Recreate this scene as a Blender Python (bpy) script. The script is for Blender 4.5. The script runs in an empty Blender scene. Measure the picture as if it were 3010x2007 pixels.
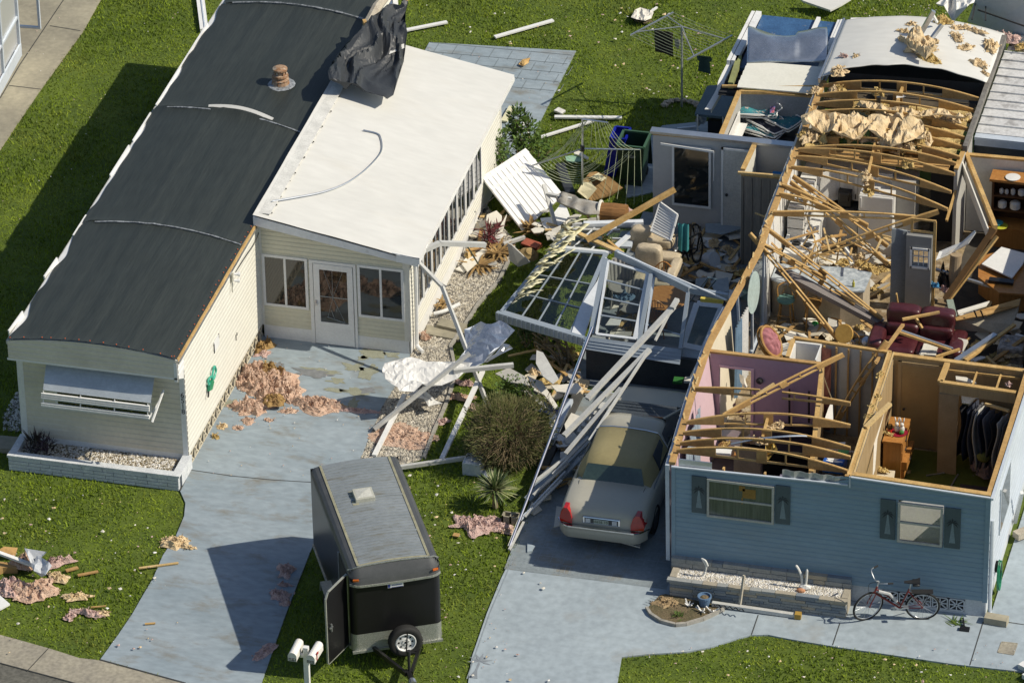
import bpy,math,random
import numpy as np
from mathutils import Vector,Matrix,noise
from mathutils.geometry import delaunay_2d_cdt
random.seed(7)
SC=bpy.context.scene
COL=SC.collection
FPX,CX,CY=15247.0,1505.0,1003.5
def _n(v):v=np.array(v,float);return v/np.linalg.norm(v)
_Y=_n((4482,-9384,FPX));_Z=-_n((475,25000,FPX));_Z=_n(_Z-_Y*np.dot(_Z,_Y));_X=np.cross(_Y,_Z)
RM=np.stack([_X,_Y,_Z],1)
def _ray(s):return RM.T@np.array([s[0]-CX,s[1]-CY,FPX])
CAM=-_ray((557,1375))*(110.0/FPX)
cam_d=bpy.data.cameras.new("camera");cam=bpy.data.objects.new("camera",cam_d);COL.objects.link(cam)
cam_d.sensor_width=36;cam_d.lens=FPX/3010*36;cam_d.clip_start=1;cam_d.clip_end=2000
cam.matrix_world=Matrix(((RM[0,0],-RM[1,0],-RM[2,0],CAM[0]),(RM[0,1],-RM[1,1],-RM[2,1],CAM[1]),(RM[0,2],-RM[1,2],-RM[2,2],CAM[2]),(0,0,0,1)))
SC.camera=cam
SUN_EL,SUN_AZ=math.radians(43.5),math.radians(3.0)
w=bpy.data.worlds.new("World");SC.world=w;w.use_nodes=True
nt=w.node_tree;sky=nt.nodes.new("ShaderNodeTexSky");sky.sky_type='NISHITA';sky.sun_disc=False
sky.sun_elevation=SUN_EL;sky.sun_rotation=math.radians(90)-SUN_AZ
nt.links.new(sky.outputs[0],nt.nodes["Background"].inputs[0]);nt.nodes["Background"].inputs[1].default_value=0.095
sun_d=bpy.data.lights.new("sun",'SUN');sun_d.energy=4.5;sun_d.angle=math.radians(0.5);sun_d.color=(1.0,0.92,0.77)
sun=bpy.data.objects.new("sun",sun_d);COL.objects.link(sun)
sdir=Vector((math.cos(SUN_EL)*math.cos(SUN_AZ),math.cos(SUN_EL)*math.sin(SUN_AZ),math.sin(SUN_EL)))
sun.rotation_euler=sdir.to_track_quat('Z','Y').to_euler();sun.location=(40,5,60)
SC.view_settings.view_transform='Standard';SC.view_settings.look='None';SC.view_settings.exposure=0.10;SC.view_settings.gamma=1
RG=dict(A=(0,0,2.24),B=(800,0,2.24),C=(1800,0,3.1357),D=(2400,0,3.485),E=(0,600,2.8),F=(0,900,2.8),G=(700,600,3.1357),H=(1300,300,3.1357),I=(1400,650,2.8513),J=(1900,150,3.485),K=(2200,200,2.8506),L=(2200,600,2.8506),M=(1900,1000,3.485),N=(2400,1000,3.485),O=(1900,1400,2.1189),P=(1000,950,2.8514),Q=(800,1300,2.2178),R=(0,1400,2.5833),S=(1550,1100,3.016),T=(500,900,3.1357),U=(0,0,1.0),V=(0,0,0.7814))
def _s(r,x,y):a,b,k=RG[r];return(a+x/k,b+y/k)
def g(r,x,y,z=0.0):
 q=_ray(_s(r,x,y));t=(z-CAM[2])/q[2];return Vector(CAM+q*t)
def gy(r,x,y,yy):
 q=_ray(_s(r,x,y));t=(yy-CAM[1])/q[1];return Vector(CAM+q*t)
def gx(r,x,y,xx):
 q=_ray(_s(r,x,y));t=(xx-CAM[0])/q[0];return Vector(CAM+q*t)
WM={}
def tag(o,label=None,cat=None,group=None,kind=None):
 if label:o["label"]=label
 if cat:o["category"]=cat
 if group:o["group"]=group
 if kind:o["kind"]=kind
 return o
def thing(name,label,cat,loc=(0,0,0),rz=0.0,group=None,mat=None):
 o=bpy.data.objects.new(name,None);COL.objects.link(o);o.empty_display_size=.2
 m=mat if mat is not None else Matrix.Translation(Vector(loc))@Matrix.Rotation(rz,4,'Z')
 o.matrix_world=m;WM[o]=m.copy()
 return tag(o,label,cat,group)
def copy_tree(o,parent=None):
 c=o.copy();COL.objects.link(c);c.parent=parent
 for ch in list(o.children):copy_tree(ch,c)
 return c
class MB:
 def __init__(s):s.v=[];s.f=[];s.mi=[];s.m=0
 def quad(s,a,b,c,d):s.poly([a,b,c,d])
 def poly(s,pts):
  n=len(s.v);s.v+=[tuple(p)for p in pts];s.f.append(tuple(range(n,n+len(pts))));s.mi.append(s.m)
 def faces(s,vs,fs):
  n=len(s.v);s.v+=[tuple(p)for p in vs]
  for f in fs:s.f.append(tuple(i+n for i in f));s.mi.append(s.m)
 def hexa(s,p):
  s.faces(p,[(0,3,2,1),(4,5,6,7),(0,1,5,4),(1,2,6,5),(2,3,7,6),(3,0,4,7)])
 def box(s,x0,y0,z0,x1,y1,z1):
  x0,x1=min(x0,x1),max(x0,x1);y0,y1=min(y0,y1),max(y0,y1);z0,z1=min(z0,z1),max(z0,z1)
  s.hexa([(x0,y0,z0),(x1,y0,z0),(x1,y1,z0),(x0,y1,z0),(x0,y0,z1),(x1,y0,z1),(x1,y1,z1),(x0,y1,z1)])
 def beam(s,a,b,wd,ht,up=(0,0,1)):
  a=Vector(a);b=Vector(b);d=(b-a).normalized();up=Vector(up)
  sd=d.cross(up)
  if sd.length<1e-4:sd=d.cross(Vector((1,0,0)))
  sd.normalize();u=sd.cross(d).normalized();sd*=wd/2;u*=ht/2
  s.hexa([a-sd-u,a+sd-u,b+sd-u,b-sd-u,a-sd+u,a+sd+u,b+sd+u,b-sd+u])
 def prism(s,pts,off):
  off=Vector(off);n=len(pts);p=[Vector(q)for q in pts]
  s.faces(p+[q+off for q in p],[tuple(range(n))[::-1],tuple(range(n,2*n))]+[(i,(i+1)%n,n+(i+1)%n,n+i)for i in range(n)])
 def slab(s,pts,t):
  p=[Vector(q)for q in pts];nn=Vector((0,0,0))
  for i in range(len(p)):nn+=(p[i]-p[0]).cross(p[(i+1)%len(p)]-p[0])
  nn.normalize()
  if nn.z<0:nn=-nn
  s.prism([q-nn*t for q in p],nn*t)
 def tube(s,pts,r,n=8,cap=True):
  pts=[Vector(p)for p in pts];rings=[];rr=r if isinstance(r,(list,tuple))else[r]*len(pts)
  ref=Vector((0,0,1))
  for i,p in enumerate(pts):
   d=(pts[min(i+1,len(pts)-1)]-pts[max(i-1,0)]).normalized()
   if abs(d.dot(ref))>.95:ref=Vector((1,0,0))if abs(d.x)<.9 else Vector((0,1,0))
   a=d.cross(ref).normalized();b=d.cross(a)
   rings.append([p+(a*math.cos(2*math.pi*k/n)+b*math.sin(2*math.pi*k/n))*rr[i]for k in range(n)])
  vs=[q for rg in rings for q in rg];fs=[]
  for i in range(len(pts)-1):
   for k in range(n):fs.append((i*n+k,i*n+(k+1)%n,(i+1)*n+(k+1)%n,(i+1)*n+k))
  if cap:fs+=[tuple(range(n))[::-1],tuple(range((len(pts)-1)*n,len(pts)*n))]
  s.faces(vs,fs)
 def lathe(s,prof,base=(0,0,0),n=16,axis=None,cap=True):
  base=Vector(base);ax=Vector(axis).normalized()if axis else Vector((0,0,1))
  a=ax.orthogonal().normalized();b=ax.cross(a)
  vs=[base+ax*h+(a*math.cos(2*math.pi*k/n)+b*math.sin(2*math.pi*k/n))*max(r,1e-4)for r,h in prof for k in range(n)]
  fs=[(i*n+k,i*n+(k+1)%n,(i+1)*n+(k+1)%n,(i+1)*n+k)for i in range(len(prof)-1)for k in range(n)]
  if cap:fs+=[tuple(range(n))[::-1],tuple(range((len(prof)-1)*n,len(prof)*n))]
  s.faces(vs,fs)
 def grid(s,fn,nu,nv):
  vs=[fn(i/nu,j/nv)for j in range(nv+1)for i in range(nu+1)]
  s.faces(vs,[(j*(nu+1)+i,j*(nu+1)+i+1,(j+1)*(nu+1)+i+1,(j+1)*(nu+1)+i)for j in range(nv)for i in range(nu)])
 def ball(s,c,rx,ry,rz,n=10,jit=0,seed=0):
  c=Vector(c);vs=[];m=max(5,n//2+1)
  for j in range(m+1):
   th=math.pi*j/m
   for i in range(n):
    ph=2*math.pi*i/n;d=Vector((math.sin(th)*math.cos(ph),math.sin(th)*math.sin(ph),math.cos(th)))
    k=1+jit*noise.noise(d*1.7+Vector((seed*3.1,seed,0)))
    vs.append(c+Vector((d.x*rx*k,d.y*ry*k,d.z*rz*k)))
  s.faces(vs,[(j*n+i,(j+1)*n+i,(j+1)*n+(i+1)%n,j*n+(i+1)%n)for j in range(m)for i in range(n)])
 def build(s,name,mats,parent=None,local=False,smooth=False,origin=None,thick=0,bevel=0):
  me=bpy.data.meshes.new(name);V=np.array(s.v,float).reshape(-1,3)
  o=bpy.data.objects.new(name,me);COL.objects.link(o)
  if parent is not None:
   o.parent=parent;WM[o]=WM[parent]
   if not local:
    mi=np.array(WM[parent].inverted());V=V@mi[:3,:3].T+mi[:3,3]
  elif not local:
   og=np.array(origin)if origin is not None else np.array([(V[:,0].min()+V[:,0].max())/2,(V[:,1].min()+V[:,1].max())/2,V[:,2].min()])
   V=V-og;o.location=og;WM[o]=Matrix.Translation(Vector(og))
  me.from_pydata(V.tolist(),[],s.f)
  if not isinstance(mats,(list,tuple)):mats=[mats]
  for m in mats:me.materials.append(m)
  if len(mats)>1:me.polygons.foreach_set("material_index",s.mi)
  if smooth:me.polygons.foreach_set("use_smooth",[True]*len(me.polygons))
  me.update()
  if thick:
   md=o.modifiers.new("thickness",'SOLIDIFY');md.thickness=thick;md.offset=0
  if bevel:
   md=o.modifiers.new("bevel",'BEVEL');md.width=bevel;md.segments=2;md.limit_method='ANGLE'
  return o
def inpoly(x,y,poly):
 x=np.asarray(x);y=np.asarray(y);r=np.zeros(x.shape,bool);n=len(poly);j=n-1
 for i in range(n):
  xi,yi=poly[i][0],poly[i][1];xj,yj=poly[j][0],poly[j][1]
  c=((yi>y)!=(yj>y))&(x<(xj-xi)*(y-yi)/((yj-yi)if yj!=yi else 1e-9)+xi);r^=c;j=i
 return r
def smooth_line(pts,n=6,closed=False):
 P=[Vector(p)for p in pts];out=[];N=len(P)
 for i in range(N if closed else N-1):
  gt=(lambda k:P[k%N])if closed else(lambda k:P[min(max(k,0),N-1)])
  a,b,c,d=gt(i-1),gt(i),gt(i+1),gt(i+2)
  for k in range(n):
   t=k/n;out.append(.5*((2*b)+(c-a)*t+(2*a-5*b+4*c-d)*t*t+(3*b-a-3*c+d)*t**3))
 if not closed:out.append(P[-1])
 return out
def fill(outline,step):
 n=len(outline);xs=[p[0]for p in outline];ys=[p[1]for p in outline];pts=[Vector((p[0],p[1]))for p in outline]
 rng=random.Random(n*13+int(step*1000));y=min(ys)
 while y<max(ys):
  x=min(xs)
  while x<max(xs):
   q=(x+rng.uniform(-.3,.3)*step,y+rng.uniform(-.3,.3)*step)
   if inpoly(np.array([q[0]]),np.array([q[1]]),outline)[0]:pts.append(Vector(q))
   x+=step
  y+=step
 r=delaunay_2d_cdt(pts,[],[tuple(range(n))],1,1e-5)
 return[(p.x,p.y)for p in r[0]],[tuple(f)for f in r[2]]
def fbm(p,o=4,lac=2.1,ridge=False):
 s=0;a=1;p=Vector(p)
 for i in range(o):
  v=noise.noise(p);s+=a*((1-2*abs(v))if ridge else v);p=p*lac+Vector((5.2,1.3,2.7));a*=.5
 return s
def sheet(mb,outline,step,pos,amp,freq,seed=0,ridge=True,edge=.0,up=None):
 """a crumpled sheet: outline and folds laid out on any surface pos(x, y) -> 3d; folds lift off it"""
 vs,fs=fill(outline,step);out=[]
 for x,y in vs:
  p=Vector(pos(x,y));a_=seed*1.3;u_,v_=x*math.cos(a_)+y*math.sin(a_),y*math.cos(a_)-x*math.sin(a_);wx=1.1*noise.noise((x*freq*.6,y*freq*.6,seed+9))
  h=.75*fbm((u_*freq*1.25+wx+seed*7.3,v_*freq*.42-seed*3.1,seed),2,ridge=True)+.35*noise.noise((x*freq*.5,y*freq*.5,seed))
  out.append(p+(up or Vector((0,0,1)))*(max(h,-.45)+.45)*amp)
 mb.faces(out,fs)
def clump(mb,c,rx,ry,h,seed,n=26,m=7,rot=0.0,rough=1.0,freq=2.2):
 """torn fluffy mass lying on something"""
 c=Vector(c);vs=[]
 for j in range(m+1):
  for i in range(n):
   ph=2*math.pi*i/n;t=j/m
   e=1+.55*rough*fbm((math.cos(ph)*1.3+seed*5,math.sin(ph)*1.3,seed*1.7),3)
   rr=t*e;x=math.cos(ph)*rr*rx;y=math.sin(ph)*rr*ry
   k=min(1,(1-t)*2.6)*(.38+.75*fbm((x*9+seed,y*9,seed*2.),4)+.25*fbm((x*3+seed*3,y*3,7),2))if t<1 else 0
   z=max(0,h*k)+.004
   vs.append(c+Vector((x*math.cos(rot)-y*math.sin(rot),x*math.sin(rot)+y*math.cos(rot),z)))
 mb.faces(vs,[(j*n+i,j*n+(i+1)%n,(j+1)*n+(i+1)%n,(j+1)*n+i)for j in range(m)for i in range(n)])
 q=random.Random(int(seed*97)+n)
 for i in range(int(40+360*min(1.2,rx*ry*3.2))):
  p=q.choice(vs)+Vector((q.gauss(0,.02),q.gauss(0,.02),0));d=Vector((q.gauss(0,1),q.gauss(0,1),abs(q.gauss(.35,.4)))).normalized()*q.uniform(.015,.055);s=d.cross(Vector((q.gauss(0,1),q.gauss(0,1),q.gauss(0,1)))).normalized()*q.uniform(.008,.024)
  mb.quad(p-s,p+s,p+d+s*q.uniform(-.2,.9),p+d-s)
def siding(mb,a,b,z0,top,course=.115,proud=.014,nrm=(0,-1,0),seg=1):
 """lap siding between plan points a and b, from z0 up to top(u)"""
 a=Vector((a[0],a[1],0));b=Vector((b[0],b[1],0));nv=Vector(nrm)
 if not callable(top):tv=top;top=lambda u:tv
 zmax=max(top(i/16)for i in range(17));z=z0
 while z<zmax-1e-4:
  for i in range(seg):
   u0,u1=i/seg,(i+1)/seg;t0,t1=top(u0),top(u1)
   za,zb=min(z+course,t0),min(z+course,t1)
   if za<=z+1e-5 and zb<=z+1e-5:continue
   za=max(za,z);zb=max(zb,z);p0=a.lerp(b,u0);p1=a.lerp(b,u1);k=Vector((0,0,1))
   pr=proud*1.5;zc=z+course*.70;a0,b0=min(za,zc),min(zb,zc);fa=min(1,(z+course-za)/(course*.3));fb=min(1,(z+course-zb)/(course*.3))
   mb.quad(p0+k*z+nv*pr,p1+k*z+nv*pr,p1+k*b0+nv*pr,p0+k*a0+nv*pr)
   if za>zc or zb>zc:mb.quad(p0+k*a0+nv*pr,p1+k*b0+nv*pr,p1+k*zb+nv*pr*fb,p0+k*za+nv*pr*fa)
   mb.quad(p0+k*z,p1+k*z,p1+k*z+nv*pr,p0+k*z+nv*pr)
  z+=course
MATS={}
def mat(name,c1,c2=None,scale=3.0,rough=.75,metal=0.0,bump=0.0,bscale=30.0,spec=.4,stretch=(1,1,1),stain=None,sscale=1.2,samt=.6,slo=.52,shi=.66,world=False,rvar=0.0,fine=.12):
 if name in MATS:return MATS[name]
 m=bpy.data.materials.new(name);m.use_nodes=True;N=m.node_tree.nodes;L=m.node_tree.links
 b=N["Principled BSDF"];b.inputs["Roughness"].default_value=rough;b.inputs["Metallic"].default_value=metal
 b.inputs["Specular IOR Level"].default_value=spec
 tc=N.new("ShaderNodeTexCoord");mp=N.new("ShaderNodeMapping");mp.inputs["Scale"].default_value=stretch
 if world:
  ge=N.new("ShaderNodeNewGeometry");L.new(ge.outputs["Position"],mp.inputs["Vector"])
 else:
  oi=N.new("ShaderNodeObjectInfo");ml=N.new("ShaderNodeMath");ml.operation='MULTIPLY';ml.inputs[1].default_value=17.0
  va=N.new("ShaderNodeVectorMath");va.operation='ADD'
  L.new(oi.outputs["Random"],ml.inputs[0]);L.new(tc.outputs["Object"],va.inputs[0]);L.new(ml.outputs[0],va.inputs[1]);L.new(va.outputs[0],mp.inputs["Vector"])
 if c2 is None:c2=tuple(x*.8 for x in c1)
 n1=N.new("ShaderNodeTexNoise");n1.inputs["Scale"].default_value=scale;n1.inputs["Detail"].default_value=7;n1.inputs["Roughness"].default_value=.62
 L.new(mp.outputs[0],n1.inputs["Vector"])
 r1=N.new("ShaderNodeValToRGB");r1.color_ramp.elements[0].position=.36;r1.color_ramp.elements[1].position=.64
 r1.color_ramp.elements[0].color=(*c1,1);r1.color_ramp.elements[1].color=(*c2,1);L.new(n1.outputs[0],r1.inputs[0]);col=r1.outputs[0]
 n2=N.new("ShaderNodeTexNoise");n2.inputs["Scale"].default_value=scale*9;n2.inputs["Detail"].default_value=4;L.new(mp.outputs[0],n2.inputs["Vector"])
 mr=N.new("ShaderNodeMapRange");mr.inputs[1].default_value=.3;mr.inputs[2].default_value=.7;mr.inputs[3].default_value=1-fine;mr.inputs[4].default_value=1+fine;L.new(n2.outputs[0],mr.inputs[0])
 mx=N.new("ShaderNodeMix");mx.data_type='RGBA';mx.blend_type='MULTIPLY';mx.inputs[0].default_value=1;L.new(col,mx.inputs[6]);L.new(mr.outputs[0],mx.inputs[7]);col=mx.outputs[2]
 if stain:
  n3=N.new("ShaderNodeTexNoise");n3.inputs["Scale"].default_value=sscale;n3.inputs["Detail"].default_value=8;n3.inputs["Roughness"].default_value=.68;L.new(mp.outputs[0],n3.inputs["Vector"])
  m3=N.new("ShaderNodeMapRange");m3.inputs[1].default_value=slo;m3.inputs[2].default_value=shi;m3.inputs[3].default_value=0;m3.inputs[4].default_value=samt;L.new(n3.outputs[0],m3.inputs[0])
  x3=N.new("ShaderNodeMix");x3.data_type='RGBA';x3.inputs[7].default_value=(*stain,1);L.new(m3.outputs[0],x3.inputs[0]);L.new(col,x3.inputs[6]);col=x3.outputs[2]
 L.new(col,b.inputs["Base Color"])
 if rvar:
  m4=N.new("ShaderNodeMapRange");m4.inputs[3].default_value=rough-rvar;m4.inputs[4].default_value=rough+rvar;L.new(n1.outputs[0],m4.inputs[0]);L.new(m4.outputs[0],b.inputs["Roughness"])
 if bump:
  nb=N.new("ShaderNodeTexNoise");nb.inputs["Scale"].default_value=bscale;nb.inputs["Detail"].default_value=5;L.new(mp.outputs[0],nb.inputs["Vector"])
  bp=N.new("ShaderNodeBump");bp.inputs["Strength"].default_value=bump;bp.inputs["Distance"].default_value=.03;L.new(nb.outputs[0],bp.inputs["Height"]);L.new(bp.outputs[0],b.inputs["Normal"])
 MATS[name]=m;return m
def glass(name,tint=(.8,.88,.86),clear=.75,rough=.02):
 m=bpy.data.materials.new(name);m.use_nodes=True;N=m.node_tree.nodes;L=m.node_tree.links;N.remove(N["Principled BSDF"])
 tr=N.new("ShaderNodeBsdfTransparent");tr.inputs[0].default_value=(*[c*clear for c in tint],1);gl=N.new("ShaderNodeBsdfGlossy");gl.inputs["Roughness"].default_value=rough
 fr=N.new("ShaderNodeFresnel");fr.inputs[0].default_value=1.6;mx=N.new("ShaderNodeMixShader")
 L.new(fr.outputs[0],mx.inputs[0]);L.new(tr.outputs[0],mx.inputs[1]);L.new(gl.outputs[0],mx.inputs[2]);L.new(mx.outputs[0],N["Material Output"].inputs[0])
 MATS[name]=m;return m
m_grass=mat("grass_soil",(.10,.14,.015),(.065,.10,.012),scale=1.2,rough=.95,bump=.5,bscale=60,world=True)
m_blade=mat("grass_blade",(.200,.265,.018),(.105,.165,.012),scale=.8,rough=.7,world=True,spec=.15,fine=.35,stain=(.25,.215,.07),sscale=.5,samt=.6,slo=.50,shi=.72)
m_conc=mat("painted_concrete",(.275,.325,.36),(.22,.27,.305),scale=.7,rough=.66,bump=.06,bscale=80,world=True,stain=(.17,.15,.11),sscale=1.5,samt=.75,slo=.52,shi=.70,stretch=(.6,1.2,1))
m_conc2=mat("pale_blue_concrete",(.33,.385,.42),(.285,.335,.37),scale=.6,rough=.75,bump=.06,bscale=80,world=True,stain=(.27,.25,.21),sscale=.8,samt=.5,slo=.56,shi=.74)
m_walk=mat("bare_concrete",(.33,.30,.22),(.24,.22,.165),scale=.9,rough=.9,bump=.15,bscale=60,world=True,stain=(.2,.18,.14),sscale=.7,samt=.5)
m_road=mat("asphalt",(.13,.125,.105),(.10,.098,.085),scale=1.5,rough=.92,bump=.4,bscale=120,world=True,fine=.3)
m_curb=mat("gutter_concrete",(.34,.31,.24),(.24,.22,.18),scale=1.3,rough=.92,bump=.3,bscale=90,world=True,fine=.2)
m_crack=mat("joint_dark",(.06,.06,.055),rough=.95)
m_mould=mat("paint_worn_patch",(.265,.275,.215),(.22,.225,.165),scale=6,rough=.9,world=True,fine=.2)
m_gravel=mat("gravel_bed",(.44,.42,.37),(.26,.245,.21),scale=14,rough=.95,bump=1,bscale=45,world=True,fine=.4)
m_stone=mat("white_pebble",(.62,.58,.50),(.40,.36,.29),scale=9,rough=.85,world=True,fine=.25)
m_stonew=mat("bright_pebble",(.72,.71,.68),(.52,.50,.47),scale=9,rough=.85,world=True,fine=.2)
m_dirt=mat("soil",(.16,.12,.07),(.09,.08,.04),scale=4,rough=.95,bump=.8,bscale=25,fine=.3)
m_cream=mat("cream_siding",(.67,.655,.58),(.63,.615,.545),scale=1.5,rough=.5,fine=.04)
m_greige=mat("greige_siding",(.66,.62,.51),(.61,.57,.47),scale=1.5,rough=.5,fine=.04,stain=(.45,.42,.34),sscale=1.0,samt=.4)
m_white=mat("white_paint",(.74,.74,.72),(.68,.68,.66),scale=2,rough=.45,fine=.05)
m_whitem=mat("white_metal",(.76,.76,.74),(.68,.68,.67),scale=1.5,rough=.38,fine=.05,stain=(.5,.47,.42),sscale=3,samt=.4,slo=.58)
m_roofw=mat("white_roof",(.62,.615,.58),(.58,.575,.54),scale=.5,rough=.6,bump=.06,bscale=6,fine=.04,stain=(.55,.51,.43),sscale=.7,samt=.35,slo=.54,shi=.8,stretch=(.5,1.6,1))
m_tarp=mat("black_roof_sheet",(.024,.029,.026),(.034,.040,.036),scale=.8,rough=.5,spec=.42,bump=.05,bscale=7,stretch=(6,.25,1),fine=.2,rvar=.1)
m_tarp2=mat("crumpled_black_sheet",(.036,.040,.044),(.030,.033,.037),scale=2,rough=.5,spec=.45)
m_seam=mat("shiny_seam",(.34,.36,.38),(.10,.11,.12),scale=14,rough=.3,spec=.7)
m_wood=mat("pine_lumber",(.52,.345,.135),(.41,.25,.085),scale=3,rough=.75,stretch=(1,1,1),fine=.18,stain=(.27,.19,.11),sscale=2,samt=.7,slo=.58)
m_woodp=mat("pale_pine",(.58,.42,.20),(.48,.33,.14),scale=3,rough=.75,fine=.15)
m_ply=mat("plywood",(.45,.285,.11),(.35,.205,.075),scale=2.2,rough=.8,fine=.15)
m_insy=mat("yellow_insulation",(.60,.45,.19),(.45,.31,.11),scale=9,rough=1,bump=1,bscale=45,fine=.35)
m_insp=mat("brown_paper_insulation",(.66,.52,.33),(.50,.37,.20),scale=6,rough=.95,bump=.6,bscale=30,fine=.2)
m_insk=mat("pink_insulation",(.60,.44,.335),(.46,.30,.215),scale=8,rough=1,bump=1,bscale=40,fine=.3)
m_insk2=mat("pale_pink_insulation",(.60,.44,.39),(.45,.30,.265),scale=8,rough=1,bump=1,bscale=40,fine=.3)
m_blue=mat("blue_siding",(.21,.305,.385),(.19,.275,.345),scale=1.0,rough=.55,fine=.05,stretch=(.6,1,2.2),stain=(.22,.28,.32),sscale=1.4,samt=.5)
m_palebl=mat("pale_blue_siding",(.50,.55,.62),(.45,.50,.57),scale=1.5,rough=.5,fine=.05)
m_bltrim=mat("blue_white_trim",(.50,.55,.61),(.44,.49,.55),scale=2,rough=.45,fine=.05)
m_shut=mat("dark_shutter",(.075,.105,.12),(.062,.088,.10),rough=.6,fine=.06)
m_shutcut=mat("shutter_cutout",(.19,.25,.28),rough=.6)
m_alu=mat("aluminium",(.60,.62,.64),(.50,.52,.54),scale=2,rough=.33,metal=.85,fine=.06)
m_foil=mat("aluminium_sheet",(.62,.64,.66),(.45,.48,.51),scale=1.5,rough=.28,metal=.9,fine=.08,rvar=.12)
m_dark=mat("dark_interior",(.03,.03,.03),(.02,.02,.02),rough=.8)
m_black=mat("black_paint",(.012,.012,.013),(.010,.010,.011),rough=.35,spec=.5,fine=.05)
m_blackp=mat("black_plastic",(.025,.025,.026),rough=.5)
m_rubber=mat("rubber",(.020,.020,.019),rough=.8)
m_pane=mat("dark_glass",(.018,.022,.022),(.012,.015,.016),rough=.04,spec=.9,fine=0)
m_glass=glass("clear_glass")
m_rust=mat("rusty_metal",(.34,.24,.16),(.22,.10,.04),scale=12,rough=.8,stain=(.5,.46,.38),sscale=5,samt=.8)
m_drywall=mat("drywall",(.66,.63,.55),(.60,.57,.50),scale=2,rough=.85,fine=.05)
m_pinkw=mat("pink_wall",(.56,.40,.44),(.52,.37,.41),scale=1,rough=.7,fine=.03)
m_creamw=mat("cream_wall",(.62,.55,.42),(.56,.50,.38),scale=1.2,rough=.7,fine=.04)
m_greyw=mat("grey_panel_wall",(.42,.41,.38),(.37,.36,.33),scale=1.5,rough=.65,fine=.05)
m_brownw=mat("brown_panel_wall",(.37,.265,.14),(.30,.21,.105),scale=1.5,rough=.6,stretch=(4,4,.3),fine=.1)
m_oak=mat("orange_oak",(.42,.20,.055),(.33,.14,.035),scale=3,rough=.4,stretch=(5,5,.6),fine=.12)
m_cab=mat("white_cabinet",(.68,.67,.63),(.64,.63,.60),scale=2,rough=.4,fine=.03)
m_carpet=mat("green_carpet",(.10,.115,.012),(.08,.09,.010),scale=6,rough=1,bump=.4,bscale=90,fine=.2)
m_floor=mat("littered_floor",(.30,.23,.13),(.17,.12,.07),scale=3,rough=.9,fine=.3,stain=(.45,.40,.32),sscale=4,samt=.7)
# ================================================================ the ground
def flat(name,pts,m,top=0.0,t=.08,parent=None):
 mb=MB();P=[Vector((p[0],p[1],top))for p in pts];mb.prism([p-Vector((0,0,t))for p in P],(0,0,t))
 return mb.build(name,m,parent,local=False)
def struct(o):o["kind"]="structure";return o
mb=MB();mb.quad((-300,-300,-.035),(300,-300,-.035),(300,300,-.035),(-300,300,-.035));struct(mb.build("lawn_ground",m_grass,origin=(0,0,-.035)))
W0=lambda r,pts:[g(r,*p)for p in pts]
drive1=W0('R',[(1368,108),(1408,200),(1398,300),(1335,450),(1235,600),(1160,775),(1085,900),(1005,1040),(900,1195),(760,1388),(1410,1568),(1700,1650)])+[g('V',575,1640),g('V',600,1568),g('V',660,1400),g('V',715,1260),g('V',790,1150)]+W0('P',[(170,1130),(350,700),(440,560),(560,350),(592,243)])+[Vector((3.38,5.6,0)),Vector((0,5.6,0)),Vector((-.05,0,0))]
drive2=[g('V',1040,1660),g('V',1075,1568)]+W0('Q',[(1300,1400),(1400,1110),(1490,890),(1560,745),(1700,480)])+[Vector((7.3,1.5,0)),Vector((7.3,4.9,0)),Vector((10.95,4.9,0)),Vector((10.95,-1.8,0)),Vector((17.45,-1.8,0)),Vector((17.6,14,0)),Vector((20.5,14,0)),g('O',2420,1235)]+W0('O',[(2350,1215),(1900,1165),(1600,1120),(1200,1062),(900,1012),(760,984),(650,986),(560,1010),(400,1062),(250,1090),(0,1105)])+[g('V',1428,1508),g('V',1418,1568),g('V',1390,1680)]
dirtbed=W0('O',[(0,830),(25,870),(90,912),(180,936),(245,930),(350,900),(480,840),(500,815),(120,735),(85,742)])
patio=[Vector((0.07,13.7,0)),Vector((3.64,13.7,0)),Vector((3.66,19.93,0)),Vector((.07,19.6,0))]
walk=W0('A',[(690,-60),(660,0),(550,200),(270,585),(130,790),(0,985),(-60,1080)])+[g('A',-700,1080),g('A',-300,-60)]
gbed=[Vector((3.4,5.55,0)),Vector((3.4,12.2,0))]+W0('I',[(330,190),(262,330),(180,500),(0,700)])+[g('V',1085,715),g('V',1032,795)]+W0('P',[(960,420),(905,600),(850,740),(780,890),(690,1130),(500,1190),(170,1130),(350,700),(440,560),(560,350),(592,243)])
lanai=[Vector((7.15,5.0,0)),Vector((10.9,5.0,0)),Vector((10.9,12.6,0)),Vector((7.0,12.6,0))]
backslab=W0('J',[(165,760),(560,720),(760,720),(760,1300),(-200,1500),(-260,1150)])
def shape(p):return[(q[0],q[1])for q in p]
D1,D2,DB,PT,WK,GB,LN,BS=map(shape,(drive1,drive2,dirtbed,patio,walk,gbed,lanai,backslab))
struct(flat("driveway",D1,m_conc));struct(flat("driveway_and_path",D2,m_conc2));struct(flat("flower_bed_soil",DB,m_dirt,.02,.06))
struct(flat("patio",PT,m_conc,-.005));struct(flat("neighbour_path",WK,m_walk));struct(flat("lanai_floor",LN,mat("lanai_floor_paint",(.22,.25,.27),(.17,.20,.22),rough=.7,world=True),.05,.1));struct(flat("back_slab",BS,m_conc,-.008))
struct(flat("gravel_bed",GB,m_gravel,-.012,.05))
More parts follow.
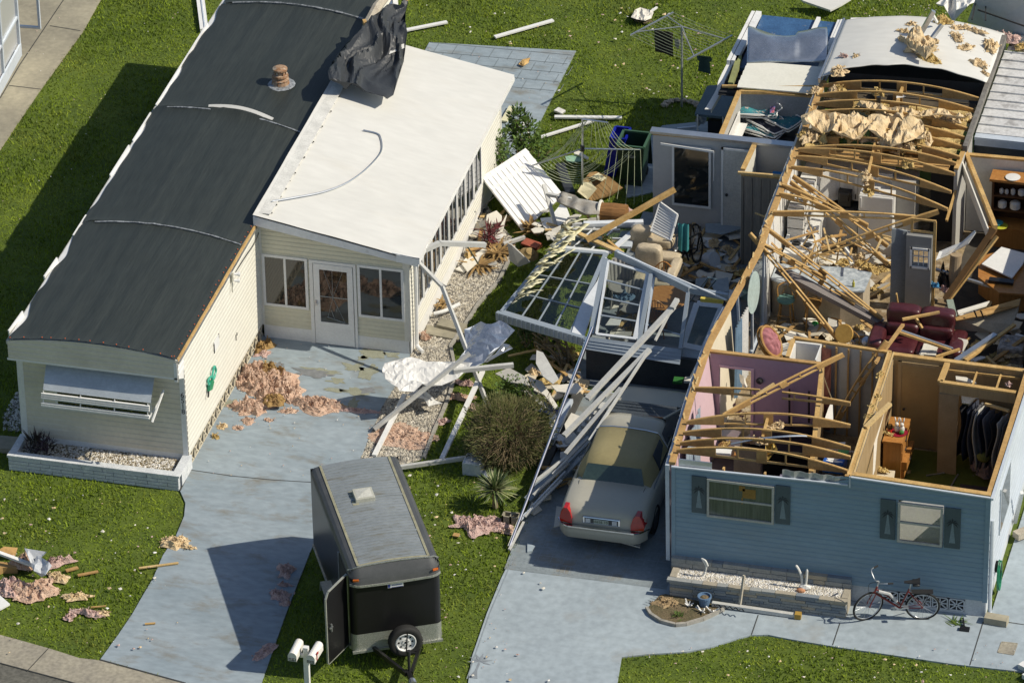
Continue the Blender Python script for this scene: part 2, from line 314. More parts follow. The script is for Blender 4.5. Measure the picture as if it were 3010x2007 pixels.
struct(flat("shade_paver_patch",[(7.45,-2.25),(10.86,-2.25),(10.86,4.85),(7.35,4.85),(7.32,1.5)],mat("shade_dark_pavers",(.235,.275,.295),(.185,.215,.23),scale=1.2,rough=.85,world=True,stain=(.20,.17,.12),sscale=1.3,samt=.7),.005,.02))  # pavers round the car coloured darker to deepen the shade there, plus brown stains
# road at the bottom left with its gutter
rd=W0('R',[(-300,1110),(0,1197),(160,1240),(380,1302),(600,1372),(760,1390),(1410,1568),(1750,1665)]);gut=W0('R',[(-300,1330),(0,1412),(480,1540),(900,1660)])
mb=MB();n=[Vector((p.x,p.y,-.01))for p in rd];mb.prism([p-Vector((0,0,.05))for p in n+[Vector((q.x,q.y,-.01))for q in gut[::-1]]],(0,0,.05));struct(mb.build("road_gutter",m_curb))
fr=[Vector((q.x,q.y,-.02))for q in gut];mb=MB();mb.prism([p-Vector((0,0,.05))for p in fr+[fr[-1]+Vector((0,-12,0)),fr[0]+Vector((-6,-12,0))]],(0,0,.05));struct(mb.build("road",m_road))
RDP=shape(rd+[rd[-1]+Vector((0,-15,0)),rd[0]+Vector((-6,-15,0))])
# joints, cracks and worn paint: thin inlays 4 mm proud
def strip(mb,pts,wd,z=.007):
 for a,b in zip(pts[:-1],pts[1:]):
  d=(b-a);d.z=0;d.normalize();s=Vector((-d.y,d.x,0))*wd/2;k=Vector((0,0,z))
  mb.quad(a-s+k,b-s+k,b+s+k,a+s+k)
mb=MB()
strip(mb,W0('F',[(1560,1345),(1900,1395),(2240,1428)])+[g('U',930,1418)],.018)
strip(mb,W0('R',[(1368,108),(1410,20)]),.03)
for a,b in[((697,862),(655,985)),((1205,915),(1160,1050)),((2098,905),(2015,1175)),((2240,905),(2352,922))]:strip(mb,W0('O',[a,b]),.02)
strip(mb,W0('R',[(205,1475),(370,1300)]),.02,.0);strip(mb,W0('R',[(0,1412),(480,1540),(900,1660)]),.02,.0);strip(mb,W0('R',[(760,1388),(1410,1566)]),.03,.004)
for a,b in[((128,180),(262,190)),((262,190),(250,0)),((0,650),(130,430)),((130,430),(420,0)),((60,565),(270,590)),((330,172),(530,205))]:strip(mb,W0('A',[a,b]),.025)
struct(mb.build("concrete_joints",m_crack))
mb=MB()
for k in range(5):strip(mb,[Vector((.1,17.75+k*.46,-.005)),Vector((3.62,17.85+k*.46,-.005))],.016)
for k in range(5):
 for i in range(8):x=.3+i*.46+(.23 if k%2 else 0);strip(mb,[Vector((x,17.3+k*.46 if k else 17.75,-.005)),Vector((x+.02,17.75+k*.46,-.005))],.014)
tag_=struct(mb.build("patio_joints",mat("patio_joint",(.17,.20,.215),rough=.9)));mb=MB()
for a,b in[((1575,750),(1420,1110)),((1420,1110),(1270,1540)),((1540,800),(1996,870)),((1575,752),(1996,815))]:strip(mb,W0('Q',[a,b]),.02)
for i in range(14):strip(mb,W0('Q',[(1590+i*30,755+i*4.3),(1570+i*30,803+i*5)]),.012)
for i in range(7):strip(mb,W0('O',[(105-i*16,730+i*12),(75-i*16,722+i*12)]),.012)
for i in range(8):strip(mb,[Vector((7.5,-2.2+i*.3,0)),Vector((10.8,-2.2+i*.3,0))],.014)
for i in range(12):strip(mb,[Vector((7.5+i*.27,-2.2,0)),Vector((7.5+i*.27,-.1,0))],.010)
struct(mb.build("paver_joints",mat("paver_joint",(.26,.305,.335),rough=.9)))
mb=MB()
def blot(mb,c,rx,ry,seed,z=.005,n=34):
 vs=[c+Vector((0,0,z))]
 for i in range(n):
  ph=2*math.pi*i/n;e=1+.75*fbm((math.cos(ph)*1.6+seed*3,math.sin(ph)*1.6,seed),4);vs.append(c+Vector((math.cos(ph)*rx*e,math.sin(ph)*ry*e,z)))
 mb.faces(vs,[(0,1+i,1+(i+1)%n)for i in range(n)])
for i,(x,y,rx,ry)in enumerate([(1850,430,.30,.22),(1700,560,.26,.16),(1830,610,.2,.3),(1420,600,.42,.10),(1730,790,.3,.14),(1680,900,.12,.25),(1540,690,.2,.1),(1500,770,.3,.06),(880,520,.1,.1),(1780,480,.12,.08),(2060,450,.18,.1),(560,900,.12,.18)]):
 blot(mb,g('T',x,y),rx,ry,i+1)
struct(mb.build("worn_paint",m_mould))
mb=MB()
for i,(x,y,rx,ry)in enumerate([(1330,620,.42,.16),(1820,780,.16,.10),(1000,540,.1,.1),(1060,640,.14,.07)]):blot(mb,g('T',x,y),rx,ry,i+40,.007)
struct(mb.build("dark_stain",mat("dark_stain",(.15,.16,.165),(.2,.21,.22),scale=8,rough=.8,world=True)))
mb=MB()
c=g('Q',1335,1470)
mb.poly([c+Vector(v)for v in[(-.09,-.35,.005),(.10,-.35,.005),(.03,-.1,.005),(.02,.22,.005),(-.02,.22,.005),(-.02,-.1,.005)]])
for k in range(7):
 a=math.radians(-15+k*35);d=Vector((math.cos(a),math.sin(a)*1.1,0));s=Vector((-d.y,d.x,0))*.03
 o=c+Vector((0,.24,.0055+k*.0002));mb.poly([o,o+d*.12+s,o+d*.26,o+d*.12-s])
struct(mb.build("palm_stencil",mat("stencil_grey",(.24,.27,.30),rough=.8)))
# grass blades
rg=np.random.default_rng(3)
def blades(name,n,box,keep_out,hmin,hmax,keep_in=None):
 x=rg.uniform(box[0],box[1],n);y=rg.uniform(box[2],box[3],n);ok=np.ones(n,bool)
 for p in keep_out:ok&=~inpoly(x+rg.normal(0,.025,n),y+rg.normal(0,.025,n),p)
 rel=np.stack([x,y,np.zeros(n)],1)-CAM;q=rel@RM.T;px=CX+FPX*q[:,0]/q[:,2];py=CY+FPX*q[:,1]/q[:,2]
 ok&=(px>-260)&(px<3270)&(py>-260)&(py<2260)
 x=x[ok];y=y[ok];n=len(x);a=rg.uniform(0,2*math.pi,n);h=rg.uniform(hmin,hmax,n)*(1+.35*np.sin(x*1.3+2*np.sin(y*.9)));wd=rg.uniform(.008,.017,n);l=rg.normal(0,.032,(n,2))
 z0=-.036
 v=np.empty((n,3,3));v[:,0,0]=x-np.cos(a)*wd;v[:,0,1]=y-np.sin(a)*wd;v[:,0,2]=z0;v[:,1,0]=x+np.cos(a)*wd;v[:,1,1]=y+np.sin(a)*wd;v[:,1,2]=z0
 v[:,2,0]=x+l[:,0];v[:,2,1]=y+l[:,1];v[:,2,2]=z0+h
 me=bpy.data.meshes.new(name);me.vertices.add(n*3);me.vertices.foreach_set("co",v.ravel());me.loops.add(n*3);me.loops.foreach_set("vertex_index",np.arange(n*3));me.polygons.add(n)
 me.polygons.foreach_set("loop_start",np.arange(0,n*3,3));me.polygons.foreach_set("loop_total",np.full(n,3));me.update(calc_edges=True);me.materials.append(m_blade)
 o=bpy.data.objects.new(name,me);COL.objects.link(o);o["kind"]="stuff";o["label"]="short green lawn grass around the houses and driveways";o["category"]="grass";return o
H1P=[(-3.75,-.9),(.05,-.9),(.05,17.3),(-3.75,17.3)];SRP=[(0,5.5),(3.45,5.5),(3.45,13.75),(0,13.75)];H2P=[(10.8,-3.1),(17.45,-3.1),(17.45,18.5),(10.8,18.5)]
OUT=[D1,D2,DB,PT,WK,GB,LN,BS,RDP,H1P,SRP,H2P]
blades("lawn_grass",620000,(-12,21,-10,29),OUT,.035,.075)
# gravel stones
def stones(mb,poly,n,z,r0,r1,mats=1):
 xs=[p[0]for p in poly];ys=[p[1]for p in poly];k=0
 x=rg.uniform(min(xs),max(xs),n);y=rg.uniform(min(ys),max(ys),n);ok=inpoly(x,y,poly)
 for X_,Y_ in zip(x[ok],y[ok]):
  r=rg.uniform(r0,r1);s=rg.uniform(.7,1.3,3)*r;a=rg.uniform(0,6.28);ca,sa=math.cos(a),math.sin(a)
  vs=[]
  for dx,dy,dz in[(1,0,0),(0,1,0),(-1,0,0),(0,-1,0),(.1,-.1,.75)]:
   ux,uy=dx*s[0]*ca-dy*s[1]*sa,dx*s[0]*sa+dy*s[1]*ca;vs.append((X_+ux,Y_+uy,z+dz*s[2]))
  mb.m=int(rg.integers(0,mats));mb.faces(vs,[(0,1,4),(1,2,4),(2,3,4),(3,0,4)])
 mb.m=0
m_stone2=mat("tan_pebble",(.48,.44,.36),(.36,.32,.25),scale=9,rough=.9,world=True,fine=.25);m_stone3=mat("grey_pebble",(.24,.22,.19),(.16,.15,.13),scale=9,rough=.9,world=True,fine=.25)
mb=MB();stones(mb,GB,16000,-.014,.018,.045,3);o=mb.build("gravel_stones",[m_stone,m_stone2,m_stone3]);tag(o,"loose pale gravel along the sunroom wall and driveway","gravel",kind="stuff")
gp=[g('F',*p)for p in[(140,700),(175,770),(178,1030),(25,1010),(30,900),(100,760)]]
mb=MB();stones(mb,shape(gp),900,-.02,.02,.045,2);tag(mb.build("side_gravel",[m_stonew,m_stone3]),"small grey gravel patch in the shade beside the left house","gravel",kind="stuff")
# curb of the gravel bed
mb=MB();cp=W0('I',[(262,330),(180,500),(0,700)])+[g('V',1085,715),g('V',1032,795)]+W0('P',[(960,420),(905,600),(850,740),(780,890),(690,1130)])
for a,b in zip(cp[:-1],cp[1:]):mb.beam(a+Vector((.03,0,0)),b+Vector((.03,0,0)),.07,.08)
tag(mb.build("garden_edging",mat("edging_stone",(.36,.34,.30),(.24,.23,.20),scale=8,rough=.9)),"weathered low concrete edging between gravel bed and lawn","garden edging")
def pad(name,r,pts,z,t,m,label):
 mb=MB();mb.prism([g(r,*p,z)-Vector((0,0,t))for p in pts],(0,0,t));return tag(mb.build(name,m),label,"concrete slab")
pad("stepping_slab",'G',[(1830,1110),(2060,1165),(2110,1105),(1870,1050)],.10,.12,m_walk,"mossy tan concrete slab under the downspout outlet by the sunroom")
pad("stepping_slab",'G',[(1715,1190),(2030,1250),(2100,1180),(1750,1110)],.03,.06,m_walk,"low grey concrete pad in the gravel beside the sunroom corner")
mb=MB();a,b=g('F',-60,1145),g('F',185,1165);mb.beam(a+Vector((0,0,.05)),b+Vector((0,0,.05)),.5,.12);tag(mb.build("concrete_curb",m_walk),"shaded grey concrete curb at the left house's front corner","curb")
# ================================================================ left mobile home
HX=-3.70
EAVE=2.93
def arch(u):return EAVE+.165*(1-(2*u-1)**2)
h1=thing("mobile_home","cream mobile home with black sheeted arched roof and closed front awning, on the left","mobile home",(HX/2,8.5,0))
mb=MB()
siding(mb,(HX+.06,0),(0,0),.35,2.47,.125,.012,(0,-1,0))
mb.box(HX+.02,.01,.33,-.02,17.15,EAVE-.02);mb.build("wall",m_greige,h1)
mb=MB();siding(mb,(0,-.02),(0,17.15),.33,EAVE,.128,.010,(1,0,0));mb.build("side_wall",m_cream,h1)
mb=MB();mb.box(HX,-.025,.33,HX+.13,.0,2.47);mb.box(HX-.02,-.0,.33,HX+.0,.1,2.47);mb.box(-.11,-.03,.33,0.0,-.0,2.47);mb.build("corner_trim",m_white,h1)
# overhanging gable box above the front wall
mb=MB();siding(mb,(HX-.02,-.42),(0,-.42),2.47,lambda u:arch(u),.115,.012,(0,-1,0),seg=14)
def archbox(y0,y1,z0,dz,x0=HX-.02,x1=.0,n=14):
 for i in range(n):
  u0,u1=i/n,(i+1)/n;a,b=x0+(x1-x0)*u0,x0+(x1-x0)*u1
  mb.hexa([(a,y0,z0),(b,y0,z0),(b,y1,z0),(a,y1,z0),(a,y0,arch(u0)+dz),(b,y0,arch(u1)+dz),(b,y1,arch(u1)+dz),(a,y1,arch(u0)+dz)])
archbox(-.42,0.01,2.47,-.03);mb.build("gable_overhang",m_greige,h1)
mb=MB();siding(mb,(.005,-.42),(.005,-.02),2.47,EAVE,.128,.010,(1,0,0));mb.poly([(.003,-.42,2.47),(.003,-.02,2.47),(.003,-.02,2.25)]);mb.box(-.07,-.44,2.40,.003,-.42,2.86);mb.box(HX-.05,-.44,2.455,.0,-.425,2.50);mb.build("overhang_trim",m_white,h1)
# roof deck and the four black sheets
mb=MB()
def roofpt(u,y,dz=0):return Vector((HX-.03+(-HX+.04)*u,y,arch(u)+dz))
mb.grid(lambda u,v:roofpt(u,-.43+17.65*v,-.004),14,2);mb.build("roof_deck",m_whitem,h1);mb=MB();mb.box(HX-.05,-.43,EAVE-.09,HX-.02,17.2,EAVE-.01);mb.build("eave_strip",mat("tarnished_strip",(.30,.30,.27),(.52,.51,.47),scale=5,rough=.6),h1)
seams=[(-.45,-.45),(4.58,4.40),(9.88,9.4),(15.0,14.9),(17.25,17.25)]
def seamy(k,u):a,b=seams[k];return a+(b-a)*u+.10*math.sin(u*3.1)*(1 if k in(1,2,3)else 0)
for k in range(4):
 mb=MB()
 def fn(u,v,k=k):
  y=seamy(k,u)*(1-v)+seamy(k+1,u)*v;e0=max(.004,.018+.045*noise.noise((y*1.1,k*3.,0)));e1=.004
  uu=e0+(1-e0-e1)*u
  wr=.012*fbm((uu*2.0,y*.7,k*2.),3)
  ed=min(v,1-v);wr+=.05*math.exp(-ed*30)*(.4+abs(noise.noise((uu*6,k*9.,1.))))+.02*math.exp(-ed*14)*noise.noise((uu*22,y*2,4.))
  hemup=.10*math.exp(-((u-.55)/.28)**2)*math.exp(-(1-v)*34)if k==1 else 0
  return roofpt(uu,y,.016+.004*k+wr+hemup)
 mb.grid(fn,40,48);mb.build("roof_sheet",m_tarp,h1,smooth=True)
for k in(1,2,3):
 mb=MB();pts=[roofpt(.09+.9*i/20,seamy(k,.09+.9*i/20)-.06,.045+.014*k+.014*noise.noise((i*.8,k,2)))for i in range(21)]
 for a,b in zip(pts[:-1],pts[1:]):mb.beam(a,b,.028+.03*noise.noise((a.x*4,k,0)),.014,(0,-.35,1))
 mb.build("seam_strip",m_seam,h1)
mb=MB();pts=[roofpt(.35+.42*i/12,seamy(2,.35+.42*i/12)+.05+.06*math.sin(i/12*3.14),.08+.05*math.sin(i/12*3.14))for i in range(13)]
for a,b in zip(pts[:-1],pts[1:]):mb.beam(a,b,.09,.012,(0,-.5,1))
mb.build("torn_white_edge",m_roofw,h1)
mb=MB();pts=[(0.012,y,EAVE-.015+.012*noise.noise((0,y*2,1)))for y in np.linspace(-.4,5.4,30)]
for a,b in zip(pts[:-1],pts[1:]):mb.beam(a,b,.035,.07)
mb.build("bare_edge_batten",m_wood,h1)
mb=MB();pts=[(0.03,y,EAVE-.065+.012*noise.noise((3,y*3,1)))for y in np.linspace(-.41,5.4,30)]
for a,b in zip(pts[:-1],pts[1:]):mb.beam(a,b,.03,.06)
mb.build("edge_flashing",m_alu,h1)
mb=MB()
for i in range(22):y=-.3+i*.262+rg.uniform(-.08,.08);mb.lathe([(.014,0),(.013,.010),(.004,.012)],(-.04+rg.uniform(-.03,.01),y,EAVE+.05),7)
for i in range(13):u=(i+.5+rg.uniform(-.25,.25))/13;mb.lathe([(.014,0),(.013,.010),(.004,.012)],roofpt(u,-.42,.06),7)
mb.build("nail_cap",mat("orange_cap",(.62,.12,.03),rough=.5),h1)
# loose white fascia at the left eave
mb=MB()
for y0,y1,dx,dz in[(-.1,.6,-.10,.06),(2.2,2.9,-.08,.05),(4.0,4.9,-.02,-.02),(6.7,8.0,-.05,.03),(8.3,9.6,-.03,.0),(10,14,-.02,0)]:
 mb.beam((HX+dx,y0,EAVE-.02),(HX-.02,y1,EAVE+dz),.03,.12)
mb.build("loose_fascia",m_whitem,h1)
# awning folded over the front window
aw=MB();T=[Vector((-3.02,-.05,2.30)),Vector((-.62,-.05,2.30))];Bm=[Vector((-2.93,-.62,1.92)),Vector((-.56,-.62,1.92))]
mb=MB();n=9
for i in range(n):
 t0,t1=i/n,(i+1)/n;a0,a1=T[0].lerp(Bm[0],t0),T[1].lerp(Bm[1],t0);b0,b1=T[0].lerp(Bm[0],t1),T[1].lerp(Bm[1],t1);k=Vector((0,-.012,.02))
 mb.quad(b0,b1,a1+k,a0+k);mb.quad(b0-k*.2,b1-k*.2,b1+k,b0+k)
ao=mb.build("awning",mat("awning_slats",(.50,.545,.57),(.42,.46,.485),scale=2,rough=.4,metal=.3,fine=.06),h1)
mb=MB()
for z0,z1,y in[(1.77,1.89,-.68),(1.60,1.70,-.71)]:
 for j in range(3 if z0>1.7 else 2):zz=z0+j*.045;mb.beam((-2.96,y+.01*j,zz),(-.58,y+.01*j,zz),.05,.036)
mb.build("awning_lip",m_whitem,ao)
mb=MB()
for x in(-2.92,-2.1,-1.35,-.62):mb.beam((x,-.64,1.92),(x,-.70,1.60),.02,.02)
mb.beam((-.52,-.72,1.52),(-.42,-.15,1.98),.03,.05);mb.beam((-.60,-.70,1.58),(-.50,-.05,1.75),.02,.02);mb.build("awning_arm",m_white,ao)
mb=MB();mb.box(-2.9,-.03,1.15,-.75,-.02,2.3);wo=mb.build("front_window",m_white,h1);mb=MB();mb.box(-2.84,-.036,1.2,-.81,-.031,2.25);mb.build("pane",m_pane,wo)
# foundation: plain block in front, pierced screen block along the side
mb=MB();mb.box(HX+.02,.03,-.03,-.03,.2,.35);mb.box(HX+.02,.2,-.03,HX+.2,17,.33);mb.build("foundation",m_white,h1)
mb=MB()
m_screen=mat("screen_block",(.55,.50,.38),(.45,.40,.30),scale=6,rough=.85,fine=.15)
mb.box(-.05,.03,-.03,-.03,5.6,.33)
for i in range(17):
 y=.05+i*.325;mb.box(-.03,y,-.02,.0,y+.025,.33);mb.beam((-.015,y+.02,0),(-.015,y+.3,.31),.03,.025,(1,0,0));mb.beam((-.0145,y+.3,0),(-.0145,y+.02,.31),.03,.025,(1,0,0))
 for dz in(.055,.255):mb.tube([(-.012,y+.16+.055*math.cos(a),dz+.05*math.sin(a))for a in np.linspace(0,6.283,11)],.011,5)
mb.box(-.03,.03,.30,.0,5.6,.335);mb.box(-.03,.03,-.02,.0,5.6,.02);so=mb.build("screen_blocks",m_screen,h1)
mb=MB();mb.box(-.03,.06,.02,-.025,5.5,.30);mb.build("hole_shadow_backing",m_dark,so)
# fittings on the sunlit side
mb=MB();c=gx('F',1780,310,.02);mb.box(.02,c.y-.17,c.z-.12,.03,c.y+.19,c.z+.14);mb.build("vent_panel",m_white,h1)
mb=MB();mb.box(.02,c.y-.18,c.z-.13,.035,c.y-.16,c.z+.1);mb.box(.02,c.y+.17,c.z+.05,.034,c.y+.19,c.z+.15);c=gx('F',1945,255,.02);mb.box(.02,c.y-.04,c.z-.06,.03,c.y-.02,c.z+.08);mb.box(.02,c.y+.04,c.z+.02,.03,c.y+.06,c.z+.09);mb.build("vent_trim",m_dark,h1)
c=gx('E',1900,600,.02);mb=MB();mb.box(.018,c.y-.05,c.z-.10,.06,c.y+.05,c.z+.08);mb.tube([c+Vector((.03,-.04,-.1)),c+Vector((.05,-.10,-.32))],.012,6);fl=mb.build("flood_light",mat("lamp_grey",(.35,.34,.28),rough=.5),h1)
for dy,dz in((.10,.02),(.06,-.12)):
 mb=MB();mb.lathe([(.02,0),(.03,.05),(.055,.12),(.05,.125)],c+Vector((.04,dy,dz)),10,(.8,.5,-.15));mb.build("lamp_head",m_whitem,fl)
mb=MB();mb.tube(smooth_line([gx('E',1940,560,.03),gx('E',2010,450,.05),gx('E',2090,330,.05),gx('E',2130,235,.04)],6),.009,5);mb.build("cable",m_blackp,h1)
# roof vent pipe
c=g('A',1848,555,arch(.7)+.02);rv=MB();rv.m=0;rv.lathe([(.34,0),(.30,.02),(.2,.03)],c,14);vo=rv.build("vent_flashing",m_seam,h1)
mb=MB();mb.lathe([(.21,.02),(.19,.10),(.20,.14),(.15,.17),(.15,.20),(.19,.22),(.18,.26),(.12,.27),(.12,.36),(.17,.37),(.17,.41),(.10,.45),(.0,.46)],c,16);mb.build("vent_cap",m_rust,vo,smooth=False)
mb=MB()
for k in range(8):a=k*math.pi/4;mb.box(c.x+.13*math.cos(a)-.012,c.y+.13*math.sin(a)-.012,c.z+.27,c.x+.13*math.cos(a)+.012,c.y+.13*math.sin(a)+.012,c.z+.36)
mb.build("vent_slats",m_rust,vo)
# house number
def text(name,s,size,loc,rot,m,parent=None,ext=.002,sp=1.0,align='CENTER',label=None):
 cu=bpy.data.curves.new(name,'FONT');cu.body=s;cu.size=size;cu.extrude=ext;cu.align_x=align;cu.align_y='CENTER';cu.space_line=sp
 t=bpy.data.objects.new(name,cu);dg=bpy.context.evaluated_depsgraph_get();COL.objects.link(t);bpy.context.view_layer.update()
 me=bpy.data.meshes.new_from_object(t.evaluated_get(bpy.context.evaluated_depsgraph_get()));bpy.data.objects.remove(t)
 o=bpy.data.objects.new(name,me);COL.objects.link(o);me.materials.clear();me.materials.append(m)
 Mx=Matrix.Translation(Vector(loc))@rot
 if parent is not None:o.parent=parent;Mx=WM[parent].inverted()@Mx
 o.matrix_local=Mx;return o
RX=Matrix.Rotation(math.pi/2,4,'X')
text("house_number","6\n5\n1\n8",.17,(-.055,-.034,1.62),RX,m_dark,h1,sp=.80)
# green turtle-like ornament hung on the wall
c=gx('F',1730,605,.03);go=thing("wall_ornament","green plastic garden ornament hanging on the sunlit cream wall","ornament",c);mg=mat("green_plastic",(.03,.28,.10),(.02,.22,.12),rough=.4)
def ring(mb,pts,r):mb.tube(smooth_line(pts,4,True)+[Vector(pts[0])],r,6)
mb=MB();mb.prism([c+Vector((.01,dy,dz))for dy,dz in[(-.26,-.12),(-.05,-.20),(.10,-.10),(.02,.0),(-.22,.0)]],(.05,0,0));mb.build("body",mg,go)
mb=MB();ring(mb,[c+Vector((.03,dy,dz))for dy,dz in[(-.20,.0),(-.22,.12),(-.02,.10),(.02,-.02)]],.025);ring(mb,[c+Vector((.04,dy,dz))for dy,dz in[(.02,.05),(.20,.22),(.30,.05),(.12,-.04)]],.025);mb.build("loop",mat("teal_plastic",(.06,.40,.28),rough=.4),go)
mb=MB();mb.tube([c+Vector((.03,-.22,-.1)),c+Vector((.04,-.32,-.24))],.02,6);mb.build("hanger",m_blackp,go)
# brick planter in front
pl=thing("brick_planter","low white painted brick planter filled with pebbles under the front awning","planter",(-1.8,-.6,0))
m_pbrick=mat("worn_white_brick",(.60,.62,.63),(.50,.525,.54),scale=3,rough=.85,stain=(.72,.73,.72),sscale=5,samt=.9,slo=.56,shi=.62,bump=.3,bscale=30)
mb=MB()
def brickwall(mb,x0,x1,y,z0,z1,d=.14,nb=8,nz=4,g_=.013):
 hz=(z1-z0)/nz;L=(x1-x0)/nb
 bk=MB();bk.box(x0+.01,y+.012,z0,x1-.01,y+d-.005,z1-.006);bk.build("mortar",mat("dark_mortar",(.12,.13,.135),(.3,.31,.32),scale=7,rough=.95),pl)
 for r in range(nz):
  xs=sorted({x0,x1}|{x0+(i+(.5 if r%2 else 0))*L+rg.uniform(-.03,.03)for i in range(1,nb)})
  for a,b in zip(xs[:-1],xs[1:]):mb.box(a+g_/2,y-rg.uniform(0,.005),z0+r*hz+g_/2,b-g_/2,y+.1,z0+(r+1)*hz-g_/2)
brickwall(mb,-3.74,.04,-.87,-.03,.30);mb.box(-3.76,-.88,.30,.06,-.70,.345)
mb.box(-3.76,-.70,-.03,-3.60,.02,.33);mb.box(-.12,-.70,-.03,.06,.02,.33);mb.build("brick_wall",m_pbrick,pl)
mb=MB();mb.box(-3.6,-.7,-.03,-.12,.02,.20);mb.build("fill",m_dirt,pl)
mb=MB();stones(mb,[(-3.6,-.7),(-.12,-.7),(-.12,.02),(-3.6,.02)],2600,.19,.02,.05,3);o=mb.build("pebbles",[m_stone,m_stone2,m_stonew],pl);o["kind"]="stuff"
mb=MB();mb.box(-3.6,.0,.20,-.05,.05,.36);mb.build("back_ledge",m_white,pl)
m_purp=mat("purple_leaf",(.05,.025,.04),(.03,.03,.02),rough=.6)
def leafbush(mb,c,n,rx,rz,lw,ll,seed,up=.5):
 r=random.Random(seed)
 for i in range(n):
  a=r.uniform(0,6.28);e=r.uniform(up-.5,up+.7);d=Vector((math.cos(a)*math.cos(e),math.sin(a)*math.cos(e),math.sin(e)));b=Vector(c)+Vector((r.uniform(-rx,rx)*.6,r.uniform(-rx,rx)*.6,r.uniform(0,rz)))
  s=d.cross(Vector((r.uniform(-.3,.3),r.uniform(-.3,.3),1))).normalized()*lw*r.uniform(.6,1.2);t=b+d*ll*r.uniform(.6,1.2);mb.quad(b,b.lerp(t,.5)+s,t,b.lerp(t,.5)-s)
mb=MB();leafbush(mb,(-3.15,-.4,.2),170,.40,.28,.02,.22,5);leafbush(mb,(-3.3,-.3,.25),30,.1,.1,.018,.42,6,1.2)
tag(mb.build("purple_plant",m_purp),"dark purple leafy plant in the white brick planter","plant")
# ================================================================ sunroom
SX,SY,SY2=3.38,5.52,13.65
sr=thing("sunroom","cream sunroom with white sloping roof, glazed door and long window row","sunroom",(SX/2,9.5,0))
rz_=lambda x:3.22-.185*x
mb=MB();siding(mb,(.05,SY),(SX-.1,SY),.30,lambda u:rz_(.05+u*(SX-.15))-.10,.105,.012,(0,-1,0),24);mb.box(.03,SY+.004,.0,SX-.01,SY+.1,2.5);mb.box(.03,SY2-.1,0,SX-.01,SY2,2.5);mb.build("wall",mat("yellow_cream_siding",(.63,.605,.47),(.59,.565,.44),scale=1.5,rough=.5,fine=.04),sr)
mb=MB();siding(mb,(SX,SY),(SX,SY2),.30,2.46,.105,.016,(1,0,0));mb.box(SX-.1,SY+.1,0,SX-.004,SY2,2.46);mb.build("side_wall",m_cream,sr)
mb=MB();mb.box(.05,SY-.025,-.01,SX-.02,SY,.31);mb.box(SX-.0,SY-.025,-.01,SX+.025,SY2,.32);mb.build("skirting",m_white,sr)
mb=MB();mb.box(SX-.12,SY-.03,.31,SX+.03,SY,2.47);mb.box(.0,SY-.03,.31,.07,SY,3.1);mb.box(SX,SY2-.12,.31,SX+.03,SY2,2.5);mb.build("corner_trim",m_cream,sr)
mb=MB()
def sroof(u,v):
 x=-.02+3.70*u;y=5.26+8.62*v;return Vector((x,y,rz_(x)+.018*fbm((x*.6,y*.5,3.),3)))
mb.grid(sroof,20,40);mb.build("roof",m_roofw,sr,smooth=True)
mb=MB();mb.prism([(-.02,5.275,rz_(-.02)-.05),(3.68,5.275,rz_(3.68)-.05),(3.68,5.27,rz_(3.68)-.17),(-.02,5.27,rz_(-.02)-.27)],(0,.03,0));mb.prism([(-.02,5.31,rz_(0)-.05),(-.02,13.88,rz_(0)-.05),(-.02,13.88,rz_(0)-.3),(-.02,5.31,rz_(0)-.3)],(.03,0,0));mb.prism([(3.65,5.31,rz_(3.68)-.05),(3.65,13.88,rz_(3.68)-.05),(3.65,13.88,rz_(3.68)-.16),(3.65,5.30,rz_(3.68)-.16)],(.03,0,0));mb.quad((.02,5.3,rz_(0)-.2),(3.66,5.3,rz_(3.66)-.15),(3.66,13.8,rz_(3.66)-.15),(.02,13.8,rz_(0)-.2))
mb.build("fascia",m_whitem,sr)
mb=MB()
for i in range(0):y=6.3+i*1.25;pts=[sroof(k/8,(y-5.26)/8.62)+Vector((0,0,.006))for k in range(1,9)];[mb.beam(a,b,.010,.004)for a,b in zip(pts[:-1],pts[1:])]
pts=[Vector((.2,y,rz_(.2)+.02))for y in np.linspace(5.4,12.2,16)];[mb.beam(a,b,.28,.008)for a,b in zip(pts[:-1],pts[1:])]
mb.build("roof_seam",mat("seam_white",(.72,.71,.66),rough=.6),sr)
mb=MB()
for i in range(17):y=5.5+i*.36;mb.lathe([(.02,0),(.02,.015),(.005,.02)],(.34+.02*math.sin(i*3),y,rz_(.34)+.02),6)
mb.build("fastener_row",m_dark,sr)
mb=MB();mb.box(.9,SY-.05,rz_(3.4)-.02,.92,SY-.049,rz_(3.4));
def window(parent,x0,x1,z0,z1,y,fw=.06,mull=True,name="window",pane=None):
 mb=MB();p=.035
 mb.box(x0,y-p,z0,x0+fw,y,z1);mb.box(x1-fw,y-p,z0,x1,y,z1);mb.box(x0+fw,y-p,z0,x1-fw,y,z0+fw);mb.box(x0+fw,y-p,z1-fw,x1-fw,y,z1)
 if mull:mx_=(x0+x1)/2;mb.box(mx_-.025,y-p+.004,z0+fw,mx_+.025,y,z1-fw)
 o=mb.build(name,m_white,parent);mb=MB()
 mb.box(x0+fw,y-.022,z0+fw,x1-fw,y-.018,z1-fw);mb.build("pane",pane or m_pane,o);return o
window(sr,.07,1.10,.83,2.13,SY-.015);window(sr,2.23,3.28,.81,2.13,SY-.015)
dr=MB();y=SY-.02;dr.box(1.14,y-.03,0,1.22,y,2.12);dr.box(2.14,y-.03,0,2.20,y,2.12);dr.box(1.22,y-.03,2.05,2.14,y,2.12);do=dr.build("door_frame",m_white,sr)
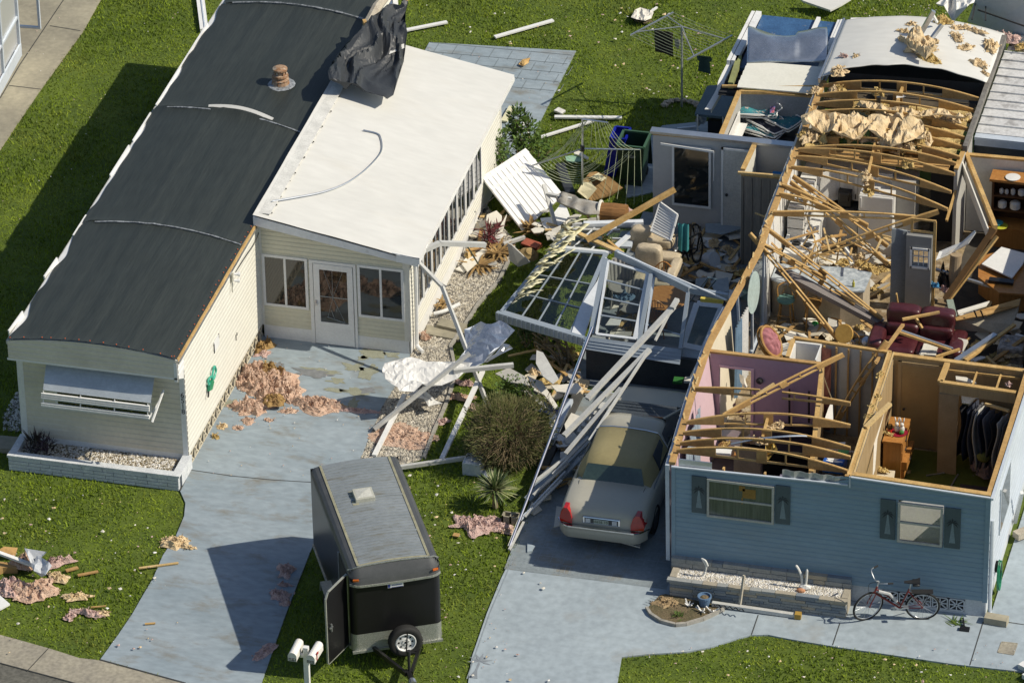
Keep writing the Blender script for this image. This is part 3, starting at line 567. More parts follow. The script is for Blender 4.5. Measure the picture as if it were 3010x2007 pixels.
mb=MB();y=SY-.03;mb.box(1.235,y-.03,.02,1.37,y,2.045);mb.box(2.0,y-.03,.02,2.125,y,2.045);mb.box(1.37,y-.03,.02,2.0,y,.58);mb.box(1.37,y-.03,1.91,2.0,y,2.045);d2=mb.build("door",m_white,sr)
mb=MB();mb.box(1.37,y-.018,.58,2.0,y-.014,1.91);mb.build("pane",m_pane,d2)
mb=MB();mb.box(1.37,y-.026,1.22,2.0,y-.020,1.235);cx_=1.66
for sx in(-.19,0,.24):mb.beam((cx_,y-.023,1.23),(cx_+sx,y-.023,1.9),.004,.008,(0,-1,0))
mb.beam((cx_,y-.023,1.22),(cx_-.13,y-.023,.70),.004,.012,(0,-1,0));mb.beam((cx_,y-.023,1.22),(cx_+.26,y-.023,.62),.004,.012,(0,-1,0));mb.beam((cx_-.14,y-.025,.72),(cx_+.25,y-.025,.62),.006,.03,(0,-1,0));mb.beam((cx_-.04,y-.025,.90),(cx_+.02,y-.025,.70),.006,.02,(0,-1,0));mb.beam((cx_+.10,y-.025,1.02),(cx_+.07,y-.025,.88),.006,.025,(0,-1,0));mb.build("glazing_bars",mat("cracked_bar",(.35,.38,.38),rough=.4),d2)
mb=MB();mb.box(1.26,y-.05,1.0,1.30,y-.03,1.12);mb.tube([(1.28,y-.05,1.06),(1.28,y-.08,1.06),(1.34,y-.085,1.06)],.01,6);mb.build("door_handle",m_alu,d2)
# window row along the side: each a frame with its pane
for i in range(8):
 y0=5.84+i*.74;y1=y0+.70;z0,z1=.80,2.08;x=SX+.018;fw=.05
 mb=MB();mb.box(x,y0,z0,x+.03,y0+fw,z1);mb.box(x,y1-fw,z0,x+.03,y1,z1);mb.box(x,y0+fw,z0,x+.03,y1-fw,z0+fw);mb.box(x,y0+fw,z1-fw,x+.03,y1-fw,z1);mb.box(x,(y0+y1)/2-.012,z0+fw,x+.026,(y0+y1)/2+.012,z1-fw)
 o=mb.build("window",m_white,sr);mb=MB();mb.box(x+.006,y0+fw,z0+fw,x+.010,y1-fw,z1-fw);mb.build("pane",m_pane,o)
# gutter remnant, downspout
mb=MB();mb.box(3.2,5.24,rz_(3.4)-.14,3.72,5.27,rz_(3.4)+.03);mb.beam((3.1,5.25,rz_(3.1)+.02),(3.72,5.25,rz_(3.5)+.03),.02,.02);mb.build("gutter_end",m_whitem,sr)
mb=MB();pts=smooth_line([(3.47,5.62,2.35),(3.5,5.66,2.2),(3.49,5.70,1.2),(3.48,5.68,.25),(3.52,5.62,.12),(3.66,5.5,.08)],6);mb.tube(pts,.045,8);mb.build("downspout",m_white,sr)
# dark cable loop on the white roof
mb=MB();ps=[g('B',x,y,rz_(g('B',x,y,2.9).x)+.02)for x,y in[(0,1325),(150,1300),(330,1265),(480,1210),(600,1130),(690,1040),(722,980),(715,910),(690,880),(600,858)]]
mb.tube(smooth_line(ps,6),.018,6);tag(mb.build("metal_edging_strip",m_alu),"thin grey strip curled across the white sunroom roof","strip")
# trampled black sheet hanging over both roofs
out=[(925,-60),(912,5),(845,95),(760,112),(625,225),(545,310),(490,350),(450,415),(405,470),(372,560),(380,610),(520,635),(620,668),(735,705),(760,716),(800,685),(835,580),(866,450),(880,350),(893,300),(880,240),(880,120),(905,60),(935,0),(950,-60)]
mb=MB()
def tpos(x,y):
 p=g('B',x,y,3.25);k=3.0 if p.x<-.1 else rz_(max(p.x,0));t=max(0,min(1,(500-y)/300));return g('B',x,y,(arch(min(1,max(0,(p.x-HX)/-HX)))if p.x<0 else k)+.10+.18*t)
sheet(mb,out,12,tpos,.24,.0072,.28)
bo=mb.build("roofing_sheet",m_tarp2,thick=.01);tag(bo,"torn black roofing sheet crumpled over the joint of both roofs","roofing sheet")
mb=MB();mb.m=0
sheet(mb,[(770,410),(790,362),(870,345),(872,372),(800,400)],30,lambda x,y:tpos(x,y)+Vector((0,0,.16)),.05,.01,3);sheet(mb,[(668,650),(700,610),(780,615),(775,690),(750,708),(730,660)],20,lambda x,y:tpos(x,y)+Vector((0,0,.14)),.06,.02,5);sheet(mb,[(700,610),(740,575),(800,600),(775,625)],22,lambda x,y:tpos(x,y)+Vector((0,0,.15)),.06,.02,6)
mb.build("torn_backing",m_roofw,bo,smooth=True)
def board(name,a,b,wd,ht,m,label,cat="board",group=None,up=(0,0,1)):
 mb=MB();mb.beam(a,b,wd,ht,up);return tag(mb.build(name,m),label,cat,group)
m_grayw=mat("weathered_timber",(.46,.42,.34),(.34,.30,.24),scale=4,rough=.9,fine=.2)
mb=MB();mb.tube([g('B',755,-30,3.35),g('B',690,50,3.32),g('B',640,150,3.28),g('B',575,270,3.2)],[.10,.12,.13,.06],8);tag(mb.build("broken_timber",m_grayw),"weathered round timber lying along the roof edge behind the black sheet","timber")
board("wood_offcut",g('B',605,140,3.5),g('B',635,210,3.5),.08,.10,m_wood,"small orange wood block standing on the roof edge timber","wood block")
board("metal_post",g('B',800,-80,2.7),g('B',822,130,2.7),.10,.12,m_white,"white square post leaning behind the black roofing sheet","post")
mb=MB();mb.slab([g('B',*p,3.1)for p in[(790,0),(800,70),(700,180),(660,190),(740,60)]],.03);tag(mb.build("white_sheeting",m_white),"white roof panel edge beside the weathered timber on the roof","panel")
board("board",g('B',880,-10,3.9),g('B',950,-40,3.9),.06,.12,m_wood,"pine stick poking out above the top of the black roofing sheet","board")
board("gutter_post",g('A',1312,-60,0.05),g('A',1345,200,0.05),.20,.08,m_whitem,"long white gutter piece lying on the lawn beyond the left roof","gutter")
board("boundary_board",g('A',1318,-60,.10),g('A',1350,190,.10),.03,.02,m_bltrim,"narrow ridge strip lying on the long white gutter piece","strip")
# neighbour's screened room at the top left corner
nb=thing("screen_room","corner of a neighbour's screened room with white metal frame","screen room",(-11.6,15.5,0))
a,b=g('A',130,340,.1),g('A',-60,690,.1)
def V3(v,z):return Vector((v.x,v.y,z))
mb=MB();up=2.2;mb.prism([V3(a,.0),V3(b,.0),V3(b,.32),V3(a,.32)],(.05,.01,0));d=(b-a)
for t in(0,.55):mb.beam(V3(a+d*t,.3),V3(a+d*t,up),.07,.07,(1,0,0))
mb.beam(V3(a,1.05),V3(b,1.05),.05,.06);mb.beam(V3(a,up),V3(b,up),.07,.1);mb.beam(V3(a,.05),V3(a+Vector((-1.2,.1,0)),.05),.07,.1)
mb.build("frame",m_bltrim,nb)
mb=MB();k=Vector((-.03,0,0));mb.quad(V3(a,.3)+k,V3(b,.3)+k,V3(b,up)+k,V3(a,up)+k);mb.build("screen",glass("bug_screen",(.35,.35,.33),.6,.6),nb)
mb=MB();p1=g('A',262,190,0);mb.beam(V3(p1,0),V3(p1,2.0),.06,.06,(1,0,0));mb.beam(V3(p1,.03),V3(g('A',128,180,0),.03),.06,.05);mb.build("side_post",m_bltrim,nb)
mb=MB();mb.quad(V3(a,.02)+Vector((-.1,0,0)),V3(b,.02)+Vector((-.1,0,0)),V3(b,.02)+Vector((-3,0,0)),V3(a,.02)+Vector((-3,0,0)));mb.build("floor",m_walk,nb)
# ================================================================ enclosed trailer
TW,TL,TZ0,TZ1=.92,3.95,.36,2.22
tr=thing("cargo_trailer","black enclosed cargo trailer with grey ribbed roof, side door swung open","trailer",(6.17,-5.86,0),math.radians(27.3))
m_trroof=mat("trailer_roof_metal",(.31,.335,.34),(.26,.285,.29),scale=1.5,rough=.42,metal=.35,fine=.1,stain=(.17,.14,.07),sscale=2.6,samt=.6,slo=.53,shi=.72,stretch=(.6,1.4,1))
m_trgrey=mat("charcoal_cap",(.075,.078,.08),(.06,.063,.065),rough=.45,fine=.08)
m_trside=mat("trailer_side_black",(.012,.012,.013),(.009,.009,.010),scale=1,rough=.32,spec=.35,fine=.05)
m_dtred=mat("diamond_plate",(.46,.47,.43),(.36,.37,.33),scale=20,rough=.35,metal=.6,bump=.6,bscale=60,fine=.1)
def rarc(x):return TZ1+.075*(1-(x/TW)**2)
def footprint(r,y0=0,n=6):
 p=[(-TW,TL),(-TW,y0+r)]
 for k in range(n+1):a=math.pi+math.pi/2*k/n;p.append((-TW+r+r*math.cos(a),y0+r+r*math.sin(a)))
 for k in range(n+1):a=-math.pi/2+math.pi/2*k/n;p.append((TW-r+r*math.cos(a),y0+r+r*math.sin(a)))
 return p+[(TW,TL)]
mb=MB();fp=footprint(.14)[::1]
n_=len(fp);lo=[(x,y,TZ0)for x,y in fp];hi=[(x,y,TZ1-.16)for x,y in fp]
mb.faces(lo+hi,[(i,(i+1),n_+i+1,n_+i)for i in range(n_-1)]+[tuple(range(n_))])
mb.quad((-TW,TL,TZ0),(-TW,TL,TZ1),(TW,TL,TZ1),(TW,TL,TZ0));mb.build("body",m_trside,tr,local=True)
mb=MB()
for s in(-1,1):
 prof=[(s*TW,TZ1-.17),(s*TW,TZ1-.10),(s*(TW-.03),TZ1-.03),(s*(TW-.09),TZ1+.012),(s*(TW-.15),TZ1+.025),(s*(TW-.22),TZ1+.034)]
 for(x0,z0),(x1,z1)in zip(prof[:-1],prof[1:]):mb.quad((x0,.10,z0),(x0,TL,z0),(x1,TL,z1),(x1,.16,z1))
mb.build("roof_shoulder",m_trgrey,tr,local=True,smooth=True)
mb=MB();hw=TW-.215
mb.grid(lambda u,v:Vector((-hw+2*hw*u,.15+(TL-.15)*v,rarc(-hw+2*hw*u)+.0)),12,2);
for i in range(35):y=.3+i*.103;pts=[Vector((x,y+.006*math.sin(x*5+i),rarc(x)+.003))for x in np.linspace(-hw+.03,hw-.03,8)];[mb.beam(a,b,.022,.010)for a,b in zip(pts[:-1],pts[1:])]
for y in(1.15,2.5):pts=[Vector((x,y,rarc(x)+.006))for x in np.linspace(-hw,hw,8)];[mb.beam(a,b,.05,.016)for a,b in zip(pts[:-1],pts[1:])]
mb.build("roof",m_trroof,tr,local=True)
mb=MB();m_seal=mat("roof_sealant",(.30,.29,.20),(.22,.21,.14),scale=8,rough=.8)
for s in(-1,1):mb.beam((s*(hw+.01),.17,TZ1+.040),(s*(hw+.01),TL,TZ1+.040),.05,.014)
pts=[Vector((x,.17,rarc(x)+.008))for x in np.linspace(-hw,hw,8)];[mb.beam(a,b,.05,.014)for a,b in zip(pts[:-1],pts[1:])]
mb.build("roof_sealant",m_seal,tr,local=True)
mb=MB();N2=16
def cap(u,v):
 x=-TW+2*TW*u;e=abs(2*u-1);bow=.10*max(0,e-.86)/.14;top=rarc(x)+.02 if e<.9 else TZ1-.06*(e-.9)/.1
 return Vector((x,-.045+bow+.17*v**1.5,TZ1-.30-.02*(1-e**2)+(top-(TZ1-.30))*v))
mb.grid(cap,24,5);cp_=mb.build("front_cap",m_trgrey,tr,local=True,smooth=True)
mb=MB();pts=[cap(i/20,0)+Vector((0,-.012,0))for i in range(21)];[mb.beam(a,b,.02,.045)for a,b in zip(pts[:-1],pts[1:])]
pts=[cap(i/20,1)+Vector((0,-.005,.004))for i in range(21)];[mb.beam(a,b,.025,.02)for a,b in zip(pts[:-1],pts[1:])];mb.build("cap_trim",m_dtred,tr,local=True)
for s in(-1,1):
 mb=MB();mb.beam((s*.86,-.015,TZ1-.17),(s*.75,-.05,TZ1-.16),.03,.04);mb.build("marker_light",mat("amber_lens",(.55,.13,.02),rough=.3),tr,local=True)
mb=MB();fp2=[(x*1.008,y-.008)for x,y in footprint(.14)[1:-1]];n_=len(fp2)
mb.faces([(x,y,TZ0-.02)for x,y in fp2]+[(x,y,TZ0+.38)for x,y in fp2],[(i,i+1,n_+i+1,n_+i)for i in range(n_-1)]);mb.build("stone_guard",m_dtred,tr,local=True)
mb=MB();mb.beam((-TW-.01,.15,TZ0),(-TW-.01,TL,TZ0),.03,.06);mb.beam((TW+.01,.15,TZ0),(TW+.01,TL,TZ0),.03,.06);mb.beam((-TW,-.01,TZ0-.03),(TW,-.01,TZ0-.03),.05,.05);mb.build("bottom_rail",m_dtred,tr,local=True)
mb=MB();mb.box(-.17,-.035,TZ1-.11-.34,.15,-.012,TZ1-.11-.22);sg=mb.build("name_plate",m_white,tr,local=True)
mb=MB();mb.box(-.165,-.038,TZ1-.11-.33,-.115,-.036,TZ1-.11-.23);mb.box(-.09,-.038,TZ1-.11-.235,.14,-.036,TZ1-.11-.225);mb.box(-.09,-.038,TZ1-.11-.335,.14,-.036,TZ1-.11-.325);mb.build("blue_band",mat("emblem_blue",(.06,.08,.32),rough=.4),sg,local=True)
mb=MB()
for i in range(8):mb.box(-.08+i*.026,-.0385,TZ1-.11-.30,-.08+i*.026+.016,-.0375,TZ1-.11-.27)
mb.build("lettering",mat("letter_blue",(.10,.12,.30),rough=.5),sg,local=True)
mb=MB();vx,vy=-.10,2.55;mb.box(vx-.20,vy-.20,TZ1+.05,vx+.20,vy+.20,TZ1+.16);vb=mb.build("roof_vent",mat("vent_lid",(.42,.42,.36),(.36,.36,.30),scale=6,rough=.6),tr,local=True,bevel=.01)
mb=MB();mb.faces([(vx-.16,vy-.16,TZ1+.162),(vx+.16,vy-.16,TZ1+.162),(vx+.16,vy+.16,TZ1+.162),(vx-.16,vy+.16,TZ1+.162),(vx,vy,TZ1+.195)],[(0,1,4),(1,2,4),(2,3,4),(3,0,4)]);mb.build("vent_lid",mat("vent_lid_light",(.50,.50,.45),rough=.6),vb,local=True)
mb=MB();mb.box(vx-.27,vy-.26,TZ1+.045,vx+.27,vy+.26,TZ1+.07);mb.build("vent_curb",m_seal,vb,local=True)
# side door: opening, jambs, leaf swung out
mb=MB();mb.box(-TW-.004,.26,TZ0+.06,-TW-.002,1.06,TZ1-.2);mb.build("doorway",m_dark,tr,local=True)
mb=MB();
for y in(.24,1.08):mb.beam((-TW-.012,y,TZ0+.05),(-TW-.012,y,TZ1-.18),.02,.05,(0,1,0))
mb.build("door_jamb",m_alu,tr,local=True)
iv=WM[tr].inverted();hb,dl=iv@g('Q',462,1245,.35),iv@g('Q',305,1400,.35);ang=math.atan2(dl.y-hb.y,dl.x-hb.x)
hx,hy=-TW-.02,.27;dd=Vector((math.cos(ang),math.sin(ang),0));pp=Vector((-dd.y,dd.x,0));L_=.80
def dpt(u,z,o=0):return Vector((hx,hy,0))+dd*u+pp*o+Vector((0,0,z))
mb=MB();ol=[(.0,TZ0+.02),(L_,TZ0+.02),(L_,TZ1-.32),(L_-.1,TZ1-.20),(.0,TZ1-.20)]
mb.prism([dpt(u,z,-.02)for u,z in ol],pp*.04);dr_=mb.build("side_door",m_trside,tr,local=True)
mb=MB();cyc=ol+[ol[0]]
for(u0,z0),(u1,z1)in zip(cyc[:-1],cyc[1:]):mb.beam(dpt(u0,z0),dpt(u1,z1),.055,.035,pp)
mb.build("door_edge",mat("door_edge_alu",(.42,.43,.38),rough=.5,metal=.4),dr_,local=True)
mb=MB();
for o in(-.045,.045):mb.beam(dpt(L_-.1,1.10,o),dpt(L_-.1,1.28,o),.03,.03,pp);mb.beam(dpt(L_-.14,1.2,o),dpt(L_-.04,1.2,o),.03,.03,pp)
mb.build("door_latch",m_alu,dr_,local=True)
def wheel(parent,c,axis,r,wd,rimr,name="wheel",rimmat=None,spokes=8):
 mb=MB();a=Vector(axis);h=wd/2
 mb.lathe([(rimr*1.02,-h*.8),(r*.8,-h),(r*.96,-h*.85),(r,-h*.5),(r,h*.5),(r*.96,h*.85),(r*.8,h),(rimr*1.02,h*.8)],c,28,axis,False);t=mb.build(name,m_rubber,parent,local=True,smooth=True)
 mb=MB();mb.lathe([(rimr*1.03,-h*.8),(rimr*1.03,h*.78),(rimr*.93,h*.84),(rimr*.86,h*.45),(rimr*.5,h*.5),(rimr*.3,h*.62),(rimr*.14,h*.62),(.001,h*.66)],c,28,axis);rm=mb.build("rim",rimmat or m_white,t,local=True,smooth=False)
 ax=a.normalized();u=ax.orthogonal().normalized();v=ax.cross(u);mb=MB()
 for k in range(spokes):q=2*math.pi*k/spokes;mb.lathe([(rimr*.11,h*.5),(rimr*.10,h*.56),(.001,h*.57)],Vector(c)+(u*math.cos(q)+v*math.sin(q))*rimr*.66,7,axis)
 for k in range(5):q=2*math.pi*k/5;mb.lathe([(rimr*.05,h*.6),(rimr*.05,h*.68),(.001,h*.69)],Vector(c)+(u*math.cos(q)+v*math.sin(q))*rimr*.30,6,axis)
 mb.lathe([(rimr*.12,h*.62),(rimr*.11,h*.72),(.001,h*.73)],c,8,axis);mb.build("rim_holes",m_black,rm,local=True);return t
wheel(tr,(.10,-.27,.62),(0,-1,0),.345,.20,.21,"spare_wheel")
mb=MB();mb.beam((.12,-.43,.94),(.08,-.45,.46),.025,.025,(1,0,0));mb.beam((.10,0,.62),(.10,-.3,.62),.05,.05);mb.build("spare_carrier",m_black,tr,local=True)
mb=MB()
for s in(-1,1):mb.beam((s*.62,.3,.36),(.0+s*.05,-1.05,.36),.06,.10)
mb.beam((0,-.95,.36),(0,-1.35,.38),.09,.10);mb.build("tongue",m_black,tr,local=True)
mb=MB();mb.lathe([(.03,-.0),(.03,.75),(.045,.76),(.045,.86)],(.02,-1.0,.02),10);mb.box(-.07,-1.12,-.02,.11,-.9,.03);mb.beam((.02,-1.0,.82),(.16,-1.05,.84),.02,.02);mb.build("jack",m_blackp,tr,local=True)
mb=MB();mb.lathe([(.075,-.12),(.08,.0),(.05,.06)],(0,-1.36,.40),10,(0,1,0));mb.build("coupler",m_alu,tr,local=True)
for s in(-1,1):
 wheel(tr,(s*(TW+.10),1.75,.31),(s,0,0),.32,.19,.19,"wheel")
 mb=MB();mb.prism([(s*(TW),y,z)for y,z in[(1.28,.42),(1.36,.66),(2.14,.66),(2.22,.42),(2.18,.42),(2.10,.62),(1.40,.62),(1.32,.42)]],(s*.22,0,0));mb.box(s*TW,1.36,.655,s*(TW+.22),2.14,.67);mb.build("fender",m_dtred,tr,local=True)
# wooden block under the jack
c=WM[tr]@Vector((.02,-1.02,0));mb=MB();mb.box(c.x-.2,c.y-.16,-.04,c.x+.2,c.y+.1,.035);tag(mb.build("wood_block",mat("dirty_block",(.20,.15,.07),rough=.9),bevel=.01),"dirty wooden block under the trailer's tongue jack","wood block")
tag(board("wood_scrap",c+Vector((.1,-.55,0)),c+Vector((.5,-.35,0)),.1,.03,m_ply,"x"),"brown wood scrap on the grass below the trailer hitch","wood scrap")
# ================================================================ twin mailboxes
mc=g('Q',222,1380,1.08);mp_=thing("mailbox_post","white square wooden post carrying two white mailboxes","post",(mc.x,mc.y,0))
mb=MB();mb.box(mc.x-.05,mc.y-.05,-.03,mc.x+.05,mc.y+.05,1.26);mb.build("post",m_white,mp_);mb=MB();mb.box(mc.x-.26,mc.y-.04,1.02,mc.x+.24,mc.y+.04,1.08);mb.build("crossarm",m_white,mp_)
m_mbox=mat("mailbox_white",(.74,.72,.68),(.66,.63,.58),scale=5,rough=.5,fine=.08,stain=(.45,.38,.3),sscale=8,samt=.6,slo=.6)
for k,(dx,yaw,lab)in enumerate([(-.20,.0,"left white mailbox with small flat number strip on the shared post"),(.19,-.06,"right white mailbox with red flag on the shared post")]):
 mm=thing("mailbox",lab,"mailbox",(mc.x+dx,mc.y-.02,1.085),yaw,"mailboxes by the trailer")
 prof=[(-.085,0),(.085,0),(.085,.11)]+[(.085*math.cos(a),.11+.085*math.sin(a))for a in np.linspace(.3,math.pi-.3,7)]+[(-.085,.11)]
 mb=MB();mb.prism([(x,-.26,z)for x,z in prof],(0,.50,0));mb.build("box",m_mbox,mm,local=True)
 mb=MB();mb.prism([(x*1.05,-.275,z*1.03)for x,z in prof],(0,.014,0));dd_=mb.build("door",m_mbox,mm,local=True)
 mb=MB();mb.box(-.07,-.281,.015,.07,-.277,.075);mb.build("number_strip",m_black,dd_,local=True)
 for i,ch in enumerate("6518" if k==0 else "6520"):
  pass
 text("number","6518" if k==0 else "6520",.06,WM[mm]@Vector((0,-.283,.045)),RX,m_white,dd_)
 if k:mb=MB();mb.box(.088,-.16,.02,.096,-.13,.17);mb.box(.088,-.16,.13,.096,-.06,.18);mb.build("flag",mat("flag_red",(.5,.05,.04),rough=.5),mm,local=True)
# ================================================================ sedan
car=thing("sedan","beige four door sedan with tan vinyl roof parked beside the blue house","car",(9.27,-1.22,0),0.0)
m_body=mat("beige_paint",(.40,.385,.32),(.37,.355,.295),scale=1,rough=.3,metal=.0,spec=.5,fine=.02)
m_vinyl=mat("tan_vinyl",(.29,.245,.12),(.26,.22,.105),scale=2,rough=.6,bump=.1,bscale=90,fine=.06)
m_chrome=mat("chrome",(.75,.76,.78),rough=.08,metal=1.0,fine=.02)
m_tail=mat("red_lens",(.42,.012,.010),(.34,.008,.008),scale=4,rough=.12,spec=.8)
CAR_W=.92
def sect(hw,zt,crown,zb=.24,n=7):
 """half section from sill to centre line, mirrored"""
 h=[(hw*.90,zb),(hw*.985,zb+.10),(hw,.50),(hw*1.0,.66),(hw*.985,zt-.16),(hw*.955,zt-.07),(hw*.88,zt-.022),(hw*.6,zt+crown*.55),(0,zt+crown)]
 return[(x,z)for x,z in h]+[(-x,z)for x,z in h[-2::-1]]
def loft(mb,st):
 nn=len(st[0][1]);vs=[(x,y,z)for y,s in st for x,z in s];fs=[(j*nn+i,(j+1)*nn+i,(j+1)*nn+i+1,j*nn+i+1)for j in range(len(st)-1)for i in range(nn-1)]
 fs+=[tuple(range(nn)),tuple(range((len(st)-1)*nn,len(st)*nn))[::-1]];mb.faces(vs,fs)
st=[(.00,sect(.80,.84,.0,.36)),(.03,sect(.85,.93,.01,.32)),(.10,sect(.89,.99,.015,.28)),(.30,sect(.91,1.04,.02,.25)),(.7,sect(.92,1.06,.025)),(1.1,sect(CAR_W,1.06,.02)),(2.4,sect(CAR_W,1.0,.0)),(3.6,sect(CAR_W,1.0,.015)),(3.9,sect(.915,1.00,.03)),(4.5,sect(.905,.95,.03)),(5.0,sect(.88,.89,.025)),(5.16,sect(.80,.83,.01,.3)),(5.22,sect(.72,.76,.0,.36))]
mb=MB();loft(mb,st);mb.build("body",m_body,car,local=True,smooth=True)
# cabin: glass house with roof panels
def cab(y,hwb,zb,hwt,zt):
 h=[(hwb,zb),(hwb*.97+hwt*.03,zb+(zt-zb)*.2),(hwt*1.02,zt-.07),(hwt*.95,zt-.02),(hwt*.55,zt+.018),(0,zt+.03)];return(y,h+[(-x,z)for x,z in h[-2::-1]])
mb=MB();loft(mb,[cab(1.05,.80,1.04,.66,1.06),cab(1.22,.80,1.02,.62,1.39),cab(1.5,.82,1.0,.64,1.43),cab(2.52,.83,1.0,.65,1.45)]);mb.build("vinyl_roof",m_vinyl,car,local=True,smooth=True)
mb=MB();loft(mb,[cab(2.525,.825,1.0,.65,1.448),cab(3.0,.825,1.0,.64,1.435),cab(3.14,.82,1.0,.62,1.41)]);mb.build("roof",m_body,car,local=True,smooth=True)
mb=MB();pts=[(x,2.52,z+.004)for x,z in cab(2.5,.83,1.0,.65,1.45)[1]]
for a,b in zip(pts[:-1],pts[1:]):mb.beam(a,b,.035,.012,(0,1,0)if False else(0,0,1)if abs(Vector(b).x-Vector(a).x)>.05 else(1,0,0))
mb.build("roof_band",m_chrome,car,local=True)
mb=MB();mb.quad((-.66,1.02,1.075),(.66,1.02,1.075),(.57,1.19,1.375),(-.57,1.19,1.375));mb.build("rear_window",mat("green_tinted_glass",(.05,.08,.066),(.03,.05,.045),scale=2,rough=.06,spec=.8),car,local=True)
mb=MB();mb.quad((-.80,4.22,1.045),(.80,4.22,1.045),(.60,3.15,1.415),(-.60,3.15,1.415));mb.quad((.80,4.22,1.045),(.82,3.15,1.0),(.62,3.15,1.40),(.60,3.16,1.41));mb.quad((-.80,4.22,1.045),(-.82,3.15,1.0),(-.62,3.15,1.40),(-.60,3.16,1.41));mb.build("windscreen",m_pane,car,local=True)
for s in(-1,1):
 mb=MB();mb.beam((s*.80,4.23,1.04),(s*.61,3.14,1.42),.05,.03);mb.build("windscreen_pillar",m_body,car,local=True)
 for y0,y1 in((1.72,2.42),(2.58,3.50)):
  mb=MB();t=.03;q=[(s*.838,y0,1.035),(s*.838,y1 if y1<3 else y1,1.035),(s*.675,min(y1,3.12),1.36),(s*.675,y0+.06,1.36)];mb.prism(q,(s*.006,0,0));mb.build("side_window",m_pane,car,local=True)
 mb=MB();mb.quad((s*.872,1.05,1.03),(s*.872,3.6,1.02),(s*.858,3.6,1.045),(s*.858,1.05,1.055));mb.build("belt_trim",m_chrome,car,local=True)
 mb=MB();loft(mb,[(0,[(0,0)]*3)])if False else None
 mb.prism([(s*.62,-.05,.66),(s*.62,-.05,.78),(s*.66,-.045,.93),(s*.72,-.03,1.01),(s*.80,-.01,1.0),(s*.865,.01,.88),(s*.90,.02,.72),(s*.88,-.0,.655)],(0,.22,0));mb.prism([(s*.88,.08,.68),(s*.905,.24,.70),(s*.90,.26,.80),(s*.86,.14,.92)],(-s*.03,0,0));mb.build("tail_light",m_tail,car,local=True)
 mb=MB();mb.beam((s*.93,3.2,1.02),(s*1.06,3.24,1.05),.06,.12);mb.build("wing_mirror",m_body,car,local=True,bevel=.02)
 for y in(1.02,4.05):
  mb=MB();mb.lathe([(.345,-.01),(.36,.01),(.36,.02),(.001,.021)],(s*.895,y,.34),22,(s,0,0));mb.build("wheel_arch",m_black,car,local=True)
  wheel(car,(s*.83,y,.325),(s,0,0),.325,.20,.21,"wheel",m_alu,10)
mb=MB();
def bump(u,v):
 x=-.93+1.86*u;e=abs(x)/.93;return Vector((x,-.07+.16*max(0,(e-.72)/.28)**2*1.6-.03*math.sin(v*math.pi),.34+.28*v))
mb.grid(bump,24,6);mb.build("bumper",m_body,car,local=True,smooth=True)
mb=MB();pts=[bump(i/24,1.0)+Vector((0,.0,.0))for i in range(25)]
for a,b in zip(pts[:-1],pts[1:]):mb.beam(a,b,.09,.03)
mb.build("bumper_chrome",m_chrome,car,local=True)
mb=MB();mb.box(-.40,-.035,.70,.40,.06,.86);gp_=mb.build("plate_recess",m_chrome,car,local=True,bevel=.02);mb=MB();mb.box(-.355,-.042,.725,.355,-.03,.84);mb.build("recess_inner",mat("dark_recess",(.07,.075,.075),rough=.5),gp_,local=True)
for s in(-1,1):mb=MB();mb.box(s*.33,-.052,.735,s*.23,-.04,.83);mb.build("reverse_light",mat("clear_lens",(.6,.62,.64),rough=.2),gp_,local=True)
mb=MB();mb.box(-.155,-.058,.735,.155,-.048,.83);lp=mb.build("licence_plate",mat("plate_green_white",(.42,.47,.40),rough=.5),gp_,local=True)
text("plate_text","6626 10",.085,WM[car]@Vector((0,-.0605,.782)),RX,mat("plate_ink",(.06,.09,.06),rough=.6),lp)
mb=MB();mb.box(-.62,.115,.945,.62,.135,.955);mb.box(-.86,1.0,1.06,-.85,1.04,1.065);
for s in(-1,1):mb.beam((s*.63,.12,.98),(s*.70,.98,1.067),.008,.006)
mb.beam((-.63,.16,.985),(.63,.16,.985),.008,.006);mb.build("boot_seam",m_dark,car,local=True)
mb=MB();mb.box(-.4,1.18,1.08,.1,1.45,1.10);mb.box(.25,1.2,1.08,.42,1.4,1.18);mb.build("parcel_shelf",m_greyw,car,local=True)
# ================================================================ bicycle
rwc,fwc=Vector((16.13,-2.16,.345)),Vector((15.06,-2.40,.345));dv=(fwc-rwc);ang=math.atan2(dv.y,dv.x)
bk=thing("bicycle","red bicycle on its kickstand in front of the blue house","bicycle",(rwc.x,rwc.y,0),ang,mat=Matrix.Translation(Vector((rwc.x,rwc.y,0)))@Matrix.Rotation(ang,4,'Z')@Matrix.Rotation(math.radians(-6),4,'X'))
m_bred=mat("bike_red",(.20,.012,.012),(.16,.010,.010),rough=.3,spec=.6);WB=dv.length
def bwheel(c,turn=0.0):
 R_=.335;ax=Vector((math.sin(turn)*-1,math.cos(turn),0));u=Vector((math.cos(turn),math.sin(turn),0));z=Vector((0,0,1));c=Vector(c)
 P_=lambda r:[c+(u*math.cos(a)+z*math.sin(a))*r for a in np.linspace(0,2*math.pi,37)]
 mb=MB();mb.tube(P_(R_),.020,7,False);t=mb.build("wheel",m_rubber,bk,local=True,smooth=True)
 mb=MB();mb.tube(P_(R_-.03),.010,6,False);mb.lathe([(.025,-.04),(.025,.04)],c,8,ax)
 for a in np.linspace(0,2*math.pi,21)[:-1]:mb.tube([c+ax*.025*(1 if int(a*10)%2 else-1),c+(u*math.cos(a)+z*math.sin(a))*(R_-.03)],.0028,4,False)
 mb.build("rim",m_alu,t,local=True)
bwheel((0,0,.345));FT=math.radians(28);bwheel((WB,0,.345),FT)
bbk=Vector((.46,0,.30));sc=Vector((.28,0,.80));hd=Vector((WB-.17,0,.86));hd0=Vector((WB-.12,0,.70))
mb=MB();
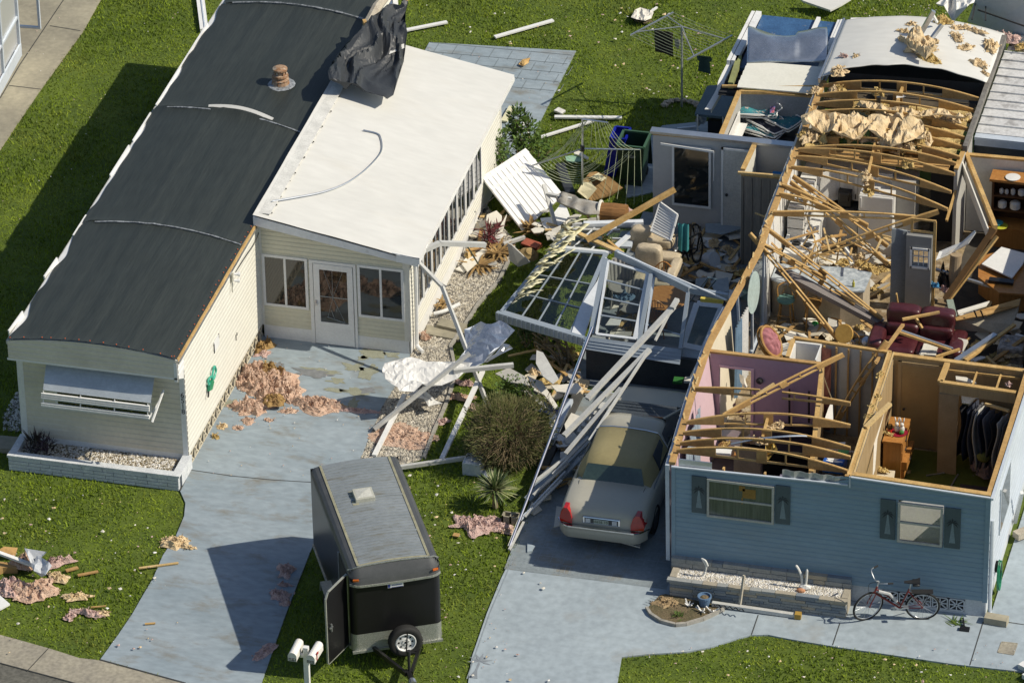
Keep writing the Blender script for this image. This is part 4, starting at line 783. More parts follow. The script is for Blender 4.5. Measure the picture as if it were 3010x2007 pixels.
for a,b,r in[(bbk,sc,.018),(bbk,hd0,.021),(bbk+Vector((0,0,.12)),hd0+Vector((-.02,0,.1)),.016),(hd0,hd,.022)]:mb.tube([a,b],r,8)
for s in(-1,1):mb.tube([bbk,Vector((0,s*.06,.345))],.011,6);mb.tube([sc+Vector((.02,0,-.06)),Vector((0,s*.06,.345))],.010,6)
mb.build("frame",m_bred,bk,local=True)
mb=MB();fu=Vector((math.cos(FT),math.sin(FT),0));fax=Vector((-math.sin(FT),math.cos(FT),0))
for s in(-1,1):mb.tube([hd0+Vector((0,0,-.02))+fax*s*.05,Vector((WB-.03,0,.45))+fax*s*.055,Vector((WB,0,.345))+fax*s*.055],.012,6)
mb.build("fork",m_bred,bk,local=True)
mb=MB();st_=hd+Vector((-.03,0,.14));mb.tube([hd,st_],.014,6);mb.tube([st_,st_+fu*.06+Vector((0,0,.03))],.014,6);ce=st_+fu*.06+Vector((0,0,.03))
mb.tube(smooth_line([ce-fax*.30-fu*.16+Vector((0,0,.09)),ce-fax*.24-fu*.02+Vector((0,0,.10)),ce-fax*.08,ce,ce+fax*.08,ce+fax*.24-fu*.02+Vector((0,0,.10)),ce+fax*.30-fu*.16+Vector((0,0,.09))],5),.012,6);hb_=mb.build("handlebar",m_alu,bk,local=True)
for s in(-1,1):mb=MB();mb.tube([ce+fax*s*.28-fu*.10+Vector((0,0,.095)),ce+fax*s*.31-fu*.21+Vector((0,0,.085))],.02,7);mb.build("grip",m_blackp,hb_,local=True)
mb=MB();mb.tube(smooth_line([ce+fax*.1+Vector((0,0,.04)),ce+fu*.16+Vector((0,0,-.02)),hd0+fu*.12,Vector((WB-.05,0,.5))],5),.005,5);mb.build("brake_cable",m_blackp,bk,local=True)
mb=MB();mb.tube([sc+Vector((0,0,-.05)),sc+Vector((-.03,0,.13))],.013,6);mb.build("seat_post",m_alu,bk,local=True)
mb=MB();c_=sc+Vector((-.06,0,.17));mb.grid(lambda u,v:c_+Vector((-.15+.32*u,(.115-.085*u**.7)*math.cos(v*math.pi)*1.0,.035*math.sin(v*math.pi)+.03*(1-u)**2)),8,8);mb.box(c_.x-.14,-.1,c_.z-.03,c_.x,.1,c_.z+.005);mb.build("saddle",m_blackp,bk,local=True,smooth=True)
mb=MB();mb.box(-.20,-.065,.72,.24,.065,.735);
for s in(-1,1):mb.tube([Vector((-.12,s*.06,.72)),Vector((0,s*.06,.345))],.006,5);mb.tube([Vector((.2,s*.05,.72)),Vector((.26,s*.03,.75))],.006,5)
mb.build("rear_rack",m_blackp,bk,local=True)
mb=MB();mb.lathe([(.10,-.05),(.10,-.045)],bbk,18,(0,1,0));mb.tube([bbk+Vector((0,-.06,0)),bbk+Vector((.12,-.08,-.12))],.012,6);mb.tube([bbk+Vector((0,.06,0)),bbk+Vector((-.12,.08,.12))],.012,6);mb.box(bbk.x+.07,-.16,bbk.z-.135,bbk.x+.17,-.07,bbk.z-.115);mb.box(bbk.x-.17,.07,bbk.z+.11,bbk.x-.07,.16,bbk.z+.13);mb.beam(bbk+Vector((0,-.055,.09)),(0,-.055,.39),.01,.012);mb.beam(bbk+Vector((0,-.055,-.09)),(0,-.055,.30),.01,.012);mb.build("crank",m_alu,bk,local=True)
mb=MB();mb.tube([Vector((.36,-.04,.30)),Vector((.30,-.22,.02))],.010,6);mb.build("kickstand",m_blackp,bk,local=True)
mb=MB();mb.tube([hd0+Vector((-.08,.02,.05)),hd0+Vector((-.30,.02,-.02)),hd0+Vector((-.45,.01,-.22))],.035,7);mb.build("strapped_bag",mat("grey_plastic_bag",(.5,.5,.5),rough=.4),bk,local=True)
# ================================================================ right mobile home, roof torn off
FY,FL=-1.83,.55
h2=thing("damaged_house","blue mobile home with its roof torn off, rooms and bare trusses exposed","mobile home",(14.1,6.0,0))
def topf(x):return 2.715+(x-10.93)*.022 if x<14.53 else 3.0-(x-14.54)*.037
X0,X1=10.90,17.37
holes=[(11.60,13.02,1.64,2.57),(15.52,16.45,1.60,2.56)]
mb=MB();cs=.115
def sid(x0,x1,z0,z1):siding(mb,(x0,FY),(x1,FY),z0,(lambda u:min(z1,topf(x0+(x1-x0)*u-1e-4))),cs,.009,(0,-1,0),10)
zr=lambda z:.40+cs*round((z-.40)/cs)
sid(X0,14.535,.40,9);sid(14.535,15.52,.40,9);sid(16.45,X1,.40,9);sid(15.52,16.45,.40,zr(1.60));sid(15.52,16.45,zr(2.56),9)
for x0,x1,z0,z1 in[(X0,14.53,.4,2.68),(14.54,15.52,.4,2.9),(16.45,X1,.4,2.86),(15.52,16.45,.4,zr(1.6)),(15.52,16.45,zr(2.56),2.9)]:mb.box(x0,FY+.004,z0,x1,FY+.09,z1)
mb.build("front_wall",m_blue,h2)
mb=MB();mb.box(X0-.02,FY-.03,.38,X0+.06,FY,topf(X0));mb.box(X1-.08,FY-.03,.38,X1+.02,FY,topf(X1));mb.build("corner_trim",m_blue,h2)
mb=MB();mb.beam((X0-.02,FY-.02,topf(X0)+.01),(14.50,FY-.02,topf(14.5)+.01),.05,.03);mb.beam((14.56,FY-.02,2.99),(X1,FY-.02,topf(X1)+.0),.05,.03);mb.box(14.52,FY-.028,2.74,14.55,FY,3.0);mb.build("wall_cap",m_bltrim,h2)
mb=MB();mb.beam((14.56,FY+.07,3.01),(X1,FY+.07,topf(X1)+.02),.12,.045);mb.build("top_plate",m_wood,h2)
def win2(x0,x1,z0,z1,glassm,name="window"):
 mb=MB();f=.045;y=FY-.030;p=.04
 for a in[(x0,y-p,z0,x0+f,y+.02,z1),(x1-f,y-p,z0,x1,y+.02,z1),(x0+f,y-p,z0,x1-f,y+.02,z0+f),(x0+f,y-p,z1-f,x1-f,y+.02,z1),(x0+f,y-p*.7,(z0+z1)/2-.02,x1-f,y+.02,(z0+z1)/2+.02)]:mb.box(*a)
 o=mb.build(name,mat("window_frame_grey",(.42,.42,.38),(.36,.36,.33),rough=.5),h2);mb=MB();mb.box(x0+f,y-.008,z0+f,x1-f,y-.004,z1-f);mb.build("pane",glassm,o);return o
m_curtg=mat("greenish_dark_glass",(.115,.13,.115),(.07,.082,.072),scale=3,rough=.06,spec=.8,stretch=(8,1,.3),fine=.1)
w1=win2(11.62,13.0,1.655,2.56,m_curtg);win2(15.53,16.44,1.61,2.55,glass("window_clear",(.95,.95,.93),.92))
mb=MB();mb.box(12.35,FY-.044,2.2,12.62,FY-.040,2.42);mb.box(12.28,FY-.044,2.36,12.4,FY-.040,2.48);mb.box(12.33,FY-.044,2.05,12.36,FY-.040,2.2);mb.build("toy_in_window",mat("mustard",(.26,.15,.03),rough=.7),w1)
def shutter(x0,x1,z0,z1):
 mb=MB();y=FY-.014;mb.box(x0,y-.028,z0,x1,y,z1);o=mb.build("shutter",m_shut,h2,bevel=.006);cx,cz=(x0+x1)/2,z0+(z1-z0)*.62;y-=.029
 mb=MB();mb.poly([(cx-.06,y-.002,z0+.13),(cx+.065,y-.002,z0+.13),(cx+.012,y-.002,cz),(cx-.01,y-.002,cz)]);mb.build("palm_trunk",m_shutcut,o)
 mb=MB()
 for k in range(7):
  a=math.radians(-35+k*42);L=.14;q=Vector((math.cos(a)*L,0,math.sin(a)*L*.8));e=q*1.0+Vector((0,0,-.06*abs(math.cos(a))));s=Vector((-math.sin(a),0,math.cos(a)))*.018
  c=Vector((cx,y-.0025-.0003*k,cz+.02));mb.poly([c,c+q*.6+s,c+e,c+q*.55-s])
 mb.build("palm_fronds",mat("shutter_palm",(.025,.036,.045),rough=.6),o)
for x0,x1,z0,z1 in[(11.30,11.60,1.70,2.58),(13.03,13.33,1.68,2.60),(15.17,15.48,1.63,2.58),(16.48,16.80,1.60,2.56)]:shutter(x0,x1,z0,z1)
mb=MB();mb.box(X0,FY+.03,-.05,X1-.02,FY+.16,.40);mb.box(X1-.17,FY+.16,-.05,X1-.02,9,.42);mb.build("foundation",mat("blue_white_block",(.52,.55,.58),(.46,.49,.52),rough=.8),h2)
mb=MB()
for i in range(5):
 x=15.25+i*.34;z0,z1=.08,.36;y=FY+.028
 mb.box(x,y-.03,z0,x+.32,y-.005,z0+.02);mb.box(x,y-.03,z1-.02,x+.32,y-.005,z1);mb.box(x,y-.03,z0,x+.02,y-.005,z1);mb.box(x+.30,y-.03,z0,x+.32,y-.005,z1)
 for a,b in[((.02,.02),(.30,.26)),((.02,.26),(.30,.02)),((.16,.02),(.16,.26)),((.02,.14),(.30,.14))]:mb.beam((x+a[0],y-.018,z0+a[1]),(x+b[0],y-.018,z0+b[1]),.02,.028,(0,1,0))
vs_=mb.build("vent_blocks",mat("blue_white_block",(1,1,1)),h2);mb=MB();mb.box(15.26,FY+.022,.09,16.92,FY+.027,.35);mb.build("hole_backing",m_dark,vs_)
# floor, under floor
mb=MB();mb.box(10.92,FY+.1,.42,17.25,4.0,FL);mb.box(10.92,4.0,.42,14.6,14.2,FL);mb.build("floor",m_floor,h2);mb=MB();mb.box(14.6,3.3,.42,17.3,13.3,FL);mb.build("shade_dark_floor",mat("shade_dark_floor",(.075,.065,.05),(.045,.04,.034),scale=4,rough=.9),h2)  # right-hand floor coloured dark to imitate the shade lying in that room
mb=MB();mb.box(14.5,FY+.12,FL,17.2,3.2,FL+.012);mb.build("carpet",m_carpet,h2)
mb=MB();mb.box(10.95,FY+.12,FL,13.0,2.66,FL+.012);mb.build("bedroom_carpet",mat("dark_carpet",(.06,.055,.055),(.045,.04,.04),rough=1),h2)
# left wall: bowed, its colour changes from room to room
plate=[(-1.76,10.90),(.8,10.74),(2.7,10.66),(3.06,10.66),(5.0,10.78),(7.0,10.90),(8.6,10.84),(12.1,10.80),(14.7,10.78)]
def px_(y):
 for(y0,a),(y1,b)in zip(plate[:-1],plate[1:]):
  if y<=y1:return a+(b-a)*(y-y0)/(y1-y0)
 return plate[-1][1]
def lwall(name,y0,y1,z0,z1,m,parent=h2,dx=0):
 mb=MB();n=max(1,int((y1-y0)/.6))
 for i in range(n):
  a,b=y0+(y1-y0)*i/n,y0+(y1-y0)*(i+1)/n;f=lambda y,z:px_(y)*min(1,(z-.4)/2.3)+10.92*(1-min(1,(z-.4)/2.3))
  mb.hexa([(f(a,z0)+dx-.08,a,z0),(f(a,z0)+dx,a,z0),(f(b,z0)+dx,b,z0),(f(b,z0)+dx-.08,b,z0),(f(a,z1)+dx-.08,a,z1),(f(a,z1)+dx,a,z1),(f(b,z1)+dx,b,z1),(f(b,z1)+dx-.08,b,z1)])
 return mb.build(name,m,parent)
lwall("pink_bedroom_wall",FY+.1,2.66,.42,2.70,m_pinkw)
lwall("cream_room_wall",2.72,4.5,.42,2.70,m_creamw);lwall("cream_room_wall",4.5,5.1,.42,1.0,m_creamw)
lwall("kitchen_wall",7.6,12.1,.42,2.70,m_cab);lwall("back_room_wall",12.1,14.6,.42,2.70,m_greyw)
lwall("outer_siding",FY+.02,4.5,.42,2.72,m_bltrim,dx=-.083);lwall("outer_siding",7.6,14.6,.42,2.72,m_cream,dx=-.083)
mb=MB()
for(y0,a),(y1,b)in zip(plate[:-1],plate[1:]):
 mb.beam((a-.03,y0,2.745),(b-.03,y1,2.745),.13,.07)
mb.build("side_top_plate",m_ply,h2)
mb=MB();r_=random.Random(2)
for i in range(40):
 y=r_.uniform(-1.6,14);mb.beam((px_(y)-.06+r_.uniform(-.05,.05),y,2.785),(px_(y)-.06+r_.uniform(-.08,.08),y+r_.uniform(.05,.3),2.79+r_.uniform(0,.04)),.03,.02)
o=mb.build("plate_scraps",m_woodp,h2);o["kind"]="stuff"
# sliding window frame in the living room's left wall with curtains
mb=MB()
for y in(5.15,6.3,7.45):mb.beam((10.86,y,.6),(px_(y)-.03,y,2.7),.05,.06,(0,1,0))
mb.beam((10.86,5.1,.6),(10.86,7.5,.6),.06,.06);mb.build("window_wall_frame",m_bltrim,h2)
mb=MB();mb.quad((10.85,5.15,.62),(10.85,7.45,.62),(10.86,7.45,2.7),(10.84,5.15,2.7));mb.build("patio_pane",m_glass,h2)
def curtain(name,p0,p1,z0,z1,m,label,folds=9,amp=.035,cat="curtain"):
 mb=MB();a,b=Vector((p0[0],p0[1],0)),Vector((p1[0],p1[1],0));d=(b-a).normalized();nn_=Vector((-d.y,d.x,0))
 mb.grid(lambda u,v:a.lerp(b,u)+nn_*amp*math.sin(u*folds*6.283+v*.8)*(.6+.4*v)+Vector((0,0,z1+(z0-z1)*v)),folds*8,6)
 return tag(mb.build(name,m,smooth=True),label,cat)
curtain("curtain",(10.98,3.95),(11.0,4.45),.8,2.55,mat("blue_curtain",(.14,.22,.31),(.10,.17,.25),scale=4,rough=.8),"blue curtain hanging in the cream room beside the pink bedroom",4)
curtain("curtain",(10.98,4.5),(11.02,5.0),.8,2.5,mat("white_curtain",(.62,.62,.60),(.55,.55,.54),rough=.8),"white curtain hanging next to the blue one in the cream room",5)
curtain("curtain",(11.0,-1.0),(10.90,.75),1.1,2.6,mat("striped_curtain",(.42,.48,.54),(.09,.14,.20),scale=9,stretch=(12,12,.4),rough=.8),"blue and white patterned curtain in the pink bedroom's left corner",7)
# partitions
def wall(name,a,b,z0,z1,t,m,parent=h2,sideplate=True):
 mb=MB();mb.beam(Vector((a[0],a[1],(z0+z1)/2)),Vector((b[0],b[1],(z0+z1)/2)),t,z1-z0);o=mb.build(name,m,parent)
 if sideplate:mb=MB();mb.beam(Vector((a[0],a[1],z1+.02)),Vector((b[0],b[1],z1+.02)),t+.015,.045);mb.build("partition_plate",m_wood,parent)
 return o
m_pink2=mat("mauve_wall",(.40,.29,.34),(.37,.265,.315),scale=1,rough=.7,fine=.03)
wall("pink_partition",(11.62,2.72),(13.05,2.72),FL,2.68,.09,m_pink2,sideplate=False);wall("door_header",(10.70,2.72),(11.62,2.72),2.38,2.68,.085,m_pink2,sideplate=False);wall("door_jamb",(10.72,2.72),(10.9,2.72),FL,2.38,.085,m_pink2,sideplate=False)
mb=MB();mb.beam((10.68,2.72,2.70),(13.05,2.72,2.70),.10,.045);mb.build("partition_plate",m_ply,h2)
mb=MB();mb.box(11.58,2.65,FL,11.64,2.70,2.42);mb.box(10.9,2.65,2.37,11.58,2.69,2.42);mb.build("door_casing",m_pinkw,h2)
mb=MB();mb.lathe([(.075,0),(.075,.02),(.05,.03),(.03,.05)],gy('M',1160,415,2.66),12,(0,-1,0));mb.box(11.8,2.63,1.78,11.84,2.66,1.86);mb.build("light_switch_lamp",m_dark,h2)
P2a,P2b=(13.08,2.70),(13.70,-1.70)
wall("closet_partition",P2a,P2b,FL,2.66,.08,m_pinkw)
mb=MB();a,b=Vector((P2a[0]+.046,P2a[1],0)),Vector((P2b[0]+.046,P2b[1],0));mb.quad(a+Vector((0,0,FL)),b+Vector((0,0,FL)),b+Vector((0,0,2.64)),a+Vector((0,0,2.64)));mb.build("closet_lining",m_brownw,h2)
# ribbed grey wardrobe / shower panel by the closet
mb=MB()
for i in range(16):x=13.30+i*.062;mb.box(x,1.02,FL,x+.05,1.06,1.72)
mb.box(13.28,1.06,FL,14.3,1.08,1.72);mb.build("ribbed_panel",mat("ribbed_grey",(.42,.39,.37),(.37,.34,.33),rough=.6),h2)
wall("hall_partition",(12.30,3.56),(14.40,3.42),FL,2.72,.07,m_greyw)
mb=MB()
for i in range(6):x=12.98+i*.26;mb.beam((x,3.50-.07*(x-12.3)/2.1-.035,FL),(x,3.50-.07*(x-12.3)/2.1-.035,2.70),.035,.05,(0,1,0))
mb.build("wall_stud",m_ply,h2)
mb=MB();sheet(mb,[(0,0),(.22,0),(.22,2.0),(0,2.0)],.1,lambda x,y:Vector((12.93+x,3.42,.7+y)),.06,3,4,up=Vector((0,-1,0)));mb.build("torn_wall_paper",mat("red_foil_backing",(.26,.09,.06),(.16,.05,.035),scale=5,rough=.6),h2)
wall("linen_cupboard_side",(12.30,3.52),(12.32,2.80),FL,2.70,.07,m_greyw)
# white cubicle with wire shelf
mb=MB();mb.box(12.36,3.42,1.3,12.92,3.48,2.72);mb.box(12.34,2.82,1.3,12.38,3.42,2.70);mb.box(12.90,2.82,1.3,12.93,3.42,2.72);mb.box(12.38,2.82,1.3,12.9,3.42,1.35);cb_=mb.build("cupboard_lining",m_cab,h2)
mb=MB()
for i in range(9):mb.tube([(12.40+i*.06,3.40,2.28),(12.40+i*.06,2.95,2.24)],.006,4)
for y in(3.38,3.17,2.96):mb.tube([(12.39,y,2.27),(12.9,y,2.27)],.008,4)
mb.build("wire_shelf",m_white,cb_)
wall("room_partition",(14.40,3.40),(14.47,-1.70),FL,2.72,.11,m_greyw);mb=MB();mb.beam((14.47,3.3,1.6),(14.54,-1.65,1.6),.012,2.1);mb.build("room_partition_lining",m_brownw,h2)
mb=MB()
for dx in(-.055,.06):mb.beam((14.40+dx,3.40,2.76),(14.47+dx,-1.70,2.76),.03,.03)
mb.build("partition_batten",m_woodp,h2)
mb=MB()
for i,(x,y)in enumerate([(660,380),(630,600),(580,690),(530,800)]):mb=MB();clump(mb,g('N',x,y,2.72),.09,.13,.12,i+3,14,5);mb.build("partition_insulation",m_insy,h2)
wall("back_partition",(14.45,3.36),(17.22,3.30),FL,2.72,.10,m_brownw)
mb=MB();mb.box(14.58,3.26,FL,14.66,3.30,2.64);mb.box(15.44,3.26,FL,15.52,3.30,2.64);mb.box(14.58,3.258,2.56,15.52,3.30,2.64);dj=mb.build("inner_door_casing",m_brownw,h2)
mb=MB();mb.box(14.66,3.27,FL+.02,15.44,3.295,2.56);do_=mb.build("inner_door",mat("brown_door",(.37,.255,.115),(.33,.225,.10),rough=.5,fine=.04),h2);mb=MB();mb.ball((14.73,3.24,1.5),.03,.03,.03,8);mb.build("door_knob",m_dark,do_)
wall("closet_header",(15.60,2.50),(17.20,2.42),2.50,2.72,.09,m_brownw);wall("closet_side_plate",(15.62,3.25),(15.60,2.50),2.66,2.72,.10,m_brownw)
mb=MB();mb.box(15.60,2.42,FL,16.0,2.47,2.5);mb.build("closet_end_panel",mat("light_brown_panel",(.30,.22,.13),(.25,.18,.10),scale=3,rough=.6,fine=.08),h2)
mb=MB();
for x in(16.25,16.75):mb.beam((x,3.22,2.62),(x,2.46,2.62),.035,.05)
mb.beam((15.66,3.20,2.6),(17.15,3.20,2.6),.03,.05);mb.build("closet_rafter",m_wood,h2)
# right wall
mb=MB();siding(mb,(X1,FY),(X1,13.1),.40,2.78,.2,.012,(1,0,0));mb.box(X1-.012,FY+.02,.4,X1-.004,13.1,2.78);mb.build("right_wall_siding",m_palebl,h2)
mb=MB();mb.box(X1-.10,FY+.09,.4,X1-.014,13.1,2.76);mb.build("right_wall_lining",m_brownw,h2);mb=MB();mb.box(X1-.115,FY+.13,2.77,X1-.01,3.3,2.82);mb.build("right_top_plate",m_ply,h2)
mb=MB();mb.box(X1+.012,-.6,1.2,X1+.045,.6,2.3);sw=mb.build("side_window",m_bltrim,h2);mb=MB();mb.box(X1+.046,-.54,1.26,X1+.05,.54,2.24);mb.build("pane",m_pane,sw)
mb=MB();mb.tube(smooth_line([(X1+.05,FY+.1,2.3),(X1+.06,FY+.1,1.4),(X1+.06,FY+.1,.2),(X1+.10,FY+.02,.08),(X1+.22,FY-.06,.06)],5),.04,8);mb.build("downspout",m_bltrim,h2)
mb=MB();mb.beam((X1+.03,FY+.05,2.82),(X1+.05,3.4,2.80),.06,.05);mb.build("drip_edge",m_bltrim,h2)
# metal strips on top of the left front wall
mb=MB();mb.box(11.02,FY+.02,2.70,11.70,FY+.05,2.90);mb.build("crimped_metal_strip",m_alu,h2)
mb=MB();pts=[Vector((13.15+i*.06,FY+.02+.02*math.sin(i*1.3),0))for i in range(23)]
for a,b in zip(pts[:-1],pts[1:]):mb.quad(a+Vector((0,0,2.62)),b+Vector((0,0,2.62)),b+Vector((0,0,2.95)),a+Vector((0,0,2.95)))
mb.build("crimped_metal_strip",mat("grey_sheet",(.40,.41,.40),(.33,.34,.34),scale=4,rough=.5,metal=.3),h2,thick=.006)
mb=MB();mb.box(11.0,FY+.06,2.62,14.45,FY+.10,2.70);mb.box(14.42,FY+.02,2.70,14.52,FY+.09,2.98);mb.build("front_header",m_ply,h2)
for x in(11.02,11.9,12.75,13.5,14.3):mb=MB();mb.box(x,FY+.10,2.1,x+.04,FY+.19,2.74);mb.build("wall_stud",m_wood,h2)
mb=MB();mb.box(10.98,FY+.19,1.5,14.4,FY+.2,2.5);mb.build("front_lining",m_dark,h2)
def truss(parts,p0,p1,up=(0,0,1),rise=.24,name="roof_truss",parent=None,gus=(.24,.24),mid=True,cut=(0,1),base=.03,low=True,t=.036):
 p0,p1=Vector(p0),Vector(p1);U=Vector(up).normalized();d=p1-p0;n=16
 def topc(u):return p0+d*u+U*(base+rise*(1-(2*u-1)**2))
 mb=MB();us=[cut[0]+(cut[1]-cut[0])*i/n for i in range(n+1)]
 for a,b in zip(us[:-1],us[1:]):mb.beam(topc(a),topc(b),t,t,U)
 if low:mb.beam(p0+d*max(cut[0],gus[0]*.8),p0+d*min(cut[1],1-gus[1]*.8),t,t,U)
 for u in(.36,.64):
  if cut[0]<u<cut[1]:mb.beam(p0+d*u,topc(u),t,.03,d)
 if mid and cut[0]<.5<cut[1]:mb.beam(p0+d*.5,topc(.5),t,.07,d)
 o=mb.build(name,m_wood,parent);gm=MB();dn=d.normalized();sd=dn.cross(U)*.028
 def plate_(us_):
  top_=[topc(u)+U*.008 for u in us_];bot=[p0+d*u-U*.022 for u in us_[::-1]];gm.prism([q-sd for q in top_+bot],sd*2)
 gs=[]
 for lo_,hi_ in[(0.0,gus[0]),(1-gus[1],1.0)]:
  if hi_-lo_>.02 and lo_>=cut[0]-.01 and hi_<=cut[1]+.01:gm=MB();plate_([lo_+(hi_-lo_)*i/4 for i in range(5)]);gm.build("gusset",m_ply,o)
 if mid and cut[0]<.5<cut[1]:gm=MB();gm.prism([q-sd for q in(topc(.47),topc(.53),p0+d*.53-U*.03,p0+d*.47-U*.03)],sd*2);gm.build("gusset",m_ply,o)
 return o
for k,y in enumerate([14.42,13.95,13.52,13.08,12.66,12.24,11.78]):truss(None,(10.80,y,2.80),(14.40,y+.03,2.78 if k else 2.84),parent=h2)
truss(None,(10.83,11.36,2.80),(14.36,11.55,2.76),parent=h2)
for a,b in[((420,690),(1730,895)),((400,750),(1700,1045)),((360,835),(1670,1190))]:p=g('K',*a,2.80);q=gx('K',*b,14.42);truss(None,p,q,parent=h2,gus=(.2,.2),rise=.20)
for a,b in[((410,845),(2090,880)),((375,955),(2090,1110)),((310,1135),(2060,1345))]:truss(None,g('M',*a,2.82),g('M',*b,2.80),parent=h2,gus=(.23,.23))
truss(None,g('M',345,1060,2.82),g('M',2090,1205,2.80),parent=h2,gus=(.20,.28),cut=(0,.49),mid=False);truss(None,g('M',345,1060,2.82),g('M',2090,1205,2.80),parent=h2,gus=(0,.28),cut=(.5,1),mid=False)
truss(None,g('M',500,510,2.80),g('M',2085,665,2.80),parent=h2,gus=(.24,.0),cut=(0,.42),mid=False,low=True,rise=.10,base=.06);truss(None,g('M',500,510,2.80),g('M',2090,660,2.80),parent=h2,gus=(0,.18),cut=(.56,1.0),mid=False,rise=.10,base=.05)
mb=MB()
for k in range(3):mb.beam((12.63,11.4+k*1.1,2.93),(12.62,12.3+k*1.1,2.95),.06,.09)
mb.beam(g('M',1245,785,2.95),g('M',1190,1000,2.95),.05,.07);mb.beam(g('K',1060,640,2.93),g('K',1000,900,2.9),.05,.08);mb.build("ridge_blocking",m_wood,h2)
# dark ceiling under the remaining roof, yellow batts between the trusses
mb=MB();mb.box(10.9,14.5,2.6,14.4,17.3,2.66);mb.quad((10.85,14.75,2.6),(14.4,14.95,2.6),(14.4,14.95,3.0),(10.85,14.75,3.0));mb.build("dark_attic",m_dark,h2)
mb=MB();mb.box(10.9,13.7,2.62,14.3,14.5,2.70);mb.build("ceiling_remnant",mat("dark_ceiling",(.09,.07,.045),(.05,.04,.03),scale=2,rough=.9),h2)
mb=MB();mb.box(10.84,11.40,2.62,14.2,11.95,2.68);mb.box(10.84,11.95,2.6,11.6,12.3,2.66);mb.build("ceiling_board",m_ply,h2)
for k,(x0,x1,y)in enumerate([(12.9,14.3,13.75),(12.75,14.3,13.30),(13.1,14.3,12.87),(13.3,14.3,12.45),(13.4,14.3,12.0),(11.6,12.5,13.74),(10.95,11.5,11.58)]):
 mb=MB();mb.grid(lambda u,v:Vector((x0+(x1-x0)*u,y-.19+.38*v,2.76+.10*math.sin(v*math.pi)+.05*fbm((u*4+k,v*3,k),3))),24,8);mb.build("insulation_batt",m_insy,h2,smooth=False)
# the white roof that still stands at the back
wr=MB()
def wroof(u,v):
 x=10.72+3.74*u;e=14.62+.05*noise.noise((u*9,1,2))+(.12*math.sin(max(0,(u-.12))*3.5)if u>.12 else-.1*(.12-u)*8)+.28*u;y=e+(17.3+.15*u-e)*v
 return Vector((x,y,2.97+.26*(1-(2*u-1)**2)+.012*fbm((x*1.2,y*1.2,5),3)+.07*math.exp(-v*10)*(u>.1)))
wr.grid(wroof,40,24);wr.build("remaining_roof",m_roofw,h2,smooth=True,thick=.02)
mb=MB();mb.beam((10.70,14.4,2.93),(10.70,17.4,2.93),.05,.12);mb.build("roof_gutter",m_alu,h2);mb=MB();mb.beam((14.44,12.2,2.80),(14.47,17.35,2.92),.10,.16);mb.build("valley_flashing",mat("dirty_flashing",(.20,.19,.17),(.12,.11,.10),scale=8,rough=.8),h2)
mb=MB();mb.quad((10.75,17.3,.3),(14.5,17.45,.3),(14.5,17.45,2.95),(10.75,17.3,2.95));mb.build("rear_wall",m_cream,h2)
# pan roof of the side addition on the right
ar=MB();
def pan(u,v):return Vector((14.50+3.4*u,13.35+3.9*v,2.62-.10*u))
for i in range(10):
 y0=13.35+i*.39;ar.box(14.50,y0,2.58,17.9,y0+.37,2.61);ar.box(14.50,y0+.355,2.59,17.9,y0+.39,2.65)
ar.build("pan_roof",mat("dirty_pan_roof",(.60,.60,.59),(.48,.48,.475),scale=1.6,rough=.6,fine=.15,stain=(.2,.19,.18),sscale=2.5,samt=.7,slo=.52),h2)
mb=MB();mb.box(14.5,13.20,2.36,17.9,13.34,2.60);mb.box(14.5,13.14,2.53,17.9,13.2,2.60);mb.build("pan_roof_fascia",m_bltrim,h2)
mb=MB();mb.box(14.45,13.4,.6,18,13.5,2.35);mb.build("dark_end_wall",mat("slate_wall",(.07,.085,.095),(.05,.06,.07),rough=.6),h2)
mb=MB();mb.quad((14.55,17.3,2.64),(17.9,17.3,2.60),(17.9,18.4,2.6),(14.55,18.4,2.64));mb.build("foil_roof_strip",m_foil,h2)
wall("hutch_back_wall",(14.46,12.55),(17.25,12.65),FL,2.45,.1,m_drywall)
wall("grey_kitchen_partition",(14.38,11.4),(14.42,13.2),FL,2.7,.08,m_greyw)
wall("dark_hall_wall",(13.75,11.9),(14.4,11.95),FL,2.5,.06,m_dark,sideplate=False)
# storage room behind the lanai
wall("storage_front_wall",(7.36,12.06),(10.70,12.16),.05,2.42,.09,mat("white_grey_wall",(.46,.46,.45),(.42,.42,.41),scale=1,rough=.6,fine=.04))
mb=MB();mb.box(7.30,11.98,2.46,10.72,12.2,2.52);mb.build("storage_sill",m_alu,h2)
mb=MB();y=12.0;x0,x1,z0,z1=7.86,8.66,.72,2.18
for a in[(x0-.05,y-.03,z0,x0,y+.01,z1),(x1,y-.03,z0,x1+.05,y+.01,z1),(x0-.05,y-.03,z1,x1+.05,y+.01,z1+.05),(x0-.05,y-.03,z0-.05,x1+.05,y+.01,z0)]:mb.box(*a)
sw2=mb.build("storage_window",m_white,h2);mb=MB();mb.box(x0,y-.005,z0,x1,y,z1);mb.build("pane",m_pane,sw2)
mb=MB();mb.beam((x0-.3,y-.08,z1+.08),(x1+.12,y-.05,z1+.0),.02,.05);mb.beam((x1+.12,y-.05,z1),(x1+.12,y-.05,z1-.75),.012,.02,(1,0,0));mb.build("bent_window_trim",m_white,sw2)
mb=MB();y=11.99;mb.box(8.95,y-.03,.08,9.0,y+.02,2.3);mb.box(9.66,y-.03,.08,9.7,y+.02,2.3);mb.box(8.95,y-.03,2.25,9.7,y+.02,2.3);sd=mb.build("storage_door_frame",m_white,h2);mb=MB();mb.box(9.0,y-.015,.08,9.66,y+.005,2.25);s2=mb.build("storage_door",mat("storage_door_white",(.52,.51,.47),(.48,.47,.44),rough=.5),sd);mb=MB();mb.ball((9.08,y-.04,1.1),.035,.035,.035,8);mb.build("door_knob",m_dark,s2)
